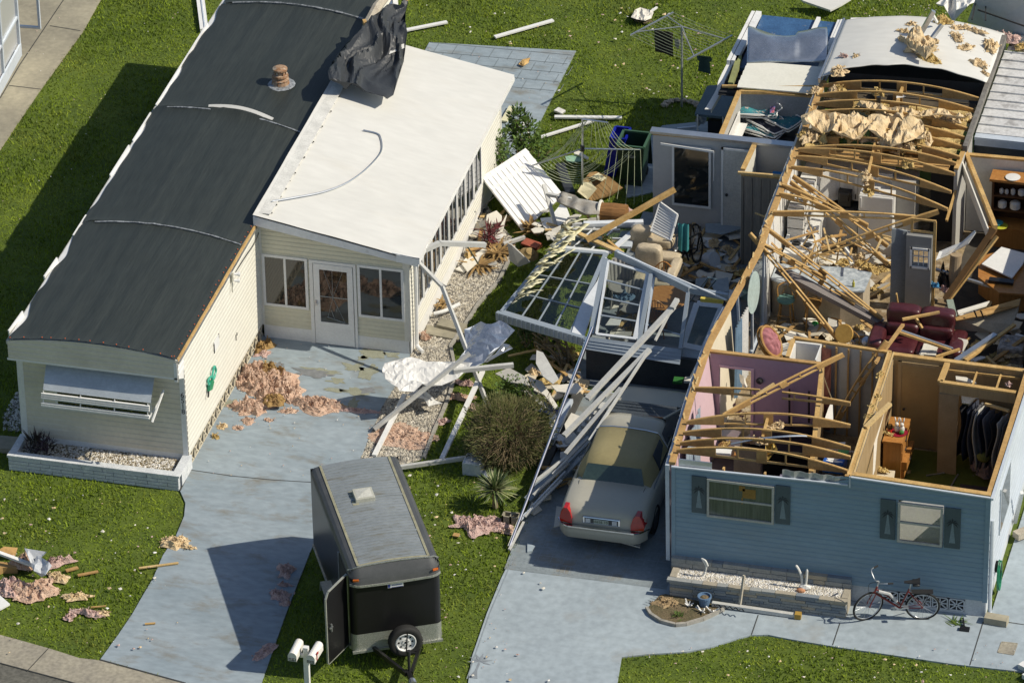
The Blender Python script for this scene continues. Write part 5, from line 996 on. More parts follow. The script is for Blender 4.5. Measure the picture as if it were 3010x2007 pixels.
wall("storage_side_wall",(8.88,12.15),(8.86,14.35),.05,2.44,.09,m_greyw);wall("storage_back_wall",(8.88,14.40),(10.70,14.50),.05,2.44,.09,mat("grey_storage_wall",(.24,.26,.28),(.20,.22,.24),rough=.7))
mb=MB();mb.box(8.9,12.2,.02,10.7,14.4,.10);mb.build("storage_floor",m_floor,h2)
mb=MB()
for i in range(5):mb.box(8.95,12.25,.2+i*.42,9.15,13.9,.22+i*.42);
mb.box(8.95,12.25,.05,8.98,13.9,2.2);mb.build("storage_shelves",m_cab,h2)
wall("small_closet_side",(9.70,12.0),(9.68,10.85),.05,2.42,.09,m_cream)
wall("small_closet_front",(9.66,10.80),(10.72,10.85),.05,2.34,.09,mat("grey_wood_planks",(.26,.235,.20),(.20,.18,.155),scale=2,stretch=(5,5,.35),rough=.8,fine=.15))
mb=MB()
for i in range(5):mb.box(9.72+i*.2,10.735,.06,9.728+i*.2,10.75,2.3)
mb.build("plank_joint",m_dark,h2);mb=MB();mb.beam((9.6,10.70,2.44),(10.75,10.76,2.44),.06,.05);mb.build("closet_edge_board",m_woodp,h2)
# storage roof
mb=MB()
for i in range(5):y0=14.40+i*.235;mb.hexa([(8.80,y0,2.52),(10.66,y0+.04,2.54),(10.66,y0+.27,2.54),(8.80,y0+.225,2.52),(8.80,y0,2.545),(10.66,y0+.04,2.57),(10.66,y0+.27,2.63),(8.80,y0+.225,2.605)])
mb.build("storage_roof_panel",mat("ivory_roof_panel",(.70,.69,.61),(.66,.65,.57),scale=2,rough=.45,fine=.04),h2)
mb=MB();mb.box(8.6,15.55,2.3,10.6,18.2,2.42);mb.build("storage_roof_underlay",mat("blue_membrane",(.045,.115,.24),(.03,.08,.18),scale=3,rough=.45,fine=.25,stain=(.3,.3,.3),sscale=5,samt=.5,slo=.64),h2)
mb=MB();mb.box(8.35,14.4,2.28,8.8,18.2,2.30);
for i in range(5):mb.box(8.35,14.45+i*.25,2.31,8.85,14.56+i*.25,2.33)
mb.build("storage_roof_edge",m_dark,h2)
for x in(9.93,10.5):mb=MB();mb.beam((x-.02,16.3,2.46),(x+.02,18.2,2.48),.09,.08);mb.build("roof_rib",m_white,h2)
mb=MB();mb.box(10.40,15.2,2.44,10.72,18.2,2.5);mb.build("white_roof_margin",m_whitem,h2)
mb=MB();a,b=g('C',1350,125,2.5),g('C',1120,580,2.5);mb.beam(a,b,.13,.12);mb.beam(a+Vector((-.13,0,-.1)),b+Vector((-.13,0,-.1)),.08,.3);mb.build("eave_beam",m_whitem,h2)
mb=MB();mb.beam(g('C',1010,795,2.5),g('C',1920,800,2.62),.05,.05);mb.beam(g('C',1165,850,2.45),g('C',1885,865,2.5),.05,.08);mb.build("storage_header",m_wood,h2)
mb=MB();mb.beam(g('C',1170,540,2.48),g('C',1090,790,2.48),.12,.16);mb.build("mossy_board",mat("mossy_board",(.24,.26,.10),(.18,.19,.08),scale=5,rough=.9),h2)
# ================================================================ the collapsed glazed porch between the houses
def lerp2(q,u,v):
 a,b,c,d=q;return((a[0]*(1-u)+b[0]*u)*(1-v)+(d[0]*(1-u)+c[0]*u)*v,(a[1]*(1-u)+b[1]*u)*(1-v)+(d[1]*(1-u)+c[1]*u)*v)
def frame_panel(name,label,cat,pts,us,vs,rw,m,gm,mull=None,th=.05,midw=.03):
 """flat glazed frame: pts = 4 corners in 3d (bl, br, tr, tl); rails at vs, stiles at us"""
 P=[Vector(p)for p in pts];B=lambda u,v:(P[0].lerp(P[1],u)).lerp(P[3].lerp(P[2],u),v);nn_=(P[1]-P[0]).cross(P[3]-P[0]).normalized()
 t=thing(name,label,cat,sum(P,Vector())/4)
 for v in vs:mb=MB();mb.beam(B(0,v),B(1,v),th,rw if v in(0,1)else midw,(P[3]-P[0]).normalized());mb.build("rail",m,t)
 for u in us:mb=MB();mb.beam(B(u,0),B(u,1),th*.9,rw if u in(0,1)else midw,(P[1]-P[0]).normalized());mb.build("stile",m,t)
 mb=MB();mb.quad(B(0,0)+nn_*.004,B(1,0)+nn_*.004,B(1,1)+nn_*.004,B(0,1)+nn_*.004);mb.build("pane",gm,t);return t
m_lan=mat("porch_frame",(.33,.38,.43),(.29,.34,.39),scale=2,rough=.4,metal=.2,fine=.05)
m_lanw=mat("porch_frame_white",(.66,.69,.72),(.60,.63,.66),scale=2,rough=.35,fine=.05)
Z1=1.0
A4=[g('I',215,760,Z1),g('I',800,935,Z1),g('I',1085,275,Z1),g('I',640,240,Z1)]
t1=frame_panel("glazed_porch_wall","long glazed porch wall fallen flat onto shrubs, with grey gutter edge","porch wall",A4,(0,.28,.52,.76,1),(0,.30,.60,1),.10,m_lan,m_glass)
mb=MB();a,b=g('I',172,790,Z1-.02),g('I',905,1005,Z1-.02);mb.beam(a,b,.10,.20);gt=mb.build("gutter_box",m_lan,t1)
mb=MB()
for i in range(19):p=a.lerp(b,(i+.5)/19);mb.box(p.x-.006,p.y-.07,p.z-.085,p.x+.006,p.y-.05,p.z+.085)
mb.build("gutter_rib",m_bltrim,gt)
mb=MB();mb.slab([g('I',*p,Z1+.05)for p in[(905,960),(800,930),(870,715),(1015,500),(1085,300),(1110,330)]],.05);mb.build("sill_board",m_lanw,t1)
A5=[g('I',655,215,.95),g('I',1110,265,.95),g('I',1370,40,.9),g('I',830,45,.9)]
frame_panel("glazed_porch_wall","smaller glazed porch wall section lying flat beside the tan armchair","porch wall",A5,(0,.33,.66,1),(0,.5,1),.12,m_lanw,m_glass)
mb=MB();mb.beam(g('I',900,25,.98),g('I',1400,10,.98),.14,.08);tag(mb.build("white_beam",m_lanw),"white metal beam lying across the end of the fallen porch glazing","beam")
mb=MB();mb.slab([g('I',*p,.8)for p in[(1215,80),(1345,75),(1300,215),(1165,210)]],.05);mb.beam(g('I',1195,140,.82),g('I',1320,150,.82),.05,.05);tag(mb.build("porch_panel",m_bltrim),"pale blue sill panel between fallen glazing and tan recliner","panel")
# front gable still half standing
gw=thing("porch_front_wall","half standing porch front with sloping top beam, siding below and two windows","porch wall",(8.4,5.3,0))
def ip(x,y,z):return g('I',x,y,z)
BL,BR,TL,TM,TR=ip(985,955,1.12),ip(1715,1065,1.12),ip(1092,315,2.12),ip(1468,445,2.12),ip(1772,592,2.08)
mb=MB()
kp=[ip(905,965,1.10),ip(1722,1072,1.10),ip(1708,1195,.86),ip(888,1062,.86)]
for i in range(4):
 u0,u1=i/4,(i+1)/4;a0,b0,a1,b1=kp[0].lerp(kp[3],u0),kp[1].lerp(kp[2],u0),kp[0].lerp(kp[3],u1),kp[1].lerp(kp[2],u1);o=Vector((0,-.025,-.004))
 mb.quad(a1+o,b1+o,b0,a0);mb.quad(a1,b1,b1+o,a1+o)
mb.build("siding_panel",m_lan,gw)
mb=MB();mb.box(7.40,5.25,.05,10.7,5.33,.84);mb.build("shade_dark_lower_wall",mat("shade_dark_lower_wall",(.035,.042,.05),(.028,.033,.04),rough=.6),gw)  # the shade below the siding is put into this wall's blue-black colour
mb=MB();mb.beam(ip(1170,268,2.22),ip(1790,575,2.16),.09,.16);mb.beam(ip(1790,575,2.14),ip(2110,635,2.10),.09,.14);mb.build("top_beam",m_lan,gw)
mb=MB();mb.beam(ip(1185,262,2.30),ip(2095,660,2.2),.03,.03);mb.build("beam_trim",m_lanw,gw)
for a,b,w_ in[(ip(965,945,1.12),ip(1083,318,2.16),.12),(ip(1365,1010,1.12),ip(1468,445,2.16),.09),(ip(1712,1068,1.12),ip(1778,592,2.1),.08)]:mb=MB();mb.beam(a,b,.09,w_,(1,0,0));mb.build("post",m_lan,gw)
for q in([(1010,945),(1345,985),(1455,440),(1112,335)],):
 W4=[ip(*q[0],1.16),ip(*q[1],1.16),ip(*q[2],2.10),ip(*q[3],2.12)];B=lambda u,v:W4[0].lerp(W4[1],u).lerp(W4[3].lerp(W4[2],u),v)
 mb=MB();o=Vector((0,-.03,.015))
 for(u0,v0,u1,v1)in[(0,0,1,0),(0,1,1,1),(0,0,0,1)]:mb.beam(B(u0,v0)+o,B(u1,v1)+o,.05,.05,(0,-.5,.8))
 mb.beam(B(.97,0)+o,B(.97,1)+o,.05,.10,(1,0,0));wf=mb.build("window_frame",m_lanw,gw)
 for v in(.26,.50,.74):mb=MB();mb.beam(B(0,v)+o,B(1,v)+o,.03,.035,(0,-.5,.8));mb.build("glazing_bar",m_lan,wf)
 mb=MB();mb.quad(*[B(u,v)for u,v in((0,0),(1,0),(1,1),(0,1))]);mb.build("pane",m_glass,wf)
W5=[ip(1395,995,1.15),ip(1705,1055,1.15),ip(1765,605,2.07),ip(1485,465,2.10)];B=lambda u,v:W5[0].lerp(W5[1],u).lerp(W5[3].lerp(W5[2],u),v)
mb=MB();mb.beam(B(0,.25),B(1,.22),.03,.03,(0,-.5,.8));mb.beam(B(.05,0),B(.02,1),.04,.05,(1,0,0));wf=mb.build("second_window_frame",m_bltrim,gw);mb=MB();mb.quad(*[B(u,v)for u,v in((0,0),(1,0),(1,1),(0,1))]);mb.build("pane",m_glass,wf)
W6=[ip(1735,1040,1.0),ip(1905,1075,1.0),ip(2060,715,1.5),ip(1850,690,1.5)]
frame_panel("porch_window","fallen porch window leaning on the damaged house's left wall","window",W6,(0,1),(0,1),.13,m_bltrim,glass("hazy_glass",(.6,.72,.7),.8,.15))
mb=MB();mb.slab([ip(*p)for p in[(1735,1060,.98),(1890,1085,.98),(1870,1215,.70),(1710,1195,.70)]],.03);tag(mb.build("sill_panel",m_lan),"blue grey sill panel below the leaning porch window","panel")
mb=MB();mb.beam(ip(1880,655,1.9),ip(2070,672,1.9),.09,.08);tag(mb.build("foam_strip",mat("yellow_foam",(.62,.50,.10),rough=.9)),"yellow foam strip on the pale beam by the house wall","foam strip")
for a,b in[((1780,690,1.2),(1945,470,2.0)),((1825,660,1.2),(2015,490,2.0)),((1945,470,2.0),(2015,490,2.0))]:pass
mb=MB();mb.tube([ip(1770,700,1.1),ip(1945,472,2.0),ip(2015,488,2.0),ip(1835,690,1.1)],.018,6);tag(mb.build("chair_frame",mat("blue_tube",(.10,.16,.20),rough=.4)),"bent blue tubular chair frame standing behind the porch beam","chair frame")
# vinyl slats peeled off along the fallen wall
m_vin=mat("cream_vinyl",(.66,.63,.42),(.60,.57,.38),scale=2,rough=.5,fine=.05)
r_=random.Random(11)
for i in range(17):
 t=i/16;bx,by=300+430*t,690-640*t;L=r_.uniform(.75,1.2);a=r_.uniform(.35,.8)
 p0=Vector((bx,by));d=Vector((math.cos(a)*190*L,-math.sin(a)*170*L));pts=[]
 for k in range(7):u=k/6;pts.append(ip(p0.x+d.x*u+28*math.sin(u*2.6),p0.y+d.y*u-22*math.sin(u*3.1),1.12+.05*(i%3)+.22*math.sin(u*2.4+.3)*r_.uniform(.6,1.2)))
 mb=MB()
 for p,q in zip(pts[:-1],pts[1:]):
  s=(q-p).cross(Vector((0,.5,.86))).normalized()*.08;mb.quad(p-s,p+s,q+s,q-s)
 tag(mb.build("vinyl_slat",m_vin,smooth=True,thick=.008),"curled cream vinyl slat in the row along the fallen porch wall","vinyl slat","vinyl slats along the fallen porch wall")
def slat(pts,w_,m,name,label,cat,group=None,thick=.008):
 mb=MB();P_=smooth_line(pts,4)
 for p,q in zip(P_[:-1],P_[1:]):s=(q-p).cross(Vector((0,.5,.86))).normalized()*w_/2;mb.quad(p-s,p+s,q+s,q-s)
 return tag(mb.build(name,m,smooth=True,thick=thick),label,cat,group)
slat([ip(560,400,1.2),ip(660,330,1.3),ip(820,235,1.25)],.07,m_vin,"vinyl_slat","thin cream vinyl strip bending right over the porch glass","vinyl slat")
slat([ip(760,40,1.3),ip(800,90,1.35),ip(800,160,1.3)],.14,m_vin,"vinyl_slat","short broad curled vinyl piece at the upper end of the peeled slats","vinyl slat")
slat([ip(690,260,1.3),ip(790,140,1.35),ip(930,20,1.25)],.13,m_vin,"vinyl_slat","broad cream slat at the upper end pointing towards the wicker basket","vinyl slat")
def lbeam(a,b,w_,h_,m,label,name="metal_beam",cat="beam",up=(0,0,1),group=None):
 mb=MB();mb.beam(a,b,w_,h_,up);return tag(mb.build(name,m),label,cat,group)
m_postw=mat("carport_post",(.52,.52,.49),(.44,.44,.42),scale=3,rough=.5,fine=.08)
mb=MB();k1,k2,k3=g('G',1565,435,2.45),g('G',1880,760,2.05),g('P',1250,720,.05);mb.beam(k1,k2,.07,.07);mb.beam(k2,k3,.075,.075,(0,1,0));tag(mb.build("bent_post",m_postw),"bent carport post arching from the sunroom corner down to the bush","post")
mb=MB();mb.beam(g('G',1680,440,2.40),g('G',1855,360,2.42),.10,.10);mb.beam(g('G',1855,360,2.42),g('H',395,1315,2.0),.10,.10);tag(mb.build("bent_beam",m_postw),"kinked white carport beam sticking out from the sunroom eave","beam")
mb=MB();mb.tube([g('H',225,1320,2.0),g('H',330,1490,.6)],.02,6);tag(mb.build("dark_strut",mat("dark_green_tube",(.09,.11,.07),rough=.6)),"thin dark strut hanging below the kinked carport beam","strut")
lbeam(g('P',285,885,.08),g('P',1085,250,1.35),.075,.075,m_postw,"grey carport post rising from the driveway edge to the crumpled sheets","post","post")
lbeam(g('P',285,1110,.04),g('P',540,600,.25),.10,.06,m_white,"white beam on the gravel bed beside the pink insulation mat")
lbeam(g('P',850,1140,.06),g('P',1195,400,.55),.10,.06,m_white,"white beam lying on the grass left of the round bush")
lbeam(g('P',505,1205,.10),g('P',1115,1118,.20),.08,.08,m_postw,"grey beam lying across the lawn behind the trailer")
lbeam(g('P',950,400,1.0),g('P',1452,350,1.0),.09,.09,m_postw,"short grey beam lying under the crumpled metal sheets")
mb=MB();a,b=g('I',970,892,2.15),g('Q',1545,680,.03);mb.tube([a,b],.038,10);tag(mb.build("chrome_pole",m_chrome),"long shiny metal pole slanting from the porch front to the driveway edge","pole")
lbeam(g('Q',1545,700,.03),g('Q',1640,520,.12),.05,.05,m_postw,"pale edge strip lying under the foot of the shiny pole","edge_strip","strip")
def sp(x,y,z):return g('S',x,y,z)
lbeam(ip(1655,715,2.35),ip(930,1490,1.25),.115,.08,m_postw,"thick white carport beam ending above the car's nose, leftmost at its lower end")
lbeam(ip(1685,655,2.45),ip(1640,730,2.36),.10,.08,m_postw,"short white stub at the top of the thick carport beam")
lbeam(ip(1640,730,2.33),ip(1500,1000,1.9),.045,.05,m_postw,"thin white strut branching down from the thick carport beam","strut","strut")
lbeam(ip(1455,1075,1.95),sp(325,545,.95),.10,.08,m_postw,"second white carport beam crossing left of the car bonnet")
lbeam(ip(1440,1090,1.93),sp(550,590,1.25),.05,.06,m_postw,"thin white bar lying along the car's left roof edge","bar","bar")
lbeam(sp(830,125,1.65),sp(340,705,.85),.085,.07,m_postw,"third white carport beam, reaching past the car's rear door")
for i,(p,q,w_,lab)in enumerate([((560,560,.75),(0,1110,.10),.18,"wide blue grey panel strip slanting beside the car's tail"),((520,620,.7),(60,1060,.12),.10,"narrow grey strip beside the wide panel strip by the car"),((470,740,.55),(170,1045,.06),.13,"lowest blue strip resting on the drive beside the car"),((280,860,.5),(250,905,.45),.06,"short cream offcut stuck on the blue strips by the car")]):
 lbeam(sp(*p),sp(*q),w_,.04,m_lan if i!=3 else m_woodp,lab,"panel_strip","strip")
mb=MB()
for i in range(5):p=sp(500+35*i,490-50*i,.75+.06*i);mb.box(p.x-.12,p.y-.14,p.z-.02,p.x+.12,p.y+.12,p.z+.02+.01*i)
tag(mb.build("corrugated_strip",m_postw),"stepped pale metal strip between the carport beams","strip")
lbeam(sp(65,1000,.15),sp(205,830,.30),.13,.03,m_postw,"short flat white board below the carport beams near the pole","board","board")
lbeam(sp(375,230,.35),sp(200,610,.18),.16,.10,m_bltrim,"pale gutter length lying between bush and carport beams","gutter","gutter")
lbeam(sp(510,60,.10),sp(130,830,.06),.22,.10,mat("dark_plank",(.07,.07,.065),(.05,.05,.045),rough=.8),"dark plank lying beside the driveway between bush and car","plank","plank")
def chunk(name,r,pts,z,t,m,label,cat,zs=None,group=None):
 mb=MB();P_=[g(r,x,y,(zs[i]if zs else z))for i,(x,y)in enumerate(pts)];mb.slab(P_,t);return tag(mb.build(name,m),label,cat,group)
for i,(pts,z,m,lab)in enumerate([([(0,10),(60,40),(130,60),(270,280),(240,300),(150,180),(60,140)],.45,m_drywall,"long torn cream panel left of the dark driveway plank"),([(215,100),(440,75),(490,125),(430,170),(260,150)],.55,m_drywall,"cream wedge of wallboard in front of the dark porch wall"),([(195,350),(240,335),(290,400),(230,480),(190,440)],.3,m_drywall,"cream wallboard piece on the bush's right edge"),([(390,340),(470,370),(380,460),(340,490),(330,440)],.25,m_drywall,"cream triangular wallboard piece under the second carport beam"),([(330,560),(410,510),(440,540),(400,620),(340,610)],.2,m_drywall,"white wallboard lump with orange edge beside the carport beams"),([(10,1210),(40,1130),(90,1150),(130,1195),(60,1240)],.06,m_drywall,"pale wallboard piece on the driveway near the car's tail"),([(260,1165),(330,1180),(315,1330),(235,1350)],.03,m_drywall,"flat pale board on the driveway behind the car's left wheel"),([(0,1490),(70,1520),(40,1560),(0,1568)],.04,m_conc2,"small pale concrete flake on the driveway edge"),([(780,1470),(1005,1490),(1000,1530)],.10,m_drywall,"thin white board under the car's rear bumper")]):chunk("wallboard_piece",'S',pts,z,.03,m,lab,"wallboard")
chunk("wallboard_piece",'P',[(1300,420),(1415,370),(1560,450),(1590,520),(1420,490)],.5,.03,m_greyw,"grey wallboard sheet behind the small green shrub","wallboard")
chunk("wallboard_piece",'P',[(1420,480),(1560,500),(1740,670),(1760,720),(1700,700)],.35,.03,m_greyw,"long grey wallboard sheet between shrub and bush","wallboard")
chunk("bent_duct_sheet",'I',[(505,1080),(560,1100),(690,1320),(640,1360),(560,1300),(500,1190)],.7,.02,m_postw,"curved grey plastic sheet hanging under the fallen porch wall","plastic sheet")
mb=MB();p=g('P',1780,740,.25);clump(mb,p,.25,.12,.12,3);tag(mb.build("blue_bag",mat("blue_bag",(.05,.10,.30),(.4,.4,.42),scale=9,rough=.5)),"blue and white plastic bag beside the carport beams","bag")
# crumpled metal sheets and the white roofing cloth
mb=MB();sheet(mb,[(1040,100),(1110,50),(1180,22),(1225,55),(1270,60),(1300,45),(1340,27),(1400,55),(1465,100),(1340,230),(1200,370),(1110,415),(960,400),(1000,330),(1060,250)],26,lambda x,y:g('P',x,y,.85+.25*(420-y)/400),.10,.007,4);tag(mb.build("metal_sheet",m_foil,thick=.006),"crumpled shiny roof sheet lying on the carport beams","metal sheet")
mb=MB();sheet(mb,[(1185,378),(1300,300),(1370,205),(1420,210),(1448,240),(1350,300),(1230,385)],24,lambda x,y:g('P',x,y,.6),.12,.008,8);tag(mb.build("metal_sheet",m_foil,thick=.006),"smaller shiny sheet strip under the crumpled roof sheet","metal sheet")
m_cloth=mat("white_membrane",(.70,.69,.66),(.64,.63,.60),scale=2,rough=.55,fine=.04)
mb=MB();sheet(mb,[(355,490),(362,440),(376,400),(480,370),(600,350),(720,375),(850,390),(960,402),(1110,412),(1060,470),(985,520),(850,555),(690,580),(620,620),(500,645),(482,590),(430,560),(380,530)],22,lambda x,y:g('P',x,y,.62+.25*(620-y)/270),.16,.0065,1.1);tag(mb.build("roof_membrane",m_cloth,thick=.008),"large white crumpled roof membrane lying over the driveway edge","roof membrane")
mb=MB();sheet(mb,[(560,655),(640,610),(700,598),(800,690),(860,715),(800,720),(740,742),(705,680),(640,660)],18,lambda x,y:g('P',x,y,.12),.12,.010,9);tag(mb.build("roof_membrane",m_cloth,thick=.008),"small torn white membrane scrap on the gravel","roof membrane")
mb=MB();c=g('P',1118,1250,0);mb.box(c.x-.22,c.y-.12,-.03,c.x+.20,c.y+.30,.30);tag(mb.build("cool_box",mat("cool_box_grey",(.45,.50,.55),(.60,.62,.63),scale=6,rough=.6),bevel=.03),"weathered grey white cool box beside the bush","cool box")
mb=MB();mb.tube([g('P',1128,1015,.12),g('P',1352,1375,.08)],.055,8);tag(mb.build("old_pipe",m_grayw),"old grey pipe lying along the bush's left edge","pipe")
for a,b,m,lab in[((1185,1220),(1260,1320),m_bltrim,"pale broken strip between cool box and old pipe")]:lbeam(g('P',*a,.1),g('P',*b,.06),.10,.03,m,lab,"strip","strip")
c0=g('C',640,985);wl=thing("clothes_line","standing rotary clothes line with dark laundry on the back lawn","clothes line",c0);TZ=2.15
mb=MB();mb.tube([c0,(c0.x,c0.y,TZ)],.028,8);mb.build("pole",mat("galvanised",(.34,.37,.38),(.28,.30,.31),rough=.5,metal=.4),wl)
b1=[g('C',168,327,2.05),g('C',562,118,2.05)];b2=[g('C',690,555,2.05),g('C',1106,330,2.05)]
for b in(b1,b2):mb=MB();mb.beam(b[0],b[1],.035,.035);mb.build("bar",m_alu,wl)
hub=Vector((c0.x,c0.y,TZ))
for b,t in((b1,.15),(b1,.85),(b2,.15),(b2,.85)):mb=MB();mb.tube([hub,b[0].lerp(b[1],t)],.014,6);mb.build("arm",MATS["galvanised"],wl)
mb=MB();mb.tube([hub+Vector((0,0,-.1)),g('C',750,510,1.5)],.012,6);mb.build("stay",m_grayw,wl)
mb=MB();m_line=mat("line_cord",(.42,.47,.30),rough=.7)
for i in range(15):t=i/14;mb.tube([b1[0].lerp(b1[1],t),(b1[0].lerp(b1[1],t)).lerp(b2[0].lerp(b2[1],t),.5)+Vector((0,0,-.04)),b2[0].lerp(b2[1],t)],.0055,4)
mb.build("line_cord",m_line,wl)
def cloth(name,r,pts,z,m,label,cat):
 top=[g(r,*pts[0],z),g(r,*pts[1],z)];yb=(top[0].y+top[1].y)/2;P_=[gy(r,x,y,top[0].y+(top[1].y-top[0].y)*((x-pts[0][0])/(pts[1][0]-pts[0][0])))for x,y in pts]
 mb=MB();xs=[(p.x,p.z)for p in P_];vs,fs=fill(xs,.06);mb.faces([Vector((x,yb+.03*math.sin(x*22)+.02*math.sin(z_*9),z_))for x,z_ in vs],fs);return tag(mb.build(name,m,smooth=True,thick=.006),label,cat)
cloth("black_towel",'C',[(390,268),(555,305),(556,535),(480,500),(420,470),(398,468)],2.0,mat("black_cloth",(.035,.030,.022),(.025,.022,.017),rough=.95),"black towel hanging on the standing clothes line","towel")
cloth("grey_garment",'C',[(568,362),(632,366),(612,455),(590,455),(572,410)],1.95,mat("grey_cloth",(.25,.25,.23),rough=.95),"small grey garment on the standing clothes line","garment")
cloth("green_shirt",'C',[(800,512),(905,510),(925,530),(918,560),(898,565),(915,672),(785,660),(800,570),(780,560),(772,520)],1.85,mat("dark_green_cloth",(.045,.085,.075),(.035,.07,.06),rough=.95),"dark green shirt hanging at the end of the clothes line","shirt")
mb=MB()
for i in range(8):a=.4+i*.4;p=c0+Vector((.42*math.cos(a),.30*math.sin(a),0));mb.ball(p,.11,.08,.06,7,.5,i)
tag(mb.build("stone_ring",mat("pale_stone",(.36,.32,.26),(.27,.24,.19),rough=.9)),"ring of pale stones round the clothes line post","stone ring")
d0=g('H',1290,905,0);wd_=thing("clothes_line","broken umbrella clothes line with tangled sagging cords beside the green bin","clothes line",d0)
hubz=1.36;hb2=Vector((d0.x+.02,d0.y,hubz));topz=gy('H',1293,158,d0.y)
mb=MB();mb.tube([d0,hb2,topz],.022,8);mb.build("pole",m_alu,wd_)
L1,L2,L3=g('H',828,587,.95),g('H',1826,440,1.25),g('H',1528,190,2.2)
for e in(L1,L2):mb=MB();mb.tube([hb2,e],.018,7);mb.build("arm",m_alu,wd_)
mb=MB();mb.tube([topz,L3],.02,7);mb.build("top_arm",m_alu,wd_);mb=MB();mb.lathe([(.05,-.06),(.05,.08)],hb2,10);mb.build("hub",m_blackp,wd_)
mb=MB();r_=random.Random(4)
def cord(a,b,sag,side=0):mb.tube([a.lerp(b,t)+Vector((side*math.sin(t*math.pi),0,-sag*4*t*(1-t)))for t in[i/9 for i in range(10)]],.0055,4,False)
for i in range(8):
 t=(i+1)/8;cord(topz.lerp(L3,r_.uniform(0,.5)),hb2.lerp(L1,t),.12*t);cord(topz.lerp(L3,.3+.7*t),hb2.lerp(L2,t),.10+.1*t)
for i in range(10):t=.35+.65*i/9;cord(hb2.lerp(L1,t),hb2.lerp(L2,t*r_.uniform(.6,1)),.12+.55*t)
for i in range(6):t=.5+.5*i/5;cord(hb2.lerp(L2,t),Vector((hb2.x+.45+.2*i,hb2.y-.2,.05+.1*(i%3))),.10);
mb.build("line_cord",m_line,wd_)
bg=g('H',1690,770,0);bn=thing("wheelie_bin","large dark green wheelie bin with open lid in the yard","bin",bg);m_bin=mat("bin_green",(.018,.045,.025),(.014,.036,.02),rough=.45,fine=.08)
def bx(z):return.24+.075*z,.27+.085*z
cx_,cy_=bg.x+.12,bg.y+.32
mb=MB();lv=[0,.5,1.05];
for z0,z1 in zip(lv[:-1],lv[1:]):
 a,b=bx(z0);c,d=bx(z1);mb.faces([(cx_-a,cy_-b,z0),(cx_+a,cy_-b,z0),(cx_+a,cy_+b,z0),(cx_-a,cy_+b,z0),(cx_-c,cy_-d,z1),(cx_+c,cy_-d,z1),(cx_+c,cy_+d,z1),(cx_-c,cy_+d,z1)],[(0,1,5,4),(1,2,6,5),(2,3,7,6),(3,0,4,7)])
mb.build("body",m_bin,bn,thick=.02);mb=MB();c,d=bx(1.05);pts=[(cx_-c,cy_-d,1.06),(cx_+c,cy_-d,1.06),(cx_+c,cy_+d,1.06),(cx_-c,cy_+d,1.06)]
for i in range(4):mb.beam(pts[i],pts[(i+1)%4],.05,.05)
mb.build("rim",mat("bin_rim",(.05,.11,.06),rough=.4),bn);mb=MB();mb.box(cx_-.26,cy_-.3,.12,cx_+.26,cy_+.3,.14);mb.build("inside",m_dark,bn)
mb=MB();mb.slab([(cx_-c,cy_+d+.02,1.05),(cx_+c,cy_+d+.02,1.05),(cx_+c,cy_+d+.22,.15),(cx_-c,cy_+d+.22,.15)],.03);mb.build("lid",m_bin,bn)
mb=MB()
for x0,x1,z in[(-.12,-.03,.80),(-.01,.05,.82),(.06,.13,.80),(-.10,.12,.77)]:mb.box(cx_+x0,cy_-.365,z,cx_+x1,cy_-.355,z+.03)
mb.build("faded_print",mat("faded_print",(.25,.27,.25),rough=.7),bn)
for s in(-1,1):wheel(bn,(cx_-bg.x+s*.24,cy_-bg.y+.3,.1),(s,0,0),.1,.05,.06,"wheel",m_blackp,0)
b2_=g('H',1515,660,0);bb=thing("blue_bin","bright blue recycling bin tilted behind the green wheelie bin","bin",b2_);m_bbin=mat("bin_blue",(.008,.016,.30),(.006,.012,.24),rough=.4)
mb=MB();t=Vector((.16,.12,.95));lo=[(-.05,-.1),(.22,-.1),(.22,.35),(-.05,.35)]
P0=[b2_+Vector((x,y,0))for x,y in lo];P1=[b2_+Vector((x*1.3,y*1.2,0))+t for x,y in lo];mb.faces(P0+P1,[(0,1,5,4),(1,2,6,5),(2,3,7,6),(3,0,4,7),(0,3,2,1)]);mb.build("body",m_bbin,bb,thick=.02);mb=MB()
for i in range(4):mb.beam(P1[i],P1[(i+1)%4],.05,.06)
mb.build("rim",m_bbin,bb)
m_whp=mat("white_ribbed_panel",(.76,.76,.75),(.71,.71,.70),scale=1,rough=.4,fine=.03)
wp=MB();corners=[g('H',362,690,.85),g('H',742,1182,.12),g('H',1118,858,.35),g('H',768,425,1.0)]
B=lambda u,v:corners[0].lerp(corners[1],u).lerp(corners[3].lerp(corners[2],u),v);nn_=(corners[1]-corners[0]).cross(corners[3]-corners[0]).normalized();nn_=nn_ if nn_.z>0 else-nn_
wp.slab([corners[0],corners[1],corners[2],corners[3]],.05);po=wp.build("roof_sheeting",m_whp);tag(po,"big white ribbed roof panel leaning against the sunroom hedge","panel")
for i in range(9):v=.08+.1*i;mb=MB();mb.beam(B(.02,v)+nn_*.008,B(.98,v)+nn_*.008,.03,.016,nn_);mb.build("rib",m_whp,po)
for u in(.06,.24):mb=MB();mb.beam(B(u,.0)+nn_*.006,B(u,1)+nn_*.006,.10,.012,nn_);mb.build("cross_strip",m_whitem,po)
chunk("roof_sheeting",'H',[(905,1070),(1000,1060),(1120,900),(1180,1060),(1000,1200),(930,1140)],.35,.03,m_whp,"torn white panel corner below the big ribbed panel","panel")
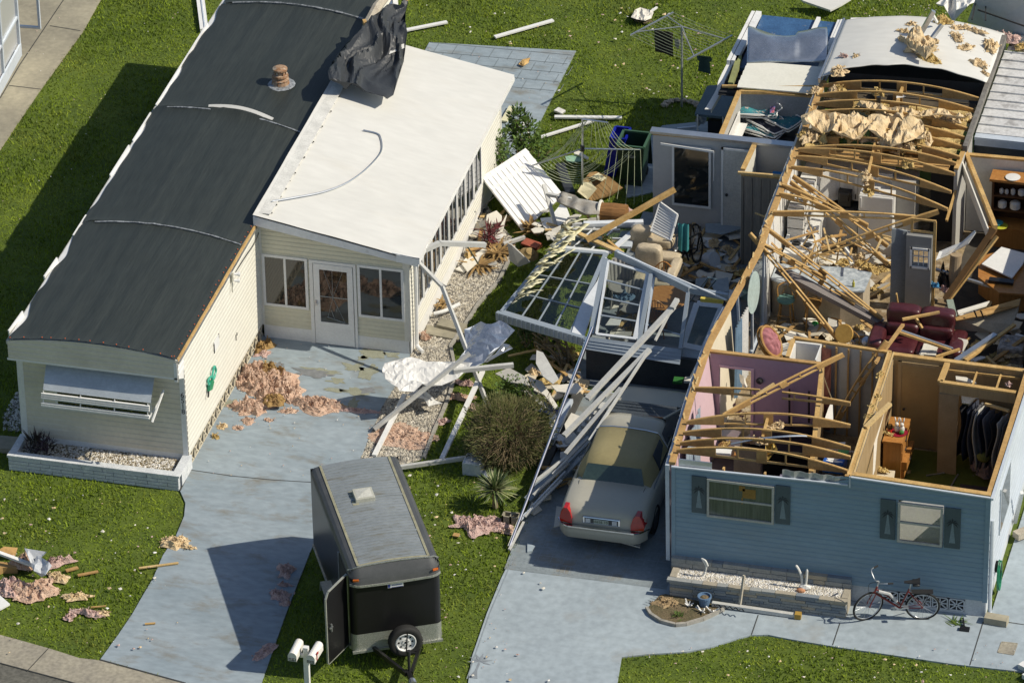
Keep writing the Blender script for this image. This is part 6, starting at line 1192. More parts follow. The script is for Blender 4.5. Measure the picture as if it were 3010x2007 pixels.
for a,b,z0,z1,lab in[((935,760),(1045,1135),1.0,.35,"white square tube standing askew beside the big ribbed panel"),((965,850),(1440,945),.85,.85,"white square tube lying from the big panel to the wicker basket"),((1200,1130),(1810,1120),.95,.95,"long grey metal rail behind the fallen porch glazing"),((1185,1180),(1640,1185),.9,.9,"white metal rail in front of the long grey rail"),((565,1310),(760,1245),.15,.18,"short white gutter end on the gravel by the red plant")]:lbeam(g('H',*a,z0),g('H',*b,z1),.08,.07,m_postw,lab)
lbeam(g('H',1330,1272,1.15),g('H',2145,805,2.0),.10,.10,m_wood,"long orange timber lying across the fallen porch towards the storage window","timber","timber")
lbeam(g('H',1250,1210,1.05),g('H',1660,1395,1.0),.12,.05,m_woodp,"pale plank lying on the fallen porch glazing","plank","plank")
lbeam(g('H',1480,1240,1.05),g('H',1640,1370,1.0),.06,.04,m_wood,"short brown stick beside the pale plank on the porch glazing","stick","stick")
mb=MB();clump(mb,g('H',1520,1275,1.0),.12,.10,.18,4,16,5);tag(mb.build("green_tuft",mat("tuft_green",(.09,.11,.03),rough=.95)),"small olive tuft of plant on the porch glazing","plant tuft")
mb=MB();sheet(mb,[(1045,920),(1110,890),(1230,930),(1260,975),(1440,1010),(1450,1090),(1330,1110),(1220,1060),(1060,960)],24,lambda x,y:g('H',x,y,.72),.16,.006,12);tag(mb.build("grey_shell",mat("weathered_grey",(.24,.22,.19),(.33,.32,.29),scale=4,rough=.85),smooth=True,thick=.02),"weathered grey shell shaped sheet in front of the wicker basket","sheet")
wk=thing("wicker_basket","brown slatted wicker basket lying on its side with cream rim","basket",g('H',1580,1050,.5));a,b=g('H',1455,1015,.75),g('H',1700,1040,.75)
mb=MB();mb.lathe([(.22,0),(.24,.3),(.23,(b-a).length)],a,18,b-a);mb.build("body",mat("wicker",(.30,.15,.05),(.17,.08,.025),scale=3,rough=.7,stretch=(1,12,12),fine=.2),wk);mb=MB();pr=[(.22*math.cos(t),.22*math.sin(t))for t in np.linspace(0,6.283,20)];ax=(b-a).normalized();e1=ax.orthogonal().normalized();e2=ax.cross(e1);mb.tube([a+e1*x*1.15+e2*y*1.15 for x,y in pr],.035,6);mb.build("rim",m_cream,wk)
mb=MB();clump(mb,g('H',1690,1010,.6),.16,.14,.16,7,16,5);tag(mb.build("insulation_scrap",m_insk2),"pale pink insulation wad at the end of the wicker basket","insulation")
fb=MB();fb.slab([g('H',*p)for p in[(1240,820,.30),(1290,730,.45),(1360,650,.5),(1420,640,.5),(1540,690,.42),(1665,790,.25),(1560,860,.12),(1380,915,.08)]],.09);fo=fb.build("broken_board",mat("brown_foam_board",(.30,.19,.08),(.22,.13,.05),scale=5,rough=.9));tag(fo,"broken brown and cream foam board under the umbrella clothes line","foam board")
mb=MB();mb.slab([g('H',*p)for p in[(1245,825,.32),(1300,735,.46),(1370,740,.45),(1425,800,.36),(1340,900,.15)]],.02);mb.slab([g('H',*p)for p in[(1370,690,.5),(1440,650,.52),(1510,700,.46),(1470,730,.44)]],.02);mb.build("cream_face",mat("cream_foam",(.62,.57,.38),(.55,.5,.33),scale=5,rough=.9),fo)
chunk("green_board",'H',[(1132,500),(1220,490),(1290,510),(1285,545),(1200,552),(1145,540)],.15,.03,mat("mint_green",(.28,.46,.33),rough=.8),"small mint green board on the lawn under the clothes line","board")
chunk("white_scrap",'H',[(1210,455),(1260,450),(1350,510),(1345,530),(1290,500),(1215,475)],.2,.03,m_drywall,"white bent scrap beside the mint green board","scrap")
lbeam(g('H',1085,585,.1),g('H',1180,850,.1),.22,.12,mat("slate_dark",(.035,.04,.05),rough=.7),"dark slate post lying on the grass right of the white panel","post","post")
tb=MB();tb.slab([g('H',*p)for p in[(600,1300,.75),(640,1320,.72),(808,1480,.32),(700,1520,.20),(620,1460,.34)]],.05);tag(tb.build("white_tray",m_greyw),"white shallow tray tipped up on the lawn by the red planter","tray")
rp=MB();rp.hexa([g('H',720,1320,.02),g('H',870,1375,.02),g('H',925,1330,.02),g('H',780,1270,.02),g('H',720,1300,.22),g('H',865,1350,.22),g('H',925,1300,.22),g('H',775,1250,.22)]);tag(rp.build("red_planter",mat("terracotta",(.33,.09,.05),(.27,.07,.04),scale=5,rough=.8),bevel=.015),"terracotta red trough tipped beside the white tray","planter")
mb=MB();mb.lathe([(.20,0),(.22,.02),(.13,.10),(.10,.15),(.03,.16)],g('H',800,1410,.03),18,(.3,-.3,.9));tag(mb.build("straw_hat",mat("straw",(.36,.26,.12),(.27,.19,.08),scale=10,rough=.9,fine=.3)),"brown straw hat shape lying below the red trough","hat")
for i,(pts,z,lab)in enumerate([([(410,1040),(500,1000),(550,1050),(545,1100),(440,1120),(405,1090)],.35,"rounded white board fragment against the sunroom wall"),([(350,1170),(430,1150),(440,1190),(380,1250)],.08,"small square white fragment on the gravel"),([(360,1260),(560,1130),(590,1050),(560,1180),(420,1270)],.2,"curved white strip on the gravel near the sunroom"),([(330,1110),(400,1080),(420,1130),(350,1160)],.1,"white lump by the sunroom base"),([(520,1170),(600,1020),(560,1160)],.3,"thin white blade shaped strip near the big panel"),([(180,1490),(400,1330),(415,1370),(330,1470),(230,1560)],.12,"grey white curved gutter piece on the gravel"),([(120,1540),(200,1480),(260,1520),(200,1568)],.06,"pale board end at the gravel edge"),([(870,1180),(950,1160),(930,1200),(880,1215)],.1,"small white tile by the dried plant")]):chunk("white_fragment",'H',pts,z,.03,m_drywall,lab,"fragment")
chunk("yellow_rag",'H',[(190,1490),(250,1420),(280,1430),(240,1500),(200,1520)],.06,.02,mat("yellow_rag",(.50,.33,.04),rough=.9),"yellow rag on the gravel below the kinked beam","rag")
slat([g('H',330,1080,.3),g('H',380,970,.5),g('H',480,870,.9)],.03,m_blackp,"dark_cable","dark cable curling against the shaded sunroom wall","cable")
mb=MB();mb.tube(smooth_line([gx('H',395,1040,3.42),gx('H',380,1000,3.43),gx('H',405,985,3.43),gx('H',415,1010,3.43),gx('H',440,980,3.43),gx('H',470,970,3.43)],4),.02,6);tag(mb.build("dark_cable_coil",m_blackp),"short black cable coil on the sunroom wall behind the white panel","cable")
gp_=MB();gp_.tube(smooth_line([g('G',1805,1010,.12),g('G',1900,985,.16),g('G',2040,920,.2)],4),.045,8);tag(gp_.build("downspout_piece",m_white),"broken white downspout piece on the stepping slab","downspout")
# boards on the back lawn
for r,a,b,w_,lab in[('B',(1465,245),(1850,135),.11,"long white board lying beyond the patio"),('B',(880,200),(1152,146),.11,"white board on the grass behind the roof corner"),('H',(1035,137),(1655,145),.11,"white board lying level behind the umbrella clothes line"),('H',(905,325),(1390,175),.08,"white board slanting behind the flowering bush"),('H',(568,180),(645,45),.16,"cream board leaning on the sunroom's back corner"),('H',(570,265),(640,235),.12,"short cream board on the patio by the bush"),('C',(280,165),(410,70),.05,"white stick on the pale rubble patch")]:lbeam(g(r,*a,.05),g(r,*b,.05),w_,.04,m_vin if 'cream' in lab else m_white,lab,"board","board")
mb=MB();a=g('H',1080,100,0);mb.hexa([g('H',1025,95,.02),g('H',1100,125,.02),g('H',1140,95,.02),g('H',1070,65,.02),g('H',1025,75,.12),g('H',1100,105,.12),g('H',1140,75,.12),g('H',1070,45,.12)]);tag(mb.build("foam_block",m_stonew,bevel=.02),"white foam block on the grass near the level board","foam block")
mb=MB();sheet(mb,[(172,200),(210,130),(260,105),(330,120),(380,150),(360,200),(300,240),(220,225)],18,lambda x,y:g('C',x,y,.02),.10,.02,3);tag(mb.build("rubble_sheet",m_drywall),"pale broken plaster sheet on the back lawn","plaster")
mb=MB();clump(mb,g('C',270,180,.05),.25,.16,.08,5);tag(mb.build("leaf_litter",m_dirt),"brown leaf heap on the pale plaster sheet","leaves")
chunk("roof_sheeting",'C',[(1735,-10),(1760,10),(2010,95),(2110,45),(2200,-10)],.25,.05,m_roofw,"white roof panel lying on grass at the top edge of the picture","panel")
mb=MB();sheet(mb,[(1620,435),(1650,410),(1700,400),(1690,425),(1655,450)],12,lambda x,y:g('B',x,y,.0),.06,.03,3);tag(mb.build("leaf",m_wood),"orange leaf on the patio pavers","leaf")
# neighbour behind on the right: overturned grey roof section and white sheet
mb=MB();P_=[g('D',1640,-20,3.3),g('D',2200,-20,3.6),g('D',2200,380,2.6),g('D',1760,290,2.5),g('D',1560,210,2.4)]
mb.slab(P_,.06);ov=mb.build("overturned_roof",mat("grey_roof_underside",(.46,.50,.51),(.40,.435,.445),scale=1,rough=.6,fine=.05));tag(ov,"big grey overturned roof section at the top right corner","roof section")
for a,b in[((1660,90),(2200,280)),((1800,-20),(2200,110)),((1640,0),(1600,190)),((1740,10),(1740,200))]:mb=MB();mb.beam(g('D',*a,3.12)+Vector((0,-.1,.02)),g('D',*b,3.1)+Vector((0,-.1,.02)),.03,.03);mb.build("seam",m_dark,ov)
mb=MB();sheet(mb,[(1220,150),(1420,75),(1640,0),(1645,180),(1560,210),(1540,260),(1400,240),(1300,200)],26,lambda x,y:g('D',x,y,2.3),.30,.007,5);tag(mb.build("white_sheet",m_cloth,thick=.01),"crumpled white roof sheet hanging from the overturned grey roof","roof sheet")
mb=MB();mb.tube([g('D',350,205,2.6),g('D',575,200,2.6)],.05,8);tag(mb.build("white_pipe",m_whitem),"short white pipe lying behind the standing roof's back edge","pipe")
lbeam(g('D',1040,395,3.2),g('D',1200,115,3.9),.10,.10,m_alu,"bent aluminium beam sticking up from the standing white roof, taller one")
lbeam(g('D',1110,490,3.15),g('D',1285,255,3.6),.07,.09,m_alu,"lower aluminium bar leaning on the standing white roof")
lbeam(g('D',1190,150,3.7),g('D',1235,230,3.35),.05,.05,m_whitem,"short white crosspiece near the tall aluminium beam")
mb=MB();sheet(mb,[(935,440),(1000,405),(1060,420),(1100,480),(1190,485),(1255,545),(1245,600),(1185,620),(1245,640),(1115,682),(1060,620),(960,585),(920,540)],13,lambda x,y:g('D',x,y,3.24),.26,.014,4);tag(mb.build("paper_insulation",m_insp,thick=.012),"rumpled brown paper insulation lying over the wad by the aluminium bars","insulation")
def roofz(x):return 2.99+.26*(1-(2*(x-10.72)/3.74-1)**2)
for i,(x,y,rx,ry,h,rot,m,lab)in enumerate([(1060,520,.36,.22,.26,.5,m_insp,"large twisted wad of brown insulation at the foot of the aluminium bars"),(1160,610,.28,.14,.14,-.4,m_insy,"flat brown insulation flap below the large wad"),(900,425,.22,.09,.14,-.9,m_insp,"small brown insulation tuft left of the large wad"),(280,580,.17,.07,.08,.2,m_insk2,"pale insulation scrap near the roof's left edge"),(400,580,.07,.05,.06,0,m_insp,"tiny insulation scrap near the roof's left edge"),(215,745,.22,.20,.22,.3,m_insp,"tan insulation wad on the torn front left roof corner"),(1440,390,.12,.24,.14,.6,m_insp,"twisted insulation strand on the right half of the white roof"),(1530,490,.22,.10,.12,.5,m_insp,"insulation tuft below the twisted strand"),(1660,660,.30,.14,.14,-.4,m_insp,"insulation wad near the roof's front right edge"),(1720,760,.14,.08,.08,-.6,m_insp,"small insulation scrap beside the roof's right edge"),(1780,480,.18,.32,.22,.3,m_insp,"long tan insulation roll hanging over the roof's right edge"),(1930,400,.48,.20,.24,.2,m_insk2,"pink insulation roll on the foil roof at the right"),(2090,480,.15,.14,.12,.2,m_insy,"yellow insulation tuft at the far right roof edge"),(1300,230,.20,.13,.16,.2,m_insy,"insulation tuft on the roof's back edge"),(1470,290,.20,.10,.12,.5,m_insp,"insulation strand on the back edge of the white roof"),(1620,320,.26,.10,.10,-.3,m_insp,"insulation scraps near the back right roof corner"),(970,250,.12,.08,.06,0,m_insp,"insulation bits left of the tall aluminium beam"),(900,325,.18,.07,.05,-.2,m_insp,"thin insulation bits above the small tuft")]):
 p=g('D',x,y,3.12);p=g('D',x,y,roofz(p.x)if p.x<14.4 else 2.7);mb=MB();clump(mb,p,rx,ry,h,i+11,30,9,rot,1.25,3.0);tag(mb.build("insulation_wad",m),lab,"insulation")
# big sheet folded over the storage roof
fs_=MB();
def fold(u,v):
 pb=g('C',1240+u*755,572+6*math.sin(u*3),2.62);pt=g('C',1250+u*725,338+70*math.sin(u*3.0)*(1 if u<.62 else.55)-8*math.sin(u*6),2.62);p=pb.lerp(pt,v);return p+Vector((0,0,.30*math.sin(v*2.2)+.05*math.sin(u*7+v*2)*v+.03*noise.noise((u*5,v*4,2))))
fs_.grid(fold,30,12);tag(fs_.build("folded_metal_sheet",m_foil,smooth=True,thick=.006),"shiny metal roof sheet curled back on the storage room roof","metal sheet")
mb=MB();pts=smooth_line([g('C',1100,560,2.45),g('C',1010,740,2.35),g('C',985,830,2.2),g('C',880,1010,1.9)],5)
for a,b in zip(pts[:-1],pts[1:]):s=Vector((.12,.03,0));mb.quad(a-s*.6,a+s*.6,b+s*.6,b-s*.6);mb.quad(a+s*.6,a+s*.6+Vector((0,0,-.1)),b+s*.6+Vector((0,0,-.1)),b+s*.6)
tag(mb.build("hanging_gutter",m_white,smooth=False,thick=.008),"bent white gutter strip hanging down over the blue table","gutter")
tb_=thing("utility_table","blue grey topped table beside the storage room's left wall","table",g('C',900,950,0));zt=.92
mb=MB();mb.prism([g('C',*p,zt)-Vector((0,0,.06))for p in[(760,1050),(775,1000),(870,800),(890,788),(985,785),(1150,800),(1040,1080)]],(0,0,.06));mb.build("table_top",mat("blue_top",(.10,.15,.18),(.085,.13,.16),rough=.6),tb_)
for x,y in((785,1060),(1020,1075)):p=g('C',x,y,zt);mb=MB();mb.beam(p,(p.x,p.y,0),.03,.03,(1,0,0));mb.build("leg",m_white,tb_)
mb=MB();a=g('C',880,1100,.75);mb.box(a.x,a.y,.02,a.x+.5,a.y+.4,.72);tag(mb.build("dark_cabinet",m_black),"black cabinet under the blue grey table","cabinet")
mb=MB();sheet(mb,[(790,1130),(870,1090),(870,1200),(840,1240),(760,1220)],20,lambda x,y:g('C',x,y,.2),.2,.01,3);tag(mb.build("grey_sheet",mat("grey_plastic",(.22,.24,.24),rough=.6)),"grey plastic sheet on the slab by the blue table's leg","plastic sheet")
lbeam(g('C',600,1185,.03),g('C',770,1168,.03),.05,.03,m_bltrim,"thin pale strip on the dark slab near the blue table","strip","strip")
# ================================================================ inside the roofless house
def bxo(name,x0,y0,z0,x1,y1,z1,m,label,cat,bevel=0.0):
 mb=MB();mb.box(x0,y0,z0,x1,y1,z1);return tag(mb.build(name,m,bevel=bevel),label,cat)
# kitchen
kc=thing("kitchen_cabinets","white kitchen wall cabinets under the bare trusses","cabinet",(12.2,11.8,1.5))
mb=MB();mb.box(11.35,11.55,1.55,12.95,11.9,2.32);mb.box(10.95,9.6,1.55,11.3,11.9,2.3);mb.build("carcass",m_cab,kc)
m_gap=mat("cabinet_gap",(.30,.29,.27),rough=.7)
for i,x in enumerate((11.78,12.18,12.58)):mb=MB();mb.box(x,11.52,1.58,x+.37,11.55,2.29);d=mb.build("cabinet_door",m_cab,kc);mb=MB();mb.box(x+.06,11.515,1.66,x+.31,11.52,2.21);mb.build("door_panel",m_greyw,d)if False else mb.build("door_panel",mat("cabinet_inset",(.58,.57,.54),rough=.45),d);mb=MB();mb.box(x+(.33 if i!=1 else.02),11.49,1.62,x+(.35 if i!=1 else.04),11.52,1.74);mb.build("pull",m_black,d)
mb=MB();mb.prism([(11.30,11.2,1.55),(11.74,11.53,1.55),(11.74,11.53,2.32),(11.30,11.2,2.32)],(-.02,.03,0));d=mb.build("corner_door",m_cab,kc);mb=MB();mb.prism([(11.36,11.23,1.66),(11.68,11.47,1.66),(11.68,11.47,2.22),(11.36,11.23,2.22)],(.006,-.01,0));mb.build("door_panel",MATS["cabinet_inset"],d)
mb=MB()
for i in range(9):mb.box(10.96,9.62+i*.19,2.28,11.32,9.64+i*.19,2.34)
for z in(1.8,2.05):mb.box(10.96,9.6,z,11.33,11.2,z+.02)
mb.build("open_shelves",m_gap,kc)
mb=MB();mb.box(10.95,9.1,FL,11.5,9.35,1.45);mb.box(10.95,10.15,FL,11.5,11.9,1.43);mb.box(11.5,11.35,FL,12.2,11.9,1.43);tag(mb.build("base_cabinets",m_cab),"white kitchen base cabinets along the left wall","cabinet")
bxo("worktop",11.5,11.3,1.43,12.2,11.9,1.47,m_dark,"dark worktop below the white wall cabinets","worktop");
mb=MB();mb.box(11.75,11.35,1.47,12.05,11.6,1.86);mb.box(11.78,11.3,1.62,12.0,11.35,1.84);tag(mb.build("coffee_maker",m_black,bevel=.02),"black coffee maker on the dark kitchen worktop","coffee maker")
fr_=thing("fridge","white fridge freezer standing at the kitchen's back","fridge",(12.7,11.2,FL))
for z0,z1,n in((FL,1.66,"fridge_door"),(1.69,2.08,"freezer_door")):mb=MB();mb.box(12.3,10.9,z0,13.08,10.96,z1);d=mb.build(n,m_cab,fr_,bevel=.02);mb=MB();mb.box(12.34,10.86,z1-.3,12.37,10.9,z1-.04);mb.build("handle",m_white,d)
mb=MB();mb.box(12.31,10.97,FL,13.07,11.6,2.08);mb.build("body",m_cab,fr_)
bxo("pantry",12.97,11.3,FL,13.5,11.85,2.32,m_greyw,"tall grey white pantry cupboard right of the fridge","cupboard")
st_=thing("stove","white electric stove with four coil rings among fallen boards","stove",(11.3,9.75,FL));mb=MB();mb.box(11.0,9.37,FL,11.58,10.13,1.45);mb.build("body",m_white,st_);mb=MB();mb.box(10.95,9.37,1.45,11.02,10.13,1.66);mb.build("back_panel",m_white,st_)
for x in(11.17,11.42):
 for y in(9.56,9.93):mb=MB();mb.lathe([(.10,0),(.10,.012),(.07,.014),(.06,.008),(.03,.012),(.001,.01)],(x,y,1.455),16);mb.build("ring",m_dark,st_)
mb=MB();mb.ball(g('L',440,250,1.56),.10,.10,.10,10);tag(mb.build("kettle",m_chrome),"small shiny kettle on the white stove","kettle")
# peninsula with marble top
ct=thing("counter","curved kitchen counter with pale marble top under fallen trusses","counter",(12,8.2,FL));mb=MB()
cp=[(10.95,8.0),(11.2,7.86),(11.7,7.86),(12.5,7.80),(12.98,7.92),(13.0,8.66),(12.5,8.76),(10.95,8.6)]
mb.prism([(x,y,FL)for x,y in cp],(0,0,.86));mb.build("base",mat("counter_base",(.40,.34,.25),(.34,.29,.21),rough=.7),ct);mb=MB();mb.prism([(x+(x-12)*.03,y+(y-8.3)*.08,1.41)for x,y in cp],(0,0,.045));mb.build("marble_top",mat("marble",(.50,.54,.56),(.26,.30,.33),scale=9,rough=.25,fine=.2),ct)
mb=MB();p=g('L',880,690,1.46);mb.lathe([(.03,0),(.03,.10),(.012,.13),(.012,.17)],p,10);tag(mb.build("bottle",mat("yellow_bottle",(.42,.40,.06),rough=.4)),"small yellow bottle on the marble counter top","bottle")
# grey column with hatch
cl=thing("hatch_column","tall grey wall stub with a small white barred hatch","wall stub",(13.9,8.8,FL));m_gc=mat("grey_column",(.26,.26,.25),(.23,.23,.22),scale=1,rough=.6,fine=.04)
for b in[(13.76,8.75,FL,14.32,8.95,1.70),(13.76,8.75,2.15,14.32,8.95,2.46),(13.76,8.75,1.7,13.90,8.95,2.15),(14.25,8.75,1.7,14.32,8.95,2.15)]:mb=MB();mb.box(*b);mb.build("panel",m_gc,cl)
mb=MB();mb.hexa([(13.42,8.82,FL),(13.74,8.95,FL),(13.74,9.0,FL),(13.42,8.87,FL),(13.42,8.82,2.54),(13.74,8.95,2.44),(13.74,9.0,2.44),(13.42,8.87,2.54)]);mb.build("angled_panel",mat("slate_panel",(.19,.215,.235),(.17,.19,.21),rough=.6),cl)
mb=MB()
for b in[(13.86,8.72,1.66,14.28,8.75,1.71),(13.86,8.72,2.13,14.28,8.75,2.18),(13.85,8.72,1.66,13.90,8.75,2.18),(14.25,8.72,1.66,14.29,8.75,2.18)]:mb.box(*b)
hf=mb.build("hatch_frame",m_white,cl)
for b in[(13.9,8.80,1.92,14.25,8.82,1.94),(14.02,8.80,1.7,14.04,8.82,2.15),(14.13,8.80,1.7,14.15,8.82,2.15)]:mb=MB();mb.box(*b);mb.build("hatch_bar",m_white,hf)
mb=MB();mb.beam((14.36,8.9,FL),(14.36,8.9,2.78),.05,.06,(1,0,0));mb.beam((13.85,8.9,2.46),(13.85,8.9,2.8),.05,.05,(1,0,0));mb.beam((13.83,8.9,2.80),(14.38,8.9,2.80),.04,.04);mb.beam((13.85,8.9,2.5),(14.36,8.9,2.5),.04,.04);mb.build("stud_frame",m_wood,cl)
# sofa
sf=thing("recliner_sofa","burgundy leather recliner sofa with boards fallen across it","sofa",(14.38,6.75,FL));m_lea=mat("burgundy_leather",(.075,.018,.022),(.055,.012,.015),scale=5,rough=.32,spec=.6,bump=.25,bscale=14,fine=.12)
def cush(parent,name,c,s,m=m_lea,k=3):
 mb=MB();cx,cy,cz=c;sx,sy,sz=s
 def f(u,v):
  th,ph=math.pi*v,2*math.pi*u;e=lambda w,p:math.copysign(abs(w)**p,w)
  d=Vector((e(math.sin(th),.4)*e(math.cos(ph),.38),e(math.sin(th),.4)*e(math.sin(ph),.38),e(math.cos(th),.42)));n_=1+.06*noise.noise(d*k+Vector(c));return Vector((cx+d.x*sx*n_,cy+d.y*sy*n_,cz+d.z*sz*n_))
 mb.grid(f,28,16);return mb.build(name,m,parent,smooth=True)
for x in(14.02,14.76):cush(sf,"back_cushion",(x,7.22,1.38),(.38,.18,.22));cush(sf,"lumbar_cushion",(x,7.12,1.08),(.37,.17,.2));cush(sf,"seat_cushion",(x,6.75,.86),(.37,.38,.13));cush(sf,"footrest",(x,6.36,.72),(.36,.12,.15))
for x in(13.52,15.25):cush(sf,"arm",(x,6.85,.92),(.17,.50,.22))
mb=MB();mb.box(13.55,6.5,FL,15.2,7.3,.8);mb.build("base",m_lea,sf)
mb=MB();mb.slab([g('L',*p)for p in[(1470,1165,1.05),(1590,1180,1.05),(1575,1215,1.04),(1440,1260,1.02)]],.06);mb.slab([g('L',*p)for p in[(1450,1215,1.03),(1580,1222,1.03),(1570,1265,1.0),(1430,1255,1.0)]],.05);tag(mb.build("open_book",m_drywall),"broken white board lying on the burgundy sofa seat","board")
# rattan chair with pink cushion, stools, ottoman
rc=thing("rattan_chair","rattan tub chair with pink buttoned cushion beyond the pink partition","chair",(11.35,5.85,FL));m_rat=mat("rattan",(.36,.20,.06),(.27,.14,.035),scale=8,rough=.6,fine=.2);m_pk=mat("pink_velvet",(.36,.15,.165),(.28,.105,.12),scale=6,rough=.85,bump=.4,bscale=14)
cc=g('L',190,1150,1.12);ax=Vector((.72,-.30,.55)).normalized();e1=Vector((0,0,1)).cross(ax).normalized();e2=ax.cross(e1)
ov_=lambda r1,r2,h,n=24:[cc+e1*math.cos(t)*r1*.72+e2*math.sin(t)*r2*.8+ax*h for t in np.linspace(0,6.283,n+1)]
mb=MB();mb.tube(ov_(.36,.44,0),.035,7);mb.tube(ov_(.38,.46,-.08),.03,7);mb.build("rim",m_rat,rc)
mb=MB();
def pkf(u,v):r=v;t=u*6.283;return cc+e1*math.cos(t)*.24*r+e2*math.sin(t)*.34*r+ax*(.12*(1-r**3)+.035*math.sin(t*9)*r*(1-r*.6)-.05*math.exp(-((r-.45)/.12)**2)*abs(math.sin(t*3)))
mb.grid(pkf,48,10);mb.build("cushion",m_pk,rc,smooth=True)
mb=MB()
for t in(.5,2.2,4,5.5):mb.tube([cc+e1*.25*math.cos(t)+Vector((0,0,-.2)),Vector((cc.x+.3*math.cos(t),cc.y+.3*math.sin(t),FL))],.02,6)
mb.build("leg_frame",m_rat,rc)
for k,(x,y,lab)in enumerate([(11.33,7.62,"rattan bar stool with green seat pad by the counter's left end"),(11.92,7.60,"rattan bar stool half hidden by a fallen truss at the counter")]):
 s_=thing("bar_stool",lab,"stool",(x,y,FL),k*.3,"rattan bar stools at the counter")
 for i in range(4):a=math.pi/4+i*math.pi/2;mb=MB();mb.tube([Vector((.22*math.cos(a),.22*math.sin(a),0)),Vector((.15*math.cos(a),.15*math.sin(a),.62))],.018,6);mb.build("leg",m_rat,s_,local=True)
 mb=MB();mb.lathe([(.19,.60),(.20,.64),(.17,.67)],(0,0,0),16);mb.build("seat",m_rat if k else mat("teal_pad",(.13,.26,.22),rough=.8),s_,local=True)
 mb=MB();mb.tube(smooth_line([(-.19,.05,.64),(-.2,.1,.88),(0,.2,.95),(.2,.1,.88),(.19,.05,.64)],5),.018,6);mb.tube([(-.17,-.1,.25),(.17,-.1,.25)],.012,5);mb.tube([(-.12,.17,.66),(0,.2,.95),(.12,.17,.66)],.01,5);mb.build("back_rail",m_rat,s_,local=True)
ot=thing("rattan_table","round rattan table tipped on its side near the sofa","table",g('L',805,1090,.95));p=g('L',805,1085,.95);mb=MB();mb.lathe([(.20,0),(.215,.03),(.20,.06)],p,20,(-.15,-.75,.45));mb.build("table_top",mat("yellow_rattan",(.46,.29,.07),(.38,.22,.05),scale=8,rough=.6),ot);mb=MB();mb.tube(smooth_line([p+Vector((.1,.2,.0)),p+Vector((.3,.1,-.1)),p+Vector((.34,-.05,-.3))],4),.015,6);mb.tube(smooth_line([p+Vector((-.1,.2,.1)),p+Vector((-.25,.4,.1)),p+Vector((-.4,.5,.05))],4),.015,6);mb.build("leg",m_rat,ot)
mb=MB();mb.lathe([(.02,-.05),(.10,0),(.11,.03),(.03,.06)],g('L',990,1150,.8),14,(.2,-.7,.5));tag(mb.build("lamp_bowl",m_alu),"round metal lamp shade on the floor by the tipped rattan table","lamp shade")
mb=MB();mb.ball(g('L',555,1010,.66),.09,.09,.08,9);tag(mb.build("green_ball",mat("green_shiny",(.02,.28,.05),rough=.25)),"shiny green ball on the living room floor","ball")
mb=MB();mb.lathe([(.30,0),(.30,.012)],gx('L',40,810,10.99),24,(1,-.25,0));m_=mb.build("oval_mirror",mat("mirror_pale",(.42,.52,.50),rough=.15));m_.scale=(1,1,1.7);tag(m_,"tall oval mirror on the living room's left wall","mirror")
# desk with white sheet, hutch, right hand side
dk=thing("orange_desk","orange wood desk under a white board on the right","desk",(15.6,9.4,FL));dz=1.25;mb=MB();mb.slab([g('L',*p,dz)for p in[(1930,440),(2080,400),(2400,560),(2400,760),(2100,740),(1925,610)]],.05);mb.build("desk_top",m_oak,dk);mb=MB();mb.prism([g('L',*p,dz-.05)for p in[(1930,600),(2100,735),(2400,760)]],(0,0,-.45));mb.build("desk_front",m_oak,dk)
chunk("white_board",'L',[(1955,500),(2120,358),(2330,415),(2300,500),(2210,617)],1.36,.03,m_white,"white board lying on the orange desk","board")
hu=thing("hutch","brown wooden dresser hutch with white crockery on its shelves","hutch",(15.9,12.4,FL));hx0,hx1,hy_=15.10,16.8,12.05
mb=MB();mb.box(hx0,hy_+.36,FL,hx1,hy_+.4,2.16);mb.box(hx0,hy_,1.05,hx0+.05,hy_+.4,2.16);mb.box(hx1-.05,hy_,1.05,hx1,hy_+.4,2.16);mb.build("carcass",mat("dark_brown_wood",(.10,.045,.018),(.07,.03,.012),rough=.5),hu)
mb=MB();mb.box(hx0-.05,hy_-.06,2.16,hx1+.05,hy_+.4,2.22);mb.build("cornice",m_oak,hu);mb=MB();mb.box(hx0-.03,hy_-.14,FL,hx1,hy_+.4,1.0);mb.box(hx0-.05,hy_-.16,1.0,hx1,hy_+.4,1.05);mb.build("lower_cupboard",m_oak,hu)
for z in(1.40,1.76):mb=MB();mb.box(hx0+.05,hy_,z,hx1-.05,hy_+.36,z+.03);mb.build("shelf",MATS["dark_brown_wood"],hu)
for i,(x,z,r,h)in enumerate([(15.3,1.79,.05,.13),(15.42,1.79,.045,.12),(15.56,1.79,.05,.15),(15.75,1.79,.08,.16),(15.33,1.43,.10,.18),(15.62,1.43,.12,.2),(15.95,1.43,.11,.2),(16.2,1.79,.07,.14)]):mb=MB();mb.lathe([(r*.7,0),(r,.03),(r,h*.8),(r*.5,h)],(x,hy_+.12,z),12);tag(mb.build("white_jar",m_cab),"white crockery jar on the brown hutch shelves","jar","white jars on the hutch")
mb=MB();mb.lathe([(.15,0),(.17,.03),(.05,.035)],(15.55,hy_+.1,2.22),18);tag(mb.build("white_plate",m_cab),"white plate on top of the brown hutch","plate")
mb=MB();mb.lathe([(.10,0),(.14,.05)],(15.25,hy_-.02,1.06),14);tag(mb.build("teal_bowl",mat("teal_glaze",(.05,.30,.36),rough=.3)),"teal bowl on the hutch counter","bowl");mb=MB();mb.lathe([(.14,0),(.16,.02)],(15.35,hy_-.08,1.05),14);tag(mb.build("yellow_dish",mat("yellow_glaze",(.5,.5,.05),rough=.4)),"yellow and white dish under the teal bowl","dish")
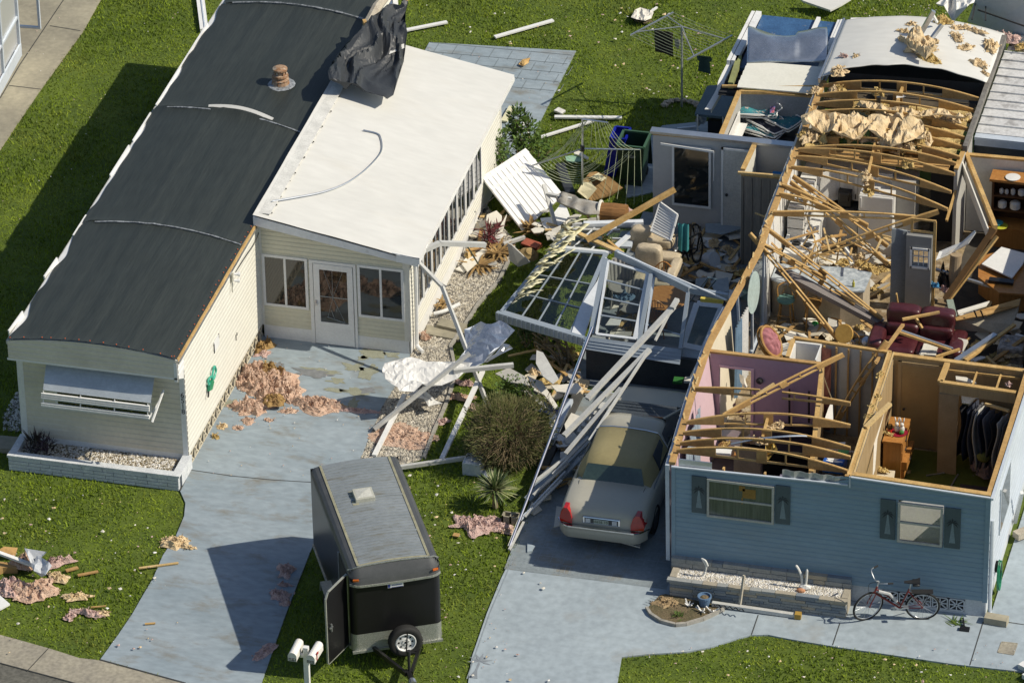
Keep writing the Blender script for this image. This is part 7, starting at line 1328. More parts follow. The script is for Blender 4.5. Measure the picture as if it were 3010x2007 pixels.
for a,b,w_,h_,m,lab in[((1790,640,2.6),(2070,1340,2.2),.09,.14,m_wood,"long broken wall plate slanting over the right hand room"),((1765,760,2.5),(2005,1385,2.1),.03,.28,m_drywall,"pale wallboard edge beside the long broken wall plate"),((1775,900,2.3),(1660,1280,1.9),.05,.06,m_wood,"thin stud dropping from the broken trusses by the hall")]:lbeam(g('K',*a),g('K',*b),w_,h_,m,lab,"broken_plate","timber")
for a,b,w_,m,lab in[((2060,210,2.25),(1650,800,1.0),.16,mat("old_dark_timber",(.16,.085,.03),(.11,.06,.02),rough=.8),"dark brown beam slanting down in the right hand room"),((2085,270,2.2),(1690,790,.95),.08,m_wood,"orange timber lying along the dark brown slanting beam"),((1270,1060,1.55),(1820,1250,1.0),.06,m_alu,"grey metal bar across the burgundy sofa"),((1262,1075,1.53),(1810,1262,.98),.05,m_wood,"wood batten under the grey metal bar on the sofa"),((1290,965,1.75),(1600,905,1.75),.05,m_wood,"curved wood strip on the sofa's back"),((1400,950,1.6),(1455,1040,1.4),.05,m_wood,"short stick on the sofa back"),((1295,1010,1.65),(1065,1330,2.75),.07,m_ply,"splintered board standing between sofa and hall"),((1070,1330,2.75),(940,1500,2.2),.05,m_ply,"thin splint hanging from the splintered board"),((1565,545,1.3),(2290,770,1.1),.07,m_alu,"grey tube lying under the orange desk"),((1570,1280,1.2),(1770,1215,1.2),.05,m_wood,"thin lath at the sofa's right foot"),((1730,1300,.9),(1800,1140,1.1),.22,m_drywall,"white wallboard strip standing right of the sofa"),((1740,1310,1.5),(2070,1090,1.6),.12,m_alu,"pale edge of the broken wall right of the sofa"),((1820,1310,1.45),(2230,1010,1.6),.08,m_wood,"broken wooden edge right of the sofa"),((240,540,2.0),(1120,1000,1.05),.26,mat("grey_duct",(.19,.17,.16),(.15,.135,.13),rough=.6),"long grey ceiling beam fallen diagonally to the sofa"),((500,690,1.52),(1080,1010,1.0),.14,m_dark,"black underside strip of the fallen ceiling beam"),((160,400,2.1),(170,940,.6),.06,m_alu,"metal post at the left end of the counter"),((1240,750,1.6),(1260,885,1.0),.025,m_wood,"thin stick in front of the grey wall stub"),((770,290,1.6),(740,480,1.4),.03,m_wood,"thin lath hanging in the kitchen"),((810,345,1.7),(870,500,1.4),.10,m_cream,"cream slat hanging in the middle of the kitchen"),((640,320,1.7),(730,300,1.7),.14,m_drywall,"white tile piece caught between the fallen trusses")]:lbeam(g('L',*a),g('L',*b),w_,.05 if w_<.2 else.10,m,lab,"fallen_piece","timber" if m in(m_wood,m_ply)else "beam")
mb=MB();dp=[(1570,470,1.7),(1600,395,1.75),(1790,315,2.0),(1895,220,2.3),(1905,235,2.28),(1840,330,2.0),(1700,410,1.75)];mb.slab([g('L',*p)for p in dp],.04);tag(mb.build("loose_door_leaf",m_white),"white door leaf leaning in the right hand room","door")
mb=MB();mb.lathe([(.13,0),(.13,.75)],g('L',1720,680,1.0),16,(.03,.1,1));tag(mb.build("cardboard_tube",mat("cardboard",(.33,.25,.16),(.28,.21,.13),rough=.85)),"brown cardboard tube standing behind the grey wall stub","tube")
bp=MB();bp.slab([g('L',*p)for p in[(1715,1050,1.0),(1740,950,1.35),(2020,870,1.5),(2280,800,1.5),(2260,900,1.4),(2210,1010,1.2),(2060,1080,1.05)]],.05);bo_=bp.build("fallen_wall",mat("beige_wall",(.47,.42,.32),(.42,.37,.28),rough=.75));tag(bo_,"large beige wall section fallen beside the sofa","wall section")
mb=MB();mb.slab([g('L',*p)for p in[(1735,945,1.40),(1960,880,1.53),(2280,790,1.55),(2265,850,1.50),(1990,930,1.47),(1740,975,1.38)]],.03);mb.build("torn_edge",m_ply,bo_)
for x in(1890,1945):a=g('L',x,890,1.62);mb=MB();mb.beam(a,g('L',x+25,950,1.45),.02,.03);mb.build("hook",m_black,bo_)
chunk("green_board",'L',[(1660,800),(1715,795),(1750,935),(1690,945)],1.1,.04,mat("grey_green",(.25,.30,.25),rough=.7),"grey green board standing beside the grey wall stub","board")
chunk("wallboard_piece",'L',[(1750,890),(2020,810),(1990,850),(1760,920)],1.5,.03,m_drywall,"cream wallboard strip above the fallen beige wall","wallboard")
mb=MB();mb.box(*g('L',2075,1350,.6),*(g('L',2300,1350,.6)+Vector((0,.5,.45))));tag(mb.build("upholstered_chair",mat("speckled_fabric",(.46,.42,.38),(.14,.13,.12),scale=8,rough=.9),bevel=.06),"pale speckled upholstered seat at the right edge","seat")
mb=MB();mb.box(*g('L',1170,1175,.7),*(g('L',1300,1175,.7)+Vector((0,.3,.05))));tag(mb.build("dark_board",m_dark),"dark flat board at the sofa's left foot","board")
bk_=MB();clump(bk_,g('L',1640,660,1.0),.17,.22,.55,5,24,8);tag(bk_.build("backpack",m_black),"black backpack hanging behind the grey wall stub","backpack")
mb=MB();clump(mb,g('L',1565,690,1.2),.10,.08,.14,8);tag(mb.build("blue_rag",mat("bright_blue_rag",(.05,.22,.42),rough=.7)),"bright blue cloth beside the black backpack","cloth")
mb=MB();clump(mb,g('L',1640,720,1.0),.12,.10,.16,9);tag(mb.build("pink_rag",mat("pink_rag",(.45,.28,.26),rough=.9)),"pale pink cloth below the black backpack","cloth")
mb=MB();mb.box(*g('L',2010,655,1.28),*(g('L',2170,700,1.28)+Vector((.1,.3,.05))));tag(mb.build("black_tray",m_black),"black slatted tray on the dark table by the desk","tray")
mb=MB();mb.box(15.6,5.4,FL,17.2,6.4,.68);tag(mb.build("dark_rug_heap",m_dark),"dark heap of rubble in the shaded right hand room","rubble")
# fallen trusses
for i,(a,b,gu,up,cut,lab)in enumerate([(('L',5,250,2.75),('L',745,1140,.75),(.2,.15),(.5,-.5,.7),(0,1),"ladder like truss fallen from the left wall down to the rattan table"),(('L',100,330,2.72),('L',650,630,1.8),(.2,.2),(.2,-.6,.7),(0,1),"truss piece ending above the marble counter"),(('L',125,190,2.75),('L',1115,968,1.12),(.22,.1),(.3,-.5,.8),(0,1),"long truss reaching from the left plate to the sofa's left corner"),(('K',205,1228,2.80),('L',1400,125,2.55),(.22,.15),(0,-.2,1),(0,1),"nearly level truss across the kitchen above the stove"),(('L',450,480,1.6),('L',1595,72,2.72),(.08,.26),(-.2,-.3,1),(0,1),"truss rising right from the stove to the wall stub frame"),(('K',370,915,2.78),('K',1165,1500,1.7),(.22,.12),(.3,-.4,.8),(0,1),"upper of two trusses fallen side by side into the kitchen"),(('K',350,962,2.76),('L',1165,510,1.5),(.22,.14),(.3,-.4,.8),(0,1),"lower of two trusses fallen side by side into the kitchen"),(('K',258,1070,2.78),('K',690,1205,2.45),(.3,.3),(0,-.2,1),(0,1),"short truss end with gussets by the left wall cabinets"),(('L',330,480,1.9),('L',885,850,1.35),(.1,.2),(.3,-.4,.8),(0,1),"truss piece lying over the counter's left half"),(('K',280,990,2.78),('K',1000,1330,2.2),(.22,.1),(.2,-.4,.9),(0,1),"truss lying across the two fallen kitchen trusses"),(('M',800,778,2.75),('M',2025,155,3.15),(.22,.22),(-.3,-.5,.8),(0,1),"broken truss sticking up across the pink partition"),(('N',225,830,1.2),('N',735,20,2.9),(.1,.2),(-.6,-.3,.6),(0,1),"dark truss standing slanted in the hall")]):
 A_,B_=g(a[0],*a[1:]),g(b[0],*b[1:]);t=truss(None,A_,B_,up=up,rise=.06,gus=gu,base=.085,name="fallen_truss",low=True,t=.033);tag(t,lab,"truss","fallen roof trusses in the rooms")
r_=random.Random(44)
for i in range(26):
 x,y=r_.uniform(180,1120),r_.uniform(60,560);a=g('L',x,y,r_.uniform(1.5,2.3));b=a+Vector((r_.uniform(-.5,1.0),r_.uniform(-.9,.5),r_.uniform(-.5,.35)));lbeam(a,b,r_.uniform(.022,.05),.025,r_.choice((m_wood,m_woodp,m_ply)),"thin splintered lath lying among the fallen kitchen trusses","splintered_lath","lath",group="splintered laths in the kitchen")
for i in range(7):a=g('S',520-45*i+r_.uniform(-30,30),560+75*i,.9-.1*i);b=a+Vector((-.55+r_.uniform(-.2,.1),-1.0+r_.uniform(-.3,.3),-.3));b.z=max(b.z,.05);lbeam(a,b,r_.uniform(.03,.07),.03,r_.choice((m_bltrim,m_postw,m_lan)),"thin pale strip leaning beside the car's left side","thin_strip","strip",group="thin strips beside the car")
lbeam(g('M',1130,560,2.82),g('M',1310,445,2.95),.05,.05,m_woodp,"short pale lath crossing the broken truss by the pink wall","lath","lath")
mb=MB();mb.tube(smooth_line([g('M',865,1062,2.95),g('M',1100,1015,3.05),g('M',1400,985,3.12),g('M',1600,978,3.05),g('M',1695,990,2.95)],5),.022,6);tag(mb.build("bent_metal_strip",m_alu),"thin bent metal strip over the bedroom trusses","strip")
lbeam(g('N',500,895,2.78),g('N',755,650,2.95),.09,.07,m_woodp,"splintered lath end with metal clip on the room partition","lath","lath")
mb=MB();ps=[g('N',40,265,2.9),g('N',110,480,2.2),g('N',160,610,1.8)];mb.tube(smooth_line(ps,4),.012,5);tag(mb.build("frayed_rope",mat("jute",(.42,.34,.22),rough=.95)),"frayed pale rope hanging from the broken truss","rope")
chunk("white_scrap",'N',[(75,830),(120,700),(165,600),(172,830)],2.0,.02,m_white,"white torn sheet beside the closet partition","sheet")
# pink bedroom
bxo("dresser",12.1,1.4,FL,13.0,2.55,1.25,m_black,"black low furniture in the pink bedroom","dresser");bxo("headboard",11.62,.75,FL,12.18,.85,1.65,mat("beige_board",(.37,.31,.21),rough=.7),"beige board standing in the bedroom below the trusses","board")
for x,y0,y1,lab in[(1465,500,890,"left black pole against the mauve bedroom wall"),(1665,525,840,"right black pole against the mauve bedroom wall")]:a=gy('M',x,y0,2.60);mb=MB();mb.tube([a,gy('M',x,y1,2.60)],.025,6);tag(mb.build("black_pole",m_black),lab,"pole")
bxo("lavender_box",12.95,-1.5,FL,13.5,-1.0,2.3,mat("lavender",(.22,.20,.28),rough=.7),"lavender box in the bedroom's front corner","box")
chunk("binder",'M',[(700,1150),(720,1095),(880,1105),(860,1160)],2.4,.10,m_white,"white paper binder on the front bedroom truss","binder");chunk("orange_folder",'M',[(690,1150),(860,1165),(895,1105),(935,1205),(700,1190)],2.3,.03,m_oak,"orange folder under the white binder","folder")
mb=MB();sheet(mb,[(1210,1240),(1225,1110),(1260,1075),(1330,1180),(1345,1240)],22,lambda x,y:g('M',x,y,2.1),.2,.012,3);tag(mb.build("yellow_batt",mat("bright_yellow_batt",(.58,.42,.12),(.46,.32,.08),scale=8,rough=1,bump=.8))," bright yellow insulation batt hanging by the bedroom blocking".strip(),"insulation")
for i,(x,y,z,lab)in enumerate([(1265,900,2.85,"insulation scrap on the bedroom's ridge blocking"),(1355,880,2.85,"small insulation scrap right of the bedroom blocking"),(1180,1050,2.7,"yellow insulation tuft behind the front bedroom trusses")]):mb=MB();clump(mb,g('M',x,y,z),.12,.10,.14,i+5,18,6);tag(mb.build("insulation_scrap",m_insp),lab,"insulation")
fl_=MB();leafbush(fl_,g('M',950,790,1.0),60,.25,.2,.03,.1,3);tag(fl_.build("dried_flowers",mat("dried_pink",(.30,.16,.18),(.16,.12,.08),scale=20,rough=.9)),"bunch of dried pink flowers in the bedroom doorway","flowers")
mb=MB();mb.slab([g('M',*p)for p in[(950,340,1.6),(1000,370,1.6),(1035,470,1.4),(1010,490,1.4),(960,420,1.5)]],.05);tag(mb.build("torn_cushion",m_drywall),"cream torn cushion seen through the bedroom doorway","cushion")
pk=thing("paper_pack","bright blue wrapped paper pack on the closet shelf","pack",g('M',1930,1200,2.3));P4=[g('M',1800,1235,2.32),g('M',2015,1265,2.32),g('M',2065,1160,2.32),g('M',1840,1145,2.32)];mb=MB();mb.slab(P4,.28);mb.build("wrap",mat("blue_wrap",(.015,.11,.46),(.012,.09,.38),rough=.3),pk,bevel=.03)
mb=MB()
for u,v,w_,h_ in[(.42,.45,.30,.20),(.36,.62,.2,.1),(.55,.12,.34,.08)]:c=P4[0].lerp(P4[1],u).lerp(P4[3].lerp(P4[2],u),v)+Vector((0,0,.004));mb.poly([c+Vector((math.cos(t)*w_*.5*(1+.2*math.sin(3*t)),math.sin(t)*h_*.5,0))for t in np.linspace(0,6.28,13)[:-1]])
mb.build("white_print",m_white,pk);mb=MB();c=P4[0].lerp(P4[1],.22).lerp(P4[3].lerp(P4[2],.22),.6)+Vector((0,0,.005));mb.lathe([(.05,0),(.05,.001)],c,12);mb.build("yellow_dot",mat("yellow_print",(.55,.55,.05),rough=.4),pk)
mb=MB();mb.slab([g('M',*p,2.3)for p in[(1960,1150),(2070,1160),(2075,1125),(1965,1118)]],.2);mb.build("green_end",mat("green_wrap",(.10,.34,.06),rough=.4),pk)
bxo("pale_shelf",13.6,-1.6,1.7,14.35,-.5,2.03,m_greyw,"pale shelf carrying the blue paper pack","shelf");chunk("paper_sheet",'M',[(1900,1050),(2040,1040),(2030,1090),(1910,1080)],2.2,.01,m_white,"white paper sheet behind the blue pack","paper")
# right front room: chest with ornaments, closet with clothes
ch=thing("chest_of_drawers","orange oak chest of drawers on green carpet","chest of drawers",(14.72,2.3,FL));mb=MB();mb.box(14.55,1.88,FL,14.93,2.82,1.50);mb.build("carcass",m_oak,ch);mb=MB();mb.box(14.53,1.86,1.50,14.95,2.84,1.54);mb.build("chest_top",m_oak,ch)
for i in range(4):z=.62+i*.22;o_=.10 if i==1 else(.05 if i==0 else 0);mb=MB();mb.box(14.93,1.92,z,14.95+o_,2.78,z+.2);d=mb.build("drawer",m_oak,ch);mb=MB();mb.box(14.95+o_,2.2,z+.09,14.97+o_,2.35,z+.11);mb.build("handle",m_dark,d)
p=g('N',845,945,1.54);mb=MB();mb.lathe([(.15,0),(.19,.015),(.17,.01)],p,18);tag(mb.build("red_plate",mat("crimson",(.28,.01,.03),rough=.5)),"crimson plate on the oak chest","plate")
rb=thing("rabbit_figurine","white rabbit pair figurine on the crimson plate","figurine",p)
for s in(-.05,.06):mb=MB();q=p+Vector((s,.0,0));mb.ball(q+Vector((0,0,.10)),.06,.055,.09,10);mb.ball(q+Vector((0,-.01,.21)),.045,.045,.05,10);[mb.tube([q+Vector((e*.02,0,.24)),q+Vector((e*.035,.01,.31)),q+Vector((e*.045,.01,.37))],[.014,.018,.006],7)for e in(-1,1)];mb.build("rabbit",m_cab,rb,smooth=True)
mb=MB();mb.ball(p+Vector((.06,-.05,.05)),.06,.05,.05,9);mb.build("green_base",mat("grass_green",(.06,.25,.06),rough=.5),rb)
mb=MB();q=g('N',752,945,1.54);mb.lathe([(.05,0),(.055,.10)],q,12);jr=mb.build("glass_jar",mat("red_candle",(.55,.02,.02),rough=.25));tag(jr,"red candle in a glass jar on the oak chest","candle");mb=MB();mb.lathe([(.056,.10),(.056,.17),(.05,.19)],q,12);mb.build("jar_top",m_glass,jr)
for i,(x,y,z,lab)in enumerate([(765,970,1.54,"small crumb of insulation on the chest near the jar"),(720,955,1.54,"yellow crumb on the chest's left edge"),(935,1355,FL,"yellow insulation tuft on the green carpet by the chest"),(680,1330,1.0,"insulation wad on the board beside the chest")]):mb=MB();clump(mb,g('N',x,y,z),.06+.08*(i>2),.05+.03*(i>1),.06,i+2,14,5);tag(mb.build("insulation_scrap",m_insy),lab,"insulation")
chunk("cream_board",'N',[(590,1390),(630,1320),(805,1335),(790,1425)],.95,.04,m_creamw,"cream board lying beside the oak chest","board");chunk("warped_wallboard",'N',[(575,1390),(600,830),(720,640),(625,1000),(600,1320)],2.0,.02,m_drywall,"warped pale panel behind the oak chest","panel")
lbeam(g('N',1125,1385,FL+.03),g('N',1310,1355,FL+.03),.03,.02,m_alu,"short metal strip on the green carpet","strip","strip");lbeam(g('N',1450,1370,FL+.03),g('N',1365,1515,FL+.03),.03,.02,m_alu,"second metal strip on the green carpet by the closet","strip","strip")
rl=MB();rl.tube([(16.05,2.85,2.2),(17.2,2.8,2.35)],.018,6);tag(rl.build("closet_rail",m_alu),"metal clothes rail in the closet","rail")
r_=random.Random(5);mcl=[mat("black_garment",(.018,.018,.022),(.012,.012,.015),rough=.9),mat("navy_garment",(.03,.035,.055),rough=.9),mat("grey_garment",(.10,.10,.11),rough=.9)]
for i in range(9):
 x=16.1+i*.115;y=2.80-.05*i;h=r_.uniform(.9,1.45);mb=MB()
 mb.grid(lambda u,v:Vector((x+.05*math.sin(v*5+i)+(u-.5)*.16,y-.22+.45*u+.03*math.sin(u*14+i),2.16-.01*i-h*v-.10*abs(u-.5)*(1-v))),10,8);tag(mb.build("hanging_garment",mcl[i%3]if i not in(3,7)else m_greyw,smooth=True,thick=.03),"garment hanging on the closet rail","garment","clothes on the closet rail")
lbeam((16.55,2.55,2.3),(17.1,2.2,2.42),.05,.05,m_woodp,"pale lath lying across the closet clothes","lath","lath");chunk("crumpled_foil",'N',[(1480,520),(1600,530),(1650,570),(1560,650),(1490,640)],2.25,.03,m_foil,"crinkled shiny cover on top of the closet clothes","cover")
mb=MB();mb.ball(g('N',1715,1195,1.1),.15,.14,.11,12,.1,2);tag(mb.build("olive_hat",mat("olive_felt",(.14,.14,.03),rough=.9),smooth=True),"olive cap on the heap in the closet","cap");mb=MB();clump(mb,g('N',1750,1330,.7),.3,.35,.5,6,24,8);tag(mb.build("clothes_heap",mat("mauve_cloth",(.20,.14,.13),(.10,.07,.06),scale=6,rough=.95)),"heap of brown and mauve clothes in the closet corner","clothes")
bxo("dark_chest",16.3,-1.4,FL,17.1,1.2,1.15,mat("dark_brown_box",(.05,.025,.018),rough=.8),"dark brown chest in the right front corner","chest");chunk("white_board",'N',[(1425,360),(1530,375),(1640,435),(1560,425),(1430,400)],2.5,.04,m_drywall,"white board pieces inside the closet ceiling frame","board");mb=MB();clump(mb,g('N',1962,462,2.72),.05,.05,.07,4,12,4);tag(mb.build("pink_ornament",m_insk2),"tiny pink ornament on the closet's top plate","ornament")
mb=MB();mb.slab([Vector((15.2,-1.66,1.15)),Vector((16.75,-1.66,1.15)),Vector((16.75,-1.08,2.2)),Vector((15.9,-1.05,2.25)),Vector((15.2,-1.2,2.0))],.05);tag(mb.build("leaning_wallboard",m_white),"white wallboard leaning behind the right front window","wallboard")
# storage room and small closet contents
m_flor=mat("floral_fabric",(.04,.22,.24),(.03,.12,.17),scale=7,rough=.8,fine=.2,stain=(.55,.42,.36),sscale=11,samt=.9,slo=.57,shi=.62)
def beach(cx,cy,z,rz,tilt,lab,m=m_flor):
 t=thing("folding_chair",lab,"folding chair",(cx,cy,z),0,"folded beach chairs in the storage room",mat=Matrix.Translation(Vector((cx,cy,z)))@Matrix.Rotation(rz,4,'Z')@Matrix.Rotation(tilt,4,'X'));
 for dz,dx in((0,0),(.07,.06)):
  mb=MB();mb.tube(smooth_line([(-.45,-.27,dz),(.35,-.27,dz),(.47,-.2,dz),(.47,.2,dz),(.35,.27,dz),(-.45,.27,dz)],4),.016,6);mb.build("frame",m_white,t,local=True)
 mb=MB();mb.grid(lambda u,v:Vector((-.38+.82*u,-.25+.5*v,.05+.03*math.sin(u*9))),12,6);mb.build("fabric",m,t,local=True,thick=.01)
 mb=MB();mb.tube([(-.45,-.28,.1),(.1,-.3,.13),(.3,-.28,.05)],.014,6);mb.tube([(-.45,.28,.1),(.1,.3,.13),(.3,.28,.05)],.014,6);mb.build("armrest",m_white,t,local=True)
q1,q2,q3=g('C',1330,1010,2.0),g('C',1555,1105,1.85),g('C',1390,1190,1.72)
beach(q1.x,q1.y,2.0,.15,.25,"topmost folded floral beach chair of the storage room pile");beach(q2.x,q2.y,1.85,-.55,.15,"folded floral beach chair right in the storage room pile");beach(q3.x,q3.y,1.70,-.35,.1,"lowest folded beach chair under the storage room pile");beach(q2.x-.25,q2.y-.15,1.76,-.6,.05,"dark folded chair between the two floral beach chairs",mcl[1])
mb=MB();mb.tube(smooth_line([g('C',1480,1050,2.1),g('C',1560,1000,2.2),g('C',1530,955,2.3),g('C',1490,970,2.1)],5),.016,6);tag(mb.build("bent_tube",m_alu),"bent tube sticking up from the beach chair pile","tube");mb=MB();sheet(mb,[(1460,960),(1510,960),(1490,1060),(1450,1070)],20,lambda x,y:g('C',x,y,2.08),.06,.02,2);tag(mb.build("bright_towel",mat("striped_towel",(.02,.16,.45),(.5,.10,.08),scale=8,rough=.9)),"blue and red beach towel on the chair pile","towel")
bxo("blue_cooler",10.2,11.25,.05,10.66,11.7,2.0,mat("cooler_blue",(.01,.16,.45),rough=.4),"blue box in the small plank closet","box")
bxo("shelf_boards",9.2,12.5,.1,10.5,14.0,1.62,m_dark,"dark clutter on the storage room floor","clutter")
# things on the wrecked porch floor
rcl=thing("armchair","tan leather recliner with rounded back on the porch floor","armchair",g('I',1480,330,.05));m_tan=mat("tan_leather",(.50,.42,.30),(.43,.36,.25),scale=4,rough=.5,bump=.2,bscale=12);c=g('I',1440,330,.9)
cush(rcl,"backrest",(c.x,c.y+.1,c.z),(.30,.14,.34),m_tan,5);cush(rcl,"seat",(c.x+.35,c.y-.25,.55),(.38,.36,.16),m_tan);cush(rcl,"arm",(c.x+.62,c.y-.1,.72),(.12,.42,.22),m_tan);cush(rcl,"arm",(c.x-.1,c.y-.35,.6),(.12,.35,.2),m_tan)
r2=thing("armchair","second tan armchair behind, with the white folding chair on it","armchair",g('I',1420,160,.05));c=g('I',1390,150,.8);cush(r2,"backrest",(c.x,c.y,c.z),(.26,.14,.32),m_tan,5);c2=g('I',1550,160,.85);cush(r2,"seat",(c2.x,c2.y,c2.z),(.30,.22,.12),m_tan);cush(r2,"footrest",(c.x+.5,c.y-.45,.6),(.5,.18,.18),m_tan)
wc=thing("white_folding_chair","white slatted folding lounge chair lying on the tan armchair","folding chair",g('H',2060,1080,1.3));Q=[g('H',1925,1190,1.15),g('H',2105,1275,1.15),g('H',2170,1040,1.6),g('H',2010,925,1.6)];B=lambda u,v:Q[0].lerp(Q[1],u).lerp(Q[3].lerp(Q[2],u),v)
mb=MB();[mb.beam(B(*a),B(*b),.035,.035)for a,b in[((0,0),(1,0)),((1,0),(1,1)),((1,1),(0,1)),((0,1),(0,0))]];mb.tube([B(0,1),g('H',2040,885,1.8)],.016,6);mb.tube([B(0,.5),g('H',1905,1165,1.0)],.016,6);mb.build("frame",m_white,wc)
for i in range(11):v=.06+.088*i;mb=MB();mb.beam(B(.03,v),B(.97,v),.045,.02,(0,-.6,.8));mb.build("slat",m_white,wc)
FB=[thing("folding_bicycle","left black folded bicycle standing behind the tan recliner","bicycle",g('I',1690,300,.05)),thing("folding_bicycle","right black folded bicycle nearest the storage wall on the porch","bicycle",g('I',1820,300,.05))]
for k,(x,y)in enumerate([(1675,235),(1760,150),(1825,150),(1850,225)]):
 a=g('I',x,y,.62);ax=Vector((.86,-.42+.10*k,.12)).normalized();e1=ax.orthogonal().normalized();e2=ax.cross(e1);mb=MB();mb.tube([a+e1*.33*math.cos(t)+e2*.33*math.sin(t)for t in np.linspace(0,6.283,25)],.024,6);fw=mb.build("wheel",m_rubber,FB[k//2]);mb=MB();[mb.tube([a+ax*.03,a+e1*.31*math.cos(t)+e2*.31*math.sin(t)],.004,4)for t in np.linspace(0,6.283,15)[:-1]];mb.lathe([(.03,-.04),(.03,.04)],a,8,ax);mb.build("rim",m_alu,fw)
for k,s in enumerate(([((1700,60,1.3),(1780,330,.5)),((1740,170,1.0),(1700,250,.6)),((1680,230,.62),(1755,150,.62))],[((1800,20,1.4),(1790,300,.5)),((1740,170,1.0),(1880,90,1.3)),((1700,250,.7),(1840,230,.8)),((1880,40,1.4),(1850,250,.7))])):mb=MB();[mb.tube([g('I',*p),g('I',*q)],.022,6)for p,q in s];mb.build("frame",m_black,FB[k])
curtain("turquoise_cloth",(g('I',1690,20,1.5).x,g('I',1690,20,1.5).y),(g('I',1745,20,1.5).x+.1,g('I',1745,20,1.5).y),.8,1.5,mat("turquoise",(.05,.26,.28),rough=.9),"turquoise cloth beside the folded bicycles",2,cat="cloth")
for i,(x,y,rot,lab)in enumerate([(1210,590,.3,"upper grey shell backed resin chair under the porch glazing"),(1300,760,-.4,"lower grey shell backed resin chair under the porch glazing")]):
 p=g('I',x,y,.35);t=thing("resin_chair",lab,"chair",(p.x,p.y,.05),rot,"grey resin chairs on the porch");mr=mat("grey_resin",(.31,.30,.28),(.27,.26,.24),rough=.5)
 mb=MB();mb.grid(lambda u,v:Vector(((.28-.02*v)*math.sin((u-.5)*3.0)*(1+.2*v),.30*math.cos((u-.5)*2.6)+.12*v+.012*math.cos(u*56),.42+.52*v-.12*abs(u-.5)*2*v)),56,8);mb.build("shell_back",mr,t,local=True,thick=.012);mb=MB();mb.lathe([(.26,.40),(.28,.44),(.25,.45)],(0,0,0),18);mb.build("seat",mr,t,local=True)
 for s in(-1,1):
  for q in(-1,1):mb=MB();mb.tube([(s*.2,q*.2,.42),(s*.25,q*.26,0)],.025,6);mb.build("leg",mr,t,local=True)
mb=MB();clump(mb,g('I',1255,640,.75),.22,.15,.14,3,20,6);tag(mb.build("blue_cloth",mat("denim",(.09,.15,.22),rough=.9)),"blue cloth lying on the upper resin chair","cloth")
tt=thing("round_table","round orange wooden table inside the wrecked porch","table",g('I',1590,640,.75));c=g('I',1580,650,.80);mb=MB();mb.lathe([(.50,0),(.52,.02),(.50,.045)],c,28);mb.build("table_top",m_oak,tt);mb=MB();mb.lathe([(.06,0),(.05,.4),(.08,.72)],(c.x,c.y,.06),10);mb.build("pedestal",m_oak,tt)
for i,(x,y,rz,lab)in enumerate([(1500,800,.2,"spindle back wooden chair in front of the round porch table"),(1560,560,3.2,"spindle back wooden chair behind the round porch table")]):
 p=g('I',x,y,.5);t=thing("spindle_chair",lab,"chair",(p.x,p.y,.05),rz,"wooden chairs at the porch table");mb=MB();mb.lathe([(.20,.42),(.22,.45),(.2,.47)],(0,0,0),16);mb.build("seat",m_oak,t,local=True);mb=MB();mb.tube(smooth_line([(-.2,-.16,.46),(-.21,-.2,.8),(0,-.22,1.0),(.21,-.2,.8),(.2,-.16,.46)],5),.016,6);[mb.tube([(xx,-.17,.46),(xx,-.21,.97-abs(xx)*.6)],.009,5)for xx in(-.12,-.06,0,.06,.12)];mb.build("spindle_back",m_oak,t,local=True)
 for s in(-1,1):
  for q in(-1,1):mb=MB();mb.tube([(s*.14,q*.14,.43),(s*.2,q*.2,0)],.016,6);mb.build("leg",m_oak,t,local=True)
# ================================================================ plants
def T(mb,name,m,label,cat,group=None,**k):return tag(mb.build(name,m,**k),label,cat,group)
def blade_(mb,b,d,L,w_,droop):
 s=d.cross(Vector((0,0,1))).normalized()*w_;pts=[b+d*L*t+Vector((0,0,-droop*L*t*t))for t in(0,.35,.7,1)];ws=(.7,1,.7,.05)
 for i in range(3):mb.quad(pts[i]-s*ws[i],pts[i]+s*ws[i],pts[i+1]+s*ws[i+1],pts[i+1]-s*ws[i+1])
m_olive=mat("olive_leaf",(.105,.115,.032),(.058,.066,.02),scale=2.2,rough=.8,fine=.3,world=True,stain=(.14,.11,.05),sscale=2.5,samt=.7)
m_twig=mat("twig",(.27,.21,.12),(.16,.12,.07),scale=6,rough=.9)
bc=g('P',1420,1120,.0)+Vector((0,-.12,.66));bu=thing("round_bush","big round olive brown bush between the lawn and the fallen carport","bush",(bc.x,bc.y,0));r_=random.Random(21);mb=MB();mt=MB()
for i in range(11000):
 d=Vector((r_.gauss(0,1),r_.gauss(0,1),r_.gauss(.2,1))).normalized();k=1+.42*fbm(d*2.1,3);rr=r_.uniform(.55,1.0)**.6*k;p=bc+Vector((d.x*.88*rr,d.y*1.02*rr,d.z*.76*rr))
 if p.z<.02:continue
 t=(d+Vector((r_.gauss(0,.5),r_.gauss(0,.5),r_.gauss(.3,.4)))).normalized();L=r_.uniform(.05,.11);s=t.orthogonal().normalized()*r_.uniform(.005,.011);mb.quad(p-s,p+s,p+s*.3+t*L,p-s*.3+t*L)
for i in range(620):
 d=Vector((r_.gauss(0,1),r_.gauss(-.4,1),r_.gauss(.1,.8))).normalized();a=bc+d*.25;b=bc+Vector((d.x*.95,d.y*1.0,d.z*.74))*r_.uniform(.85,1.08);m_=a.lerp(b,.55)+Vector((r_.gauss(0,.06),r_.gauss(0,.06),r_.gauss(0,.06)));mt.tube([a,m_,b],[.010,.007,.003],4,False)
mb.build("foliage",m_olive,bu);mt.build("twigs",m_twig,bu)
m_leafg=mat("green_leaf",(.085,.15,.022),(.045,.085,.014),scale=3,rough=.55,fine=.25,world=True,stain=(.16,.20,.03),sscale=3,samt=.6);m_leafd=mat("deep_green_leaf",(.05,.10,.018),(.028,.055,.012),scale=3,rough=.55,fine=.25,world=True)
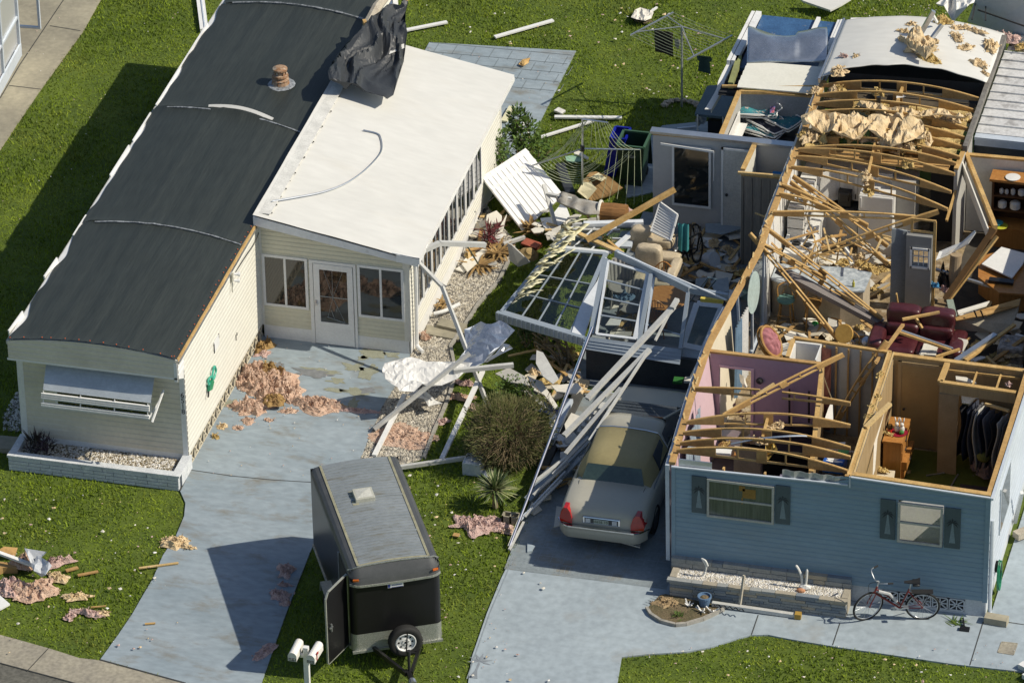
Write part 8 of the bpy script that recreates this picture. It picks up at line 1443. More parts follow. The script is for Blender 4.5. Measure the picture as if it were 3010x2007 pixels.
def shrub(name,label,spots,n,lw,ll,m,seed,trunk=True):
 t=thing(name,label,"shrub",(spots[0][0].x,spots[0][0].y,0));mb=MB();mt=MB()
 for k,(c,rx,rz)in enumerate(spots):
  r=random.Random(seed+k)
  for i in range(n):
   d=Vector((r.gauss(0,1),r.gauss(0,1),r.gauss(0,1))).normalized()*r.uniform(.3,1)**.5*(1+.35*fbm((r.random()*9,k,seed),2));b=c+Vector((d.x*rx,d.y*rx,d.z*rz));v=(d+Vector((r.gauss(0,.6),r.gauss(0,.6),r.gauss(.1,.5)))).normalized();s=v.cross(Vector((r.gauss(0,.4),r.gauss(0,.4),1))).normalized()*lw*r.uniform(.6,1.3);e=b+v*ll*r.uniform(.6,1.3);mb.quad(b,b.lerp(e,.5)+s,e,b.lerp(e,.5)-s)
  if trunk:
   for j in range(5):e=c+Vector((r.gauss(0,rx*.5),r.gauss(0,rx*.5),r.gauss(0,rz*.4)));mt.tube([Vector((c.x+r.gauss(0,.05),c.y+r.gauss(0,.05),0)),Vector((c.x,c.y,0)).lerp(e,.5)+Vector((r.gauss(0,.1),r.gauss(0,.1),0)),e],[.025,.018,.006],5)
 mb.build("foliage",m,t)
 if trunk:mt.build("stems",m_twig,t)
shrub("flowering_bush","leafy green bush at the sunroom's back corner behind the white panel",[(g('H',520,560,.5),.45,.5),(g('H',620,430,.6),.5,.5),(g('H',760,300,.75),.36,.42),(g('H',850,450,.4),.45,.4),(g('H',700,170,1.1),.22,.30),(g('H',470,420,.9),.25,.5)],420,.028,.13,m_leafg,3)
mb=MB();leafbush(mb,g('H',740,270,.9),26,.30,.25,.03,.07,5);T(mb,"white_blossoms",m_stonew,"white blossoms on the leafy bush behind the sunroom","flowers")
shrub("small_shrub","small bright green shrub behind the round bush",[(g('P',1440,560,.35),.42,.26),(g('P',1560,600,.3),.3,.22)],420,.022,.08,m_leafg,9)
shrub("crushed_shrub","shrub with bare crooked trunks under the fallen porch wall",[(g('I',520,950,.45),.42,.3),(g('I',640,900,.6),.35,.3),(g('I',420,880,.5),.2,.2)],300,.02,.09,m_leafd,14)
mb=MB();r_=random.Random(8)
for i in range(16):a=g('I',770+r_.uniform(-60,60),1230+r_.uniform(-40,40),0);b=g('I',560+r_.uniform(-120,220),960+r_.uniform(-60,90),.65);m_=a.lerp(b,.5)+Vector((r_.gauss(0,.12),r_.gauss(0,.12),.05));mb.tube(smooth_line([a,m_,b],4),.022,5)
T(mb,"crooked_shrub",m_twig,"crooked bare trunks below the fallen porch wall","trunks")
mb=MB();r_=random.Random(3)
for i in range(22):a=g('P',1720,740,.1);b=g('P',1640+r_.uniform(-110,140),520+r_.uniform(-70,120),.6+r_.uniform(-.2,.3));mb.tube([a,a.lerp(b,.6)+Vector((r_.gauss(0,.1),0,0)),b],[.009,.006,.003],4,False)
T(mb,"bare_twigs",m_twig,"thin leafless twigs between bush and wallboard sheets","twigs")
yc=g('Q',1455,420,.0);yu=thing("yucca","spiky pale striped yucca plant near the shiny pole's foot","yucca",yc);r_=random.Random(5)
m_yu=[mat("yucca_leaf",(.13,.18,.06),(.09,.135,.045),scale=4,rough=.5),mat("yucca_edge",(.36,.37,.20),(.27,.29,.15),scale=4,rough=.5)]
for k in(0,1):
 mb=MB()
 for i in range(110):a=r_.uniform(0,6.28);e=r_.uniform(.05,1.35);d=Vector((math.cos(a)*math.cos(e),math.sin(a)*math.cos(e),math.sin(e)));blade_(mb,yc+Vector((0,0,.40)),d,r_.uniform(.42,.62),.017,.25 if k else.15)
 mb.build("leaves",m_yu[k],yu)
mb=MB();mb.tube([yc,yc+Vector((0,0,.45))],[.07,.05],8);mb.build("trunk",m_twig,yu)
def rosette(name,label,c,n,L,w_,m,e0,e1,seed,droop=.2,zz=.1):
 mb=MB();r=random.Random(seed)
 for i in range(n):a=r.uniform(0,6.28);e=r.uniform(e0,e1);blade_(mb,Vector(c)+Vector((r.gauss(0,.05),r.gauss(0,.05),r.uniform(0,zz))),Vector((math.cos(a)*math.cos(e),math.sin(a)*math.cos(e),math.sin(e))),L*r.uniform(.6,1.1),w_,droop)
 return T(mb,name,m,label,"plant")
m_red=mat("red_leaf",(.15,.03,.035),(.09,.02,.02),scale=5,rough=.5);m_dry=mat("dry_leaf",(.34,.22,.08),(.22,.13,.05),scale=5,rough=.8)
rosette("red_cordyline","dark red spiky plant on the gravel by the sunroom",g('H',430,1330,.0),60,.5,.02,m_red,.2,1.4,4,.3,.35);rosette("red_cordyline","red spiky shoots standing right above the dark red plant",g('H',500,1240,.0),26,.45,.018,m_red,.5,1.4,6,.3,.3)
rosette("dried_plant","dried brown leaves around the red plant",g('H',520,1420,.0),60,.5,.03,m_dry,.05,.7,7);rosette("dried_bromeliad","tan dried spiky plant below the big ribbed panel",g('H',830,1190,.1),60,.42,.03,m_dry,.1,1.2,9)
rosette("fallen_frond","dried fronds near the broken downspout",g('G',1880,950,.05),30,.3,.02,m_dry,.05,.5,12);rosette("brown_litter","brown dead leaves at the gravel's lower end",g('H',330,1530,.0),50,.5,.03,m_dry,.0,.4,13)
# ================================================================ planter, bed and path things in front of the blue house
p2=thing("stone_planter","long stacked grey stone planter with white gravel below the blue wall","planter",(12.7,-2.2,0));ms=[mat("ashlar_grey",(.30,.31,.30),(.25,.26,.255),scale=5,rough=.9,fine=.15),mat("ashlar_blue",(.20,.23,.26),(.17,.195,.22),scale=5,rough=.9,fine=.15),mat("ashlar_tan",(.37,.33,.26),(.31,.28,.22),scale=5,rough=.9,fine=.15)]
r_=random.Random(9)
def ashlar(x0,x1,y,z0,z1,d,nz):
 mb=MB();hz=(z1-z0)/nz
 for k in range(nz):
  x=x0
  while x<x1-.02:L=min(r_.uniform(.22,.55),x1-x);L=x1-x if x1-x-L<.12 else L;mb.m=r_.choice((0,0,1,2));o=r_.uniform(0,.02);mb.box(x+.004,y-o,z0+k*hz+.004,x+L-.004,y+d,z0+(k+1)*hz-.003);x+=L
 return mb
mb=ashlar(10.98,14.62,-2.47,-.03,.36,.13,6);mb.build("front_wall",ms,p2);mb=ashlar(10.92,14.66,-2.49,.36,.42,.11,1);mb.build("cap_stones",ms,p2);mb=ashlar(10.90,14.62,-1.96,.0,.60,.11,6);mb.build("back_wall",ms,p2)
mb=MB();mb.m=2;mb.box(14.5,-2.34,-.03,14.63,-1.96,.40);mb.box(10.95,-2.34,-.03,11.08,-1.96,.40);mb.build("side_wall",ms,p2)
mb=MB();mb.box(11.08,-2.37,-.03,14.5,-1.96,.37);mb.build("fill",m_gravel,p2);mb=MB();stones(mb,[(11.08,-2.36),(14.5,-2.36),(14.5,-1.96),(11.08,-1.96)],3400,.365,.018,.042,2);o=mb.build("white_gravel",[m_stonew,m_stone],p2);o["kind"]="stuff"
q=g('O',975,690,.40);an=thing("white_ornament","broken white two pronged garden ornament on the planter's gravel","ornament",q);mb=MB();[mb.tube(smooth_line(ps,5),[.03]*1+[.026]*(len(smooth_line(ps,5))-2)+[.012],8)for ps in([q+Vector((-.02,0,.02)),q+Vector((-.03,0,.25)),q+Vector((-.10,.02,.42)),q+Vector((-.16,.03,.5))],[q+Vector((.05,0,.02)),q+Vector((.07,0,.22)),q+Vector((.08,0,.45))])];mb.ball(q+Vector((.05,-.02,.03)),.13,.08,.06,10,.3,3);mb.build("prongs",m_cab,an);mb=MB();mb.ball(q+Vector((-.02,-.12,0)),.10,.06,.05,10);mb.build("orange_base",mat("clay_orange",(.50,.24,.12),rough=.7),an)
q=g('O',345,625,.36);mb=MB();mb.tube(smooth_line([q,q+Vector((.07,0,.14)),q+Vector((.09,0,.28)),q+Vector((.02,.02,.40)),q+Vector((.0,.02,.43)),q+Vector((.08,0,.40)),q+Vector((.13,-.02,.3))],5),.02,7);mb.ball(q+Vector((.02,0,.0)),.09,.03,.02,8);T(mb,"bird_ornament",m_cab,"slim white bird neck ornament at the planter's left end","ornament")
lbeam(g('O',608,615,.75),g('O',580,815,.03),.05,.04,m_grayw,"grey stake leaning on the stone planter's front","stake","stake")
lbeam(g('O',410,790,.08),g('O',930,865,.05),.09,.08,m_postw,"pale gutter length lying at the foot of the stone planter","gutter","gutter");lbeam(g('O',925,862,.07),g('O',965,866,.07),.13,.11,mat("mustard_end",(.40,.25,.05),rough=.7),"mustard coloured end piece of the gutter by the planter","mustard_block","gutter end")
mb=MB();ps=[g('O',420+i*11,797+i*2.1+7*math.sin(i*1.9),.165)for i in range(18)];mb.tube(smooth_line(ps,3),.012,5);T(mb,"scroll_ironwork",m_black,"black scrollwork lying on the gutter by the planter","ironwork")
q=g('O',362,805,.0);pt=thing("blue_pot","small blue flower pot on the dirt bed","pot",q);mb=MB();mb.lathe([(.095,0),(.13,.2),(.145,.21),(.145,.25),(.12,.25),(.115,.21)],q,18);mb.build("pot",mat("pot_blue",(.12,.20,.32),(.10,.17,.28),rough=.5),pt);mb=MB();mb.lathe([(.115,.2),(.05,.23)],q,12);mb.build("soil",m_dirt,pt)
mb=MB();cp=W0('O',[(0,830),(25,870),(90,912),(180,936),(245,930),(350,900),(480,840)])
for a,b in zip(cp[:-1],cp[1:]):mb.beam(a+Vector((0,.02,.03)),b+Vector((0,.02,.03)),.06,.09)
T(mb,"bed_edging",MATS["edging_stone"],"mossy stone edging of the small dirt bed","edging");mb=MB();clump(mb,g('O',130,790,.01),.28,.2,.10,4);T(mb,"sand_heap",mat("sand",(.34,.25,.14),(.28,.2,.11),rough=.95),"light brown soil heap in the small dirt bed","soil heap")
for i,(x,y,lab)in enumerate([(260,805,"white broken twig shaped scrap in the dirt bed"),(345,840,"pale broken pieces beside the blue pot"),(405,845,"cream shard right of the blue pot")]):mb=MB();r=random.Random(i);c=g('O',x,y,.04);[mb.tube([c,c+Vector((r.uniform(-.15,.15),r.uniform(-.1,.1),r.uniform(0,.12)))],.015,5)for _ in range(6)];T(mb,"broken_ornament",m_cab,lab,"scrap")
rosette("weed","green weeds in the small dirt bed",g('O',200,870,.0),60,.16,.008,m_leafg,.1,1.2,3,.2,.02)
q=gx('O',2185,600,X1+.06);hs=thing("garden_hose","coiled green garden hose on the right house's side wall","hose",q);mb=MB();r_=random.Random(2)
for k in range(9):ry,rz2=.17+.02*r_.random(),.30+.02*k*.6;mb.tube([q+Vector((.03+.012*(k%4),ry*math.cos(t),-.05+rz2*math.sin(t)*.9))for t in np.linspace(0,6.283,19)],.013,5,False)
mb.build("coil",mat("hose_green",(.02,.20,.10),(.015,.15,.08),rough=.4),hs);mb=MB();mb.box(q.x-.04,q.y-.06,q.z+.05,q.x+.08,q.y+.08,q.z+.25);mb.build("bracket",m_dark,hs)
for a,b,lab in[((2110,880),(2250,905),"old mossy concrete block at the blue house's right corner")]:lbeam(g('O',*a,.07),g('O',*b,.07),.22,.16,m_walk,lab,"concrete_block","block")
mb=MB();a=g('O',1982,950,.02);mb.beam(a,g('O',1972,880,.06),.03,.03);mb.box(a.x-.1,a.y-.06,0,a.x+.1,a.y+.06,.05);T(mb,"black_scraper",m_black,"black scraper lying on the path near the corner","scraper")
mb=MB();cq=W0('O',[(2215,1030),(2310,1040),(2285,1110),(2190,1095)]);[mb.beam(cq[i]+Vector((0,0,.004)),cq[(i+1)%4]+Vector((0,0,.004)),.03,.012)for i in range(4)];mb.prism([p for p in cq],(0,0,.006));T(mb,"meter_cover",m_curb,"square concrete meter cover in the path","cover")
rosette("ivy_vine","thin yellow green vine on the path near the scraper",g('O',1930,915,.0),18,.35,.012,m_leafg,.0,.25,8,.1,.02)
for a,b,w_,lab in[((2330,1170),(2460,1235),.16,"white gutter piece at the bottom right edge"),((2360,1230),(2470,1290),.2,"second white piece at the bottom right edge")]:lbeam(g('O',*a,.06),g('O',*b,.06),w_,.10,m_whitem,lab,"gutter","gutter")
lbeam(g('O',2340,100,1.2),g('O',2295,285,.1),.07,.07,m_white,"white post leaning by the house's right side","post","post");lbeam(g('O',2300,370,.12),g('O',2400,330,.12),.2,.14,m_grayw,"grey timber lying on the side path","timber","timber")
mb=MB();q=g('Q',1560,520,0);
for dx in(-.17,0,.17):mb.box(q.x+dx-.02,q.y-.1,0,q.x+dx+.02,q.y+.1,.19)
for dy in(-.1,.08):mb.box(q.x-.19,q.y+dy,0,q.x+.19,q.y+dy+.03,.19)
T(mb,"hollow_block",m_walk,"hollow concrete block beside the yucca","block")
# ================================================================ insulation and litter
for i,(r,x,y,z,rx,ry,h,rot,m,lab,rg_)in enumerate([('T',760,660,0,.42,.62,.34,.2,m_insk,"big heap of orange pink insulation at the house wall",1.1),('T',900,740,0,.60,.55,.34,0,m_insk,"middle part of the orange insulation heap on the driveway",1.1),('T',740,940,0,.42,.36,.24,.4,m_insk,"front lobe of the orange insulation heap",1.2),('T',1060,800,0,.42,.40,.24,-.5,m_insk,"right lobe of the orange insulation heap",1.2),('T',1330,910,0,.60,.26,.20,-.05,m_insk,"long orange insulation roll right of the heap",1.2),('T',1560,918,0,.22,.04,.05,0,m_insp,"thin brown wisp at the tip of the long roll",.7),('T',1730,965,0,.40,.10,.09,.12,m_insk2,"pale pink curled strip of insulation on the driveway",.7),('T',720,1060,0,.14,.14,.08,0,m_insk,"small insulation tail in front of the heap",1),('T',630,1125,0,.13,.09,.05,0,m_insk,"flat insulation scrap left in front of the heap",1),('T',915,1050,0,.10,.06,.05,0,m_insk,"tiny insulation scrap in front of the heap",1),('T',1100,970,0,.2,.1,.08,.2,m_insk,"insulation bit between heap and long roll",1),('T',420,1205,0,.10,.1,.05,.9,m_insy,"yellow insulation scrap near the screen blocks",1),('T',480,1110,0,.13,.1,.05,.5,m_insp,"torn paper scrap near the screen blocks",1),('T',860,380,0,.16,.30,.2,-.3,m_dry,"brown leaf and insulation heap in the sunroom corner",1.2),('T',940,600,0,.40,.18,.20,-.2,m_dry,"dry brown fronds on the back of the insulation heap",1.1),('T',950,870,.1,.22,.22,.18,0,m_dry,"brown fronds lying in the middle of the insulation heap",1.1),('T',850,440,0,.2,.12,.06,.6,m_insk2,"pink scrap below the leaf heap in the corner",1),('P',540,960,0,.72,.46,.10,.05,m_insk,"wide flat mat of pink insulation on the gravel",1.0),('P',1010,620,0,.30,.14,.10,.1,m_insk,"insulation strip on the grass strip below the membrane",1.2),('P',1040,505,0,.22,.12,.1,-.1,m_insk2,"pink scrap by the grey beam's lower edge",1),('P',860,830,0,.20,.1,.08,.5,m_insk2,"pink scrap on the lawn edge of the gravel",1.1),('P',1120,700,0,.1,.12,.06,0,m_insk2,"small pink scrap beside the white lawn beam",1),('G',1720,1230,.03,.13,.11,.16,0,m_insk,"reddish insulation tuft on the concrete pad",1),('Q',1310,540,0,.46,.36,.16,-.2,m_insk2,"pink insulation mat on the lawn in front of the yucca",1.1),('Q',1450,540,0,.32,.24,.10,-.3,m_insk2,"smaller pink insulation piece under the yucca",1.1),('Q',1545,580,0,.18,.12,.06,0,m_insk,"insulation scrap in front of the hollow block",1),('R',1330,500,0,.34,.24,.14,-.2,m_insp,"pale tan insulation tuft at the driveway's left edge",1.3),('R',1440,545,0,.14,.06,.06,.2,m_insp,"white end of the tan tuft on the driveway",1),('R',80,850,.0,.34,.36,.2,0,m_insk2,"large pink sheet in the rubbish pile at the left edge",.9),('R',260,870,.0,.55,.36,.22,.4,m_insk,"large tan pink flap in the rubbish pile",1),('R',430,660,.0,.40,.16,.22,.55,m_insk2,"bright pink insulation strip at the pile's upper right",1),('R',180,660,.1,.26,.24,.26,.3,m_insk,"brownish crumpled sheet on top of the pile",1),('R',450,770,0,.26,.14,.10,-.4,m_insp,"tan tuft at the pile's right side",1.2),('R',680,1040,0,.34,.12,.12,-.15,m_insk2,"mauve insulation roll on the front lawn",1),('R',525,1065,0,.13,.14,.08,0,m_insk2,"pink scrap left of the mauve roll",1),('R',790,1040,0,.18,.1,.06,.4,m_insp,"cream scrap right of the mauve roll",1.1),('R',590,915,0,.30,.13,.08,.2,m_insp,"cream and pink scrap on the front lawn",1.2),('R',2175,715,0,.2,.28,.12,0,m_insk2,"shaded insulation tuft on the driveway beside the trailer",1.2),('R',2160,825,0,.14,.07,.06,0,m_insk2,"small shaded tuft below the first one",1.1),('R',2130,900,0,.2,.2,.10,.4,m_insk2,"shaded pink tuft near the driveway's right edge",1.3),('R',2160,960,0,.1,.12,.08,0,m_insk2,"smallest shaded tuft near the driveway's right edge",1.2),('R',2010,1330,0,.14,.34,.05,-.4,m_insk2,"pink smear of insulation at the driveway's shaded front edge",1)]):
 mb=MB();clump(mb,g(r,x,y,z),rx,ry,h,i+31,44,12,rot,rg_,3.4);T(mb,"insulation_piece",m,lab,"insulation")
mb=MB();mb.slab([g('R',*p)for p in[(0,550,.2),(30,530,.22),(135,540,.15),(115,600,.1),(0,590,.15)]],.04);T(mb,"cardboard_box",m_ply,"torn brown cardboard at the top of the rubbish pile","cardboard");chunk("cardboard_box",'R',[(-60,640),(140,655),(130,690),(20,690),(-60,720)],.12,.15,m_ply,"flattened brown box in the rubbish pile","cardboard");lbeam(g('R',-60,560,.4),g('R',350,710,.2),.09,.05,m_white,"white boards lying through the rubbish pile","board","board");chunk("white_board",'R',[(-60,880),(0,900),(75,965),(0,1005),(-60,1000)],.06,.04,m_white,"white board corner at the left picture edge","board")
mb=MB();sheet(mb,[(190,620),(350,625),(360,660),(320,690),(400,760),(350,815),(260,780)],26,lambda x,y:g('R',x,y,.25),.2,.01,5);T(mb,"clear_plastic",mat("plastic_film",(.50,.52,.54),(.40,.42,.45),scale=5,rough=.25),"clear plastic film draped over the rubbish pile","plastic film")
for r,a,b,w_,m,lab in[('R',(500,715),(592,690),.09,m_ply,"short tan board beside the rubbish pile"),('R',(590,750),(745,720),.07,m_ply,"longer tan board right of the rubbish pile"),('R',(1055,695),(1355,655),.05,m_woodp,"thin broken lath across the driveway's left edge"),('R',(690,992),(805,982),.025,m_wood,"thin brown stick on the front lawn"),('R',(1100,1118),(1180,1112),.04,m_wood,"small brown stick on the driveway"),('Q',(1180,600),(1220,606),.12,m_ply,"orange wood chip on the lawn near the pink mat")]:lbeam(g(r,*a,.03),g(r,*b,.03),w_,.025,m,lab,"board","board")
# shreds of insulation hanging in the trusses
r_=random.Random(12)
mb=MB();sheet(mb,[(440,500),(560,470),(700,490),(850,475),(1000,500),(1150,510),(1290,540),(1440,540),(1490,620),(1470,700),(1390,690),(1300,730),(1190,725),(1120,660),(1000,650),(880,675),(700,650),(620,600),(520,590),(450,570)],17,lambda x,y:g('K',x,y,2.86),.26,.011,3);T(mb,"paper_insulation",m_insp,"long crumpled sheet of brown paper insulation draped over the middle trusses","insulation",thick=.01)
mb=MB();sheet(mb,[(900,350),(1010,345),(1150,385),(1300,400),(1450,430),(1640,430),(1800,470),(1820,510),(1600,480),(1450,480),(1290,490),(1150,430),(1000,395)],16,lambda x,y:g('K',x,y,2.86),.2,.013,5);T(mb,"paper_insulation",m_insp,"thin crumpled strip of paper insulation draped over the rear trusses","insulation",thick=.01)
for i in range(30):
 t=i/29;x=450+1030*t+r_.uniform(-30,30);y=540+110*t+r_.uniform(-65,75);y-=60*math.sin(t*3.1);mb=MB();clump(mb,g('K',x,y,2.88+r_.uniform(0,.08)),r_.uniform(.12,.26),r_.uniform(.09,.22),r_.uniform(.12,.26),i+80,26,8,r_.uniform(0,3),1.3,3.5);T(mb,"insulation_shred",m_insp if i%4 else m_insy,"torn insulation wad hanging across the middle roof trusses","insulation","insulation hanging in the trusses")
for i in range(26):
 t=i/25;x=930+900*t+r_.uniform(-20,20);y=350+90*t+r_.uniform(-22,26);mb=MB();clump(mb,g('K',x,y,2.86),r_.uniform(.10,.2),r_.uniform(.07,.12),r_.uniform(.08,.16),i+150,22,7,0,1.3,3);T(mb,"insulation_shred",m_insp if i%3 else m_insy,"torn insulation strand draped over the rear roof trusses","insulation","insulation on the rear trusses")
for i,(x,y,z)in enumerate([(1330,820,2.8),(1000,960,2.7),(1010,1050,2.5),(980,920,2.9),(760,190,2.85),(720,190,2.85),(1090,220,2.8),(560,200,2.75),(1310,690,2.8),(1230,700,2.75)]):mb=MB();clump(mb,g('K',x,y,z),.16,.12,.2,i+200,22,7,i,1.2,3);T(mb,"insulation_shred",m_insp if i%2 else m_insy,"small insulation wad caught on a roof truss","insulation","small wads on the trusses")
mb=MB();mb.tube([(12.25,13.45,2.6),(12.25,13.45,3.2)],.05,10);T(mb,"vent_pipe",m_black,"black vent pipe standing between the rear trusses","pipe");chunk("white_scrap",'K',[(1240,205),(1320,238),(1240,250)],3.0,.02,m_white,"white triangular scrap on the rear trusses","scrap")
# broken wallboard, lumber and wadding on the floors
r_=random.Random(31);pm=[m_drywall,m_drywall,m_creamw,m_greyw,m_ply,m_woodp,m_insy,m_insp,m_white]
def scatter(n,reg,zs,lab,grp,smax=.45,names=("wallboard_scrap","board_scrap","insulation_scrap")):
 k=0
 while k<n:
  x,y=r_.uniform(reg[1],reg[3]),r_.uniform(reg[2],reg[4]);c=g(reg[0],x,y,r_.uniform(*zs));m=r_.choice(pm);a=r_.uniform(0,3.14);mb=MB();k+=1
  if m in(m_insy,m_insp):clump(mb,c,r_.uniform(.08,.22),r_.uniform(.08,.2),r_.uniform(.05,.15),k,18,6,a,1.2,3);T(mb,"insulation_scrap",m,"torn insulation scrap "+lab,"insulation","insulation scraps "+grp)
  elif m in(m_ply,m_woodp):d=Vector((math.cos(a),math.sin(a),r_.uniform(-.2,.3)))*r_.uniform(.2,.6);mb.beam(c-d,c+d,r_.uniform(.04,.09),.03);T(mb,"board_scrap",m,"broken wood piece "+lab,"wood scrap","wood pieces "+grp)
  else:
   n_=r_.randint(4,6);tl=Vector((r_.uniform(-.3,.3),r_.uniform(-.3,.3),1)).normalized();e1=tl.orthogonal().normalized();e2=tl.cross(e1);mb.slab([c+(e1*math.cos(a+j*6.283/n_)+e2*math.sin(a+j*6.283/n_))*r_.uniform(.1,smax)for j in range(n_)],.02);T(mb,"wallboard_scrap",m,"broken wallboard piece "+lab,"wallboard","wallboard pieces "+grp)
scatter(46,('L',620,420,1160,780),(.65,.95),"on the kitchen floor","on the kitchen floor",.28);scatter(60,('L',180,990,1050,1240),(.6,.72),"on the living room floor","on the living room floor",.28);scatter(44,('L',1580,880,2300,1400),(.62,1.0),"in the right hand room","in the right hand room",.32)
scatter(56,('I',1700,80,2240,620),(.08,.25),"on the porch floor","on the porch floor",.34);scatter(46,('I',1130,280,1720,980),(.08,.4),"under the porch front","under the porch front",.26);scatter(30,('I',340,1080,880,1480),(.03,.25),"between bush and porch","between bush and porch",.24);scatter(26,('H',230,1010,620,1540),(.02,.12),"on the gravel by the sunroom","on the gravel by the sunroom",.16);scatter(22,('S',150,560,520,1120),(.05,.2),"beside the car","beside the car",.2);scatter(16,('H',880,1000,1420,1200),(.05,.5),"below the big ribbed panel","below the big ribbed panel",.2);scatter(24,('I',560,60,1120,250),(.1,.6),"behind the fallen glazing","behind the fallen glazing",.2);scatter(14,('L',350,180,1150,420),(1.0,1.5),"in the kitchen","in the kitchen",.2);scatter(16,('M',800,900,1700,1120),(.6,1.1),"in the pink bedroom","in the pink bedroom",.25)
for i,(pts,lab)in enumerate([([(1920,20),(2200,10),(2230,60),(2060,110),(1920,90)],"largest white wallboard sheet on the porch floor"),([(1960,500),(2110,470),(2120,590),(2000,600)],"white wallboard square by the porch's house wall"),([(1840,480),(1950,470),(1900,560),(1830,570)],"white wallboard piece beside the blue chair frame")]):chunk("wallboard_sheet",'I',pts,.3,.02,m_conc2,lab,"wallboard")
mb=MB();mb.lathe([(.17,0),(.18,.02),(.18,.25)],g('I',1930,330,.2),18,(.8,-.4,.4));T(mb,"paint_bucket",m_bltrim,"white bucket on its side among the porch wallboard","bucket",thick=.01)
mb=MB();mb.slab([g('I',*p)for p in[(1660,1300,.5),(1740,1305,.5),(1720,1355,.45),(1645,1350,.45)]],.05);T(mb,"green_mat",mat("mat_green",(.03,.16,.03),rough=.9),"green mat by the dark porch wall beyond the car","mat");lbeam(g('I',1880,1150,1.2),g('I',1800,1310,.5),.05,.05,m_white,"white leg leaning behind the car bonnet","white_post","post");chunk("white_block",'I',[(1750,1300),(1845,1305),(1830,1345),(1740,1340)],.5,.05,m_drywall,"white block beside the green mat","block")
# scraps on the lawns: the larger ones singly, the crumbs as one sprinkle
r_=random.Random(77);sm=[(m_stonew,"white paper scrap"),(m_insk2,"pale pink scrap"),(m_insp,"tan paper scrap"),(m_drywall,"cream scrap")]
def scraps(n,reg,where,s0,s1):
 for k in range(n):
  p=g(reg[0],r_.uniform(reg[1],reg[3]),r_.uniform(reg[2],reg[4]),.035);xy=(np.array([p.x]),np.array([p.y]))
  if any(inpoly(*xy,q)[0]for q in(H1P,SRP,H2P,GB,LN,PT)):continue
  m,nm=r_.choice(sm);mb=MB();n_=r_.randint(4,6);s=r_.uniform(s0,s1);a=r_.uniform(0,6);pts=[p+Vector((math.cos(a+j*6.283/n_)*s*r_.uniform(.4,1.2),math.sin(a+j*6.283/n_)*s*r_.uniform(.4,1.2),r_.uniform(0,s*.5)))for j in range(n_)];c=sum(pts,Vector())/n_+Vector((0,0,s*.3))
  for j in range(n_):mb.poly([pts[j],pts[(j+1)%n_],c])
  T(mb,"litter_scrap",m,nm+" lying on "+where,"litter","scraps on "+where,thick=.004)
scraps(34,('B',900,20,2230,700),"the back lawn",.02,.06);scraps(40,('C',20,20,1000,900),"the lawn round the clothes line",.02,.06);scraps(34,('Q',880,180,1560,1560),"the lawn beside the trailer",.02,.05);scraps(40,('R',0,80,1200,1340),"the front left lawn",.02,.055);scraps(22,('O',150,1060,2000,1280),"the front right lawn",.02,.05);scraps(10,('Q',1300,800,1950,1560),"the right driveway",.02,.05)
mb=MB();r_=random.Random(4)
for k in range(600):
 reg=r_.choice([('B',900,0,2230,900),('C',0,0,1300,1000),('Q',880,180,1560,1560),('R',0,80,1350,1340),('O',0,1040,2300,1286),('A',0,0,1300,1500),('T',300,300,1900,1560),('D',350,0,1500,200)]);p=g(reg[0],r_.uniform(reg[1],reg[3]),r_.uniform(reg[2],reg[4]),.03);s=r_.uniform(.008,.022);xy=(np.array([p.x]),np.array([p.y]))
 if any(inpoly(*xy,q)[0]for q in(H1P,SRP,H2P,LN)):continue
 mb.m=r_.randint(0,2);a=r_.uniform(0,6);mb.faces([p+Vector((math.cos(a)*s,math.sin(a)*s,0)),p+Vector((math.cos(a+2)*s,math.sin(a+2)*s,.006)),p+Vector((math.cos(a+4)*s*1.3,math.sin(a+4)*s*1.3,0)),p+Vector((0,0,s))],[(0,1,3),(1,2,3),(2,0,3)])
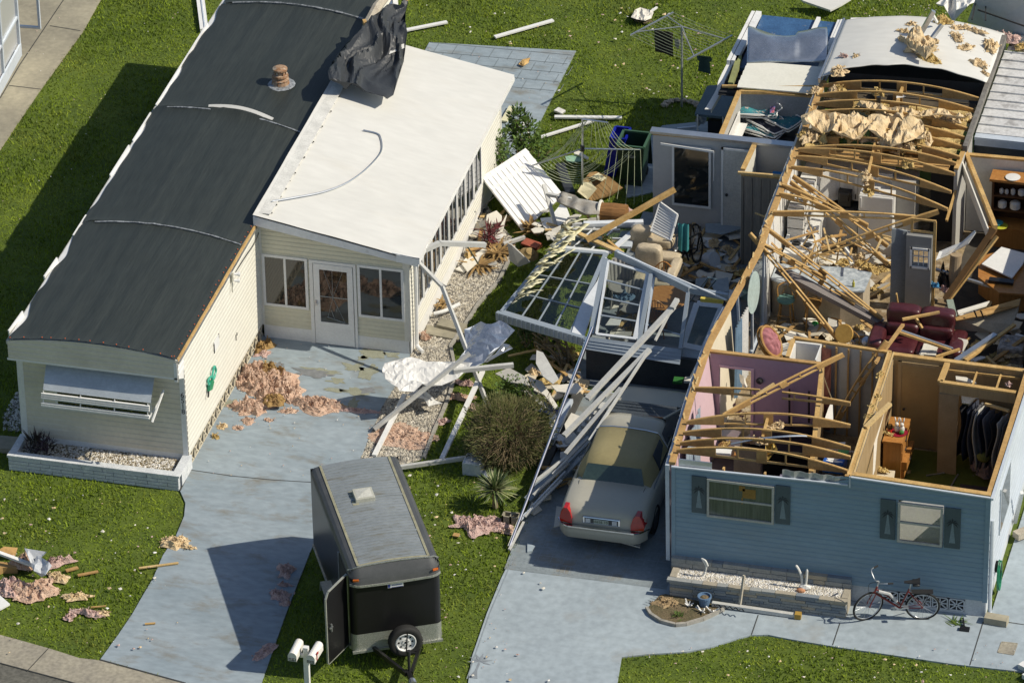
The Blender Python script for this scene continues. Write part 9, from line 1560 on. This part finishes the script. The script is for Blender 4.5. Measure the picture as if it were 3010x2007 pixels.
tag(mb.build("litter_crumbs",[m_stonew,m_insp,m_insk2]),"tiny pale crumbs of debris sprinkled over lawns and driveway","litter",kind="stuff")
# ================================================================ parts whose pieces stand apart become parts of their own
def pieces(o):
 me=o.data;n=len(me.vertices);lab=list(range(n))
 def fd(i):
  while lab[i]!=i:lab[i]=lab[lab[i]];i=lab[i]
  return i
 for e in me.edges:
  a,b=fd(e.vertices[0]),fd(e.vertices[1])
  if a!=b:lab[a]=b
 rt=[fd(i)for i in range(n)];ids=sorted(set(rt))
 if not 1<len(ids)<=60:return None
 co=np.array([v.co[:]for v in me.vertices]);rt=np.array(rt);lo=np.array([co[rt==i].min(0)for i in ids]);hi=np.array([co[rt==i].max(0)for i in ids]);sz=(hi-lo).max(1);k=len(ids);g2=list(range(k))
 for a in range(k):
  for b in range(a+1,k):
   if np.linalg.norm(np.maximum(0,np.maximum(lo[a]-hi[b],lo[b]-hi[a])))<=max(.02,.5*max(sz[a],sz[b])):
    x,y=g2[a],g2[b];g2=[y if q==x else q for q in g2]
 pos={i:g2[j]for j,i in enumerate(ids)};return np.array([pos[i]for i in rt])
for o in[x for x in bpy.data.objects if x.type=='MESH' and x.parent and not x.get("kind")and not x.children]:
 pc=pieces(o)
 if pc is None or len(set(pc.tolist()))<2:continue
 me=o.data;vs=[v.co.copy()for v in me.vertices];fs=[(tuple(p.vertices),p.material_index,p.use_smooth)for p in me.polygons]
 for n_,c in enumerate(sorted(set(pc.tolist()))):
  ix={};nv=[];nf=[]
  for f,mi,sm in fs:
   if pc[f[0]]==c:
    for i in f:
     if i not in ix:ix[i]=len(nv);nv.append(vs[i])
    nf.append((tuple(ix[i]for i in f),mi,sm))
  m2=bpy.data.meshes.new(me.name);m2.from_pydata(nv,[],[f for f,_,_ in nf])
  for m in me.materials:m2.materials.append(m)
  m2.polygons.foreach_set("material_index",[q for _,q,_ in nf]);m2.polygons.foreach_set("use_smooth",[q for _,_,q in nf]);m2.update()
  if n_==0:t=o;t.data=m2
  else:t=o.copy();t.data=m2;COL.objects.link(t)
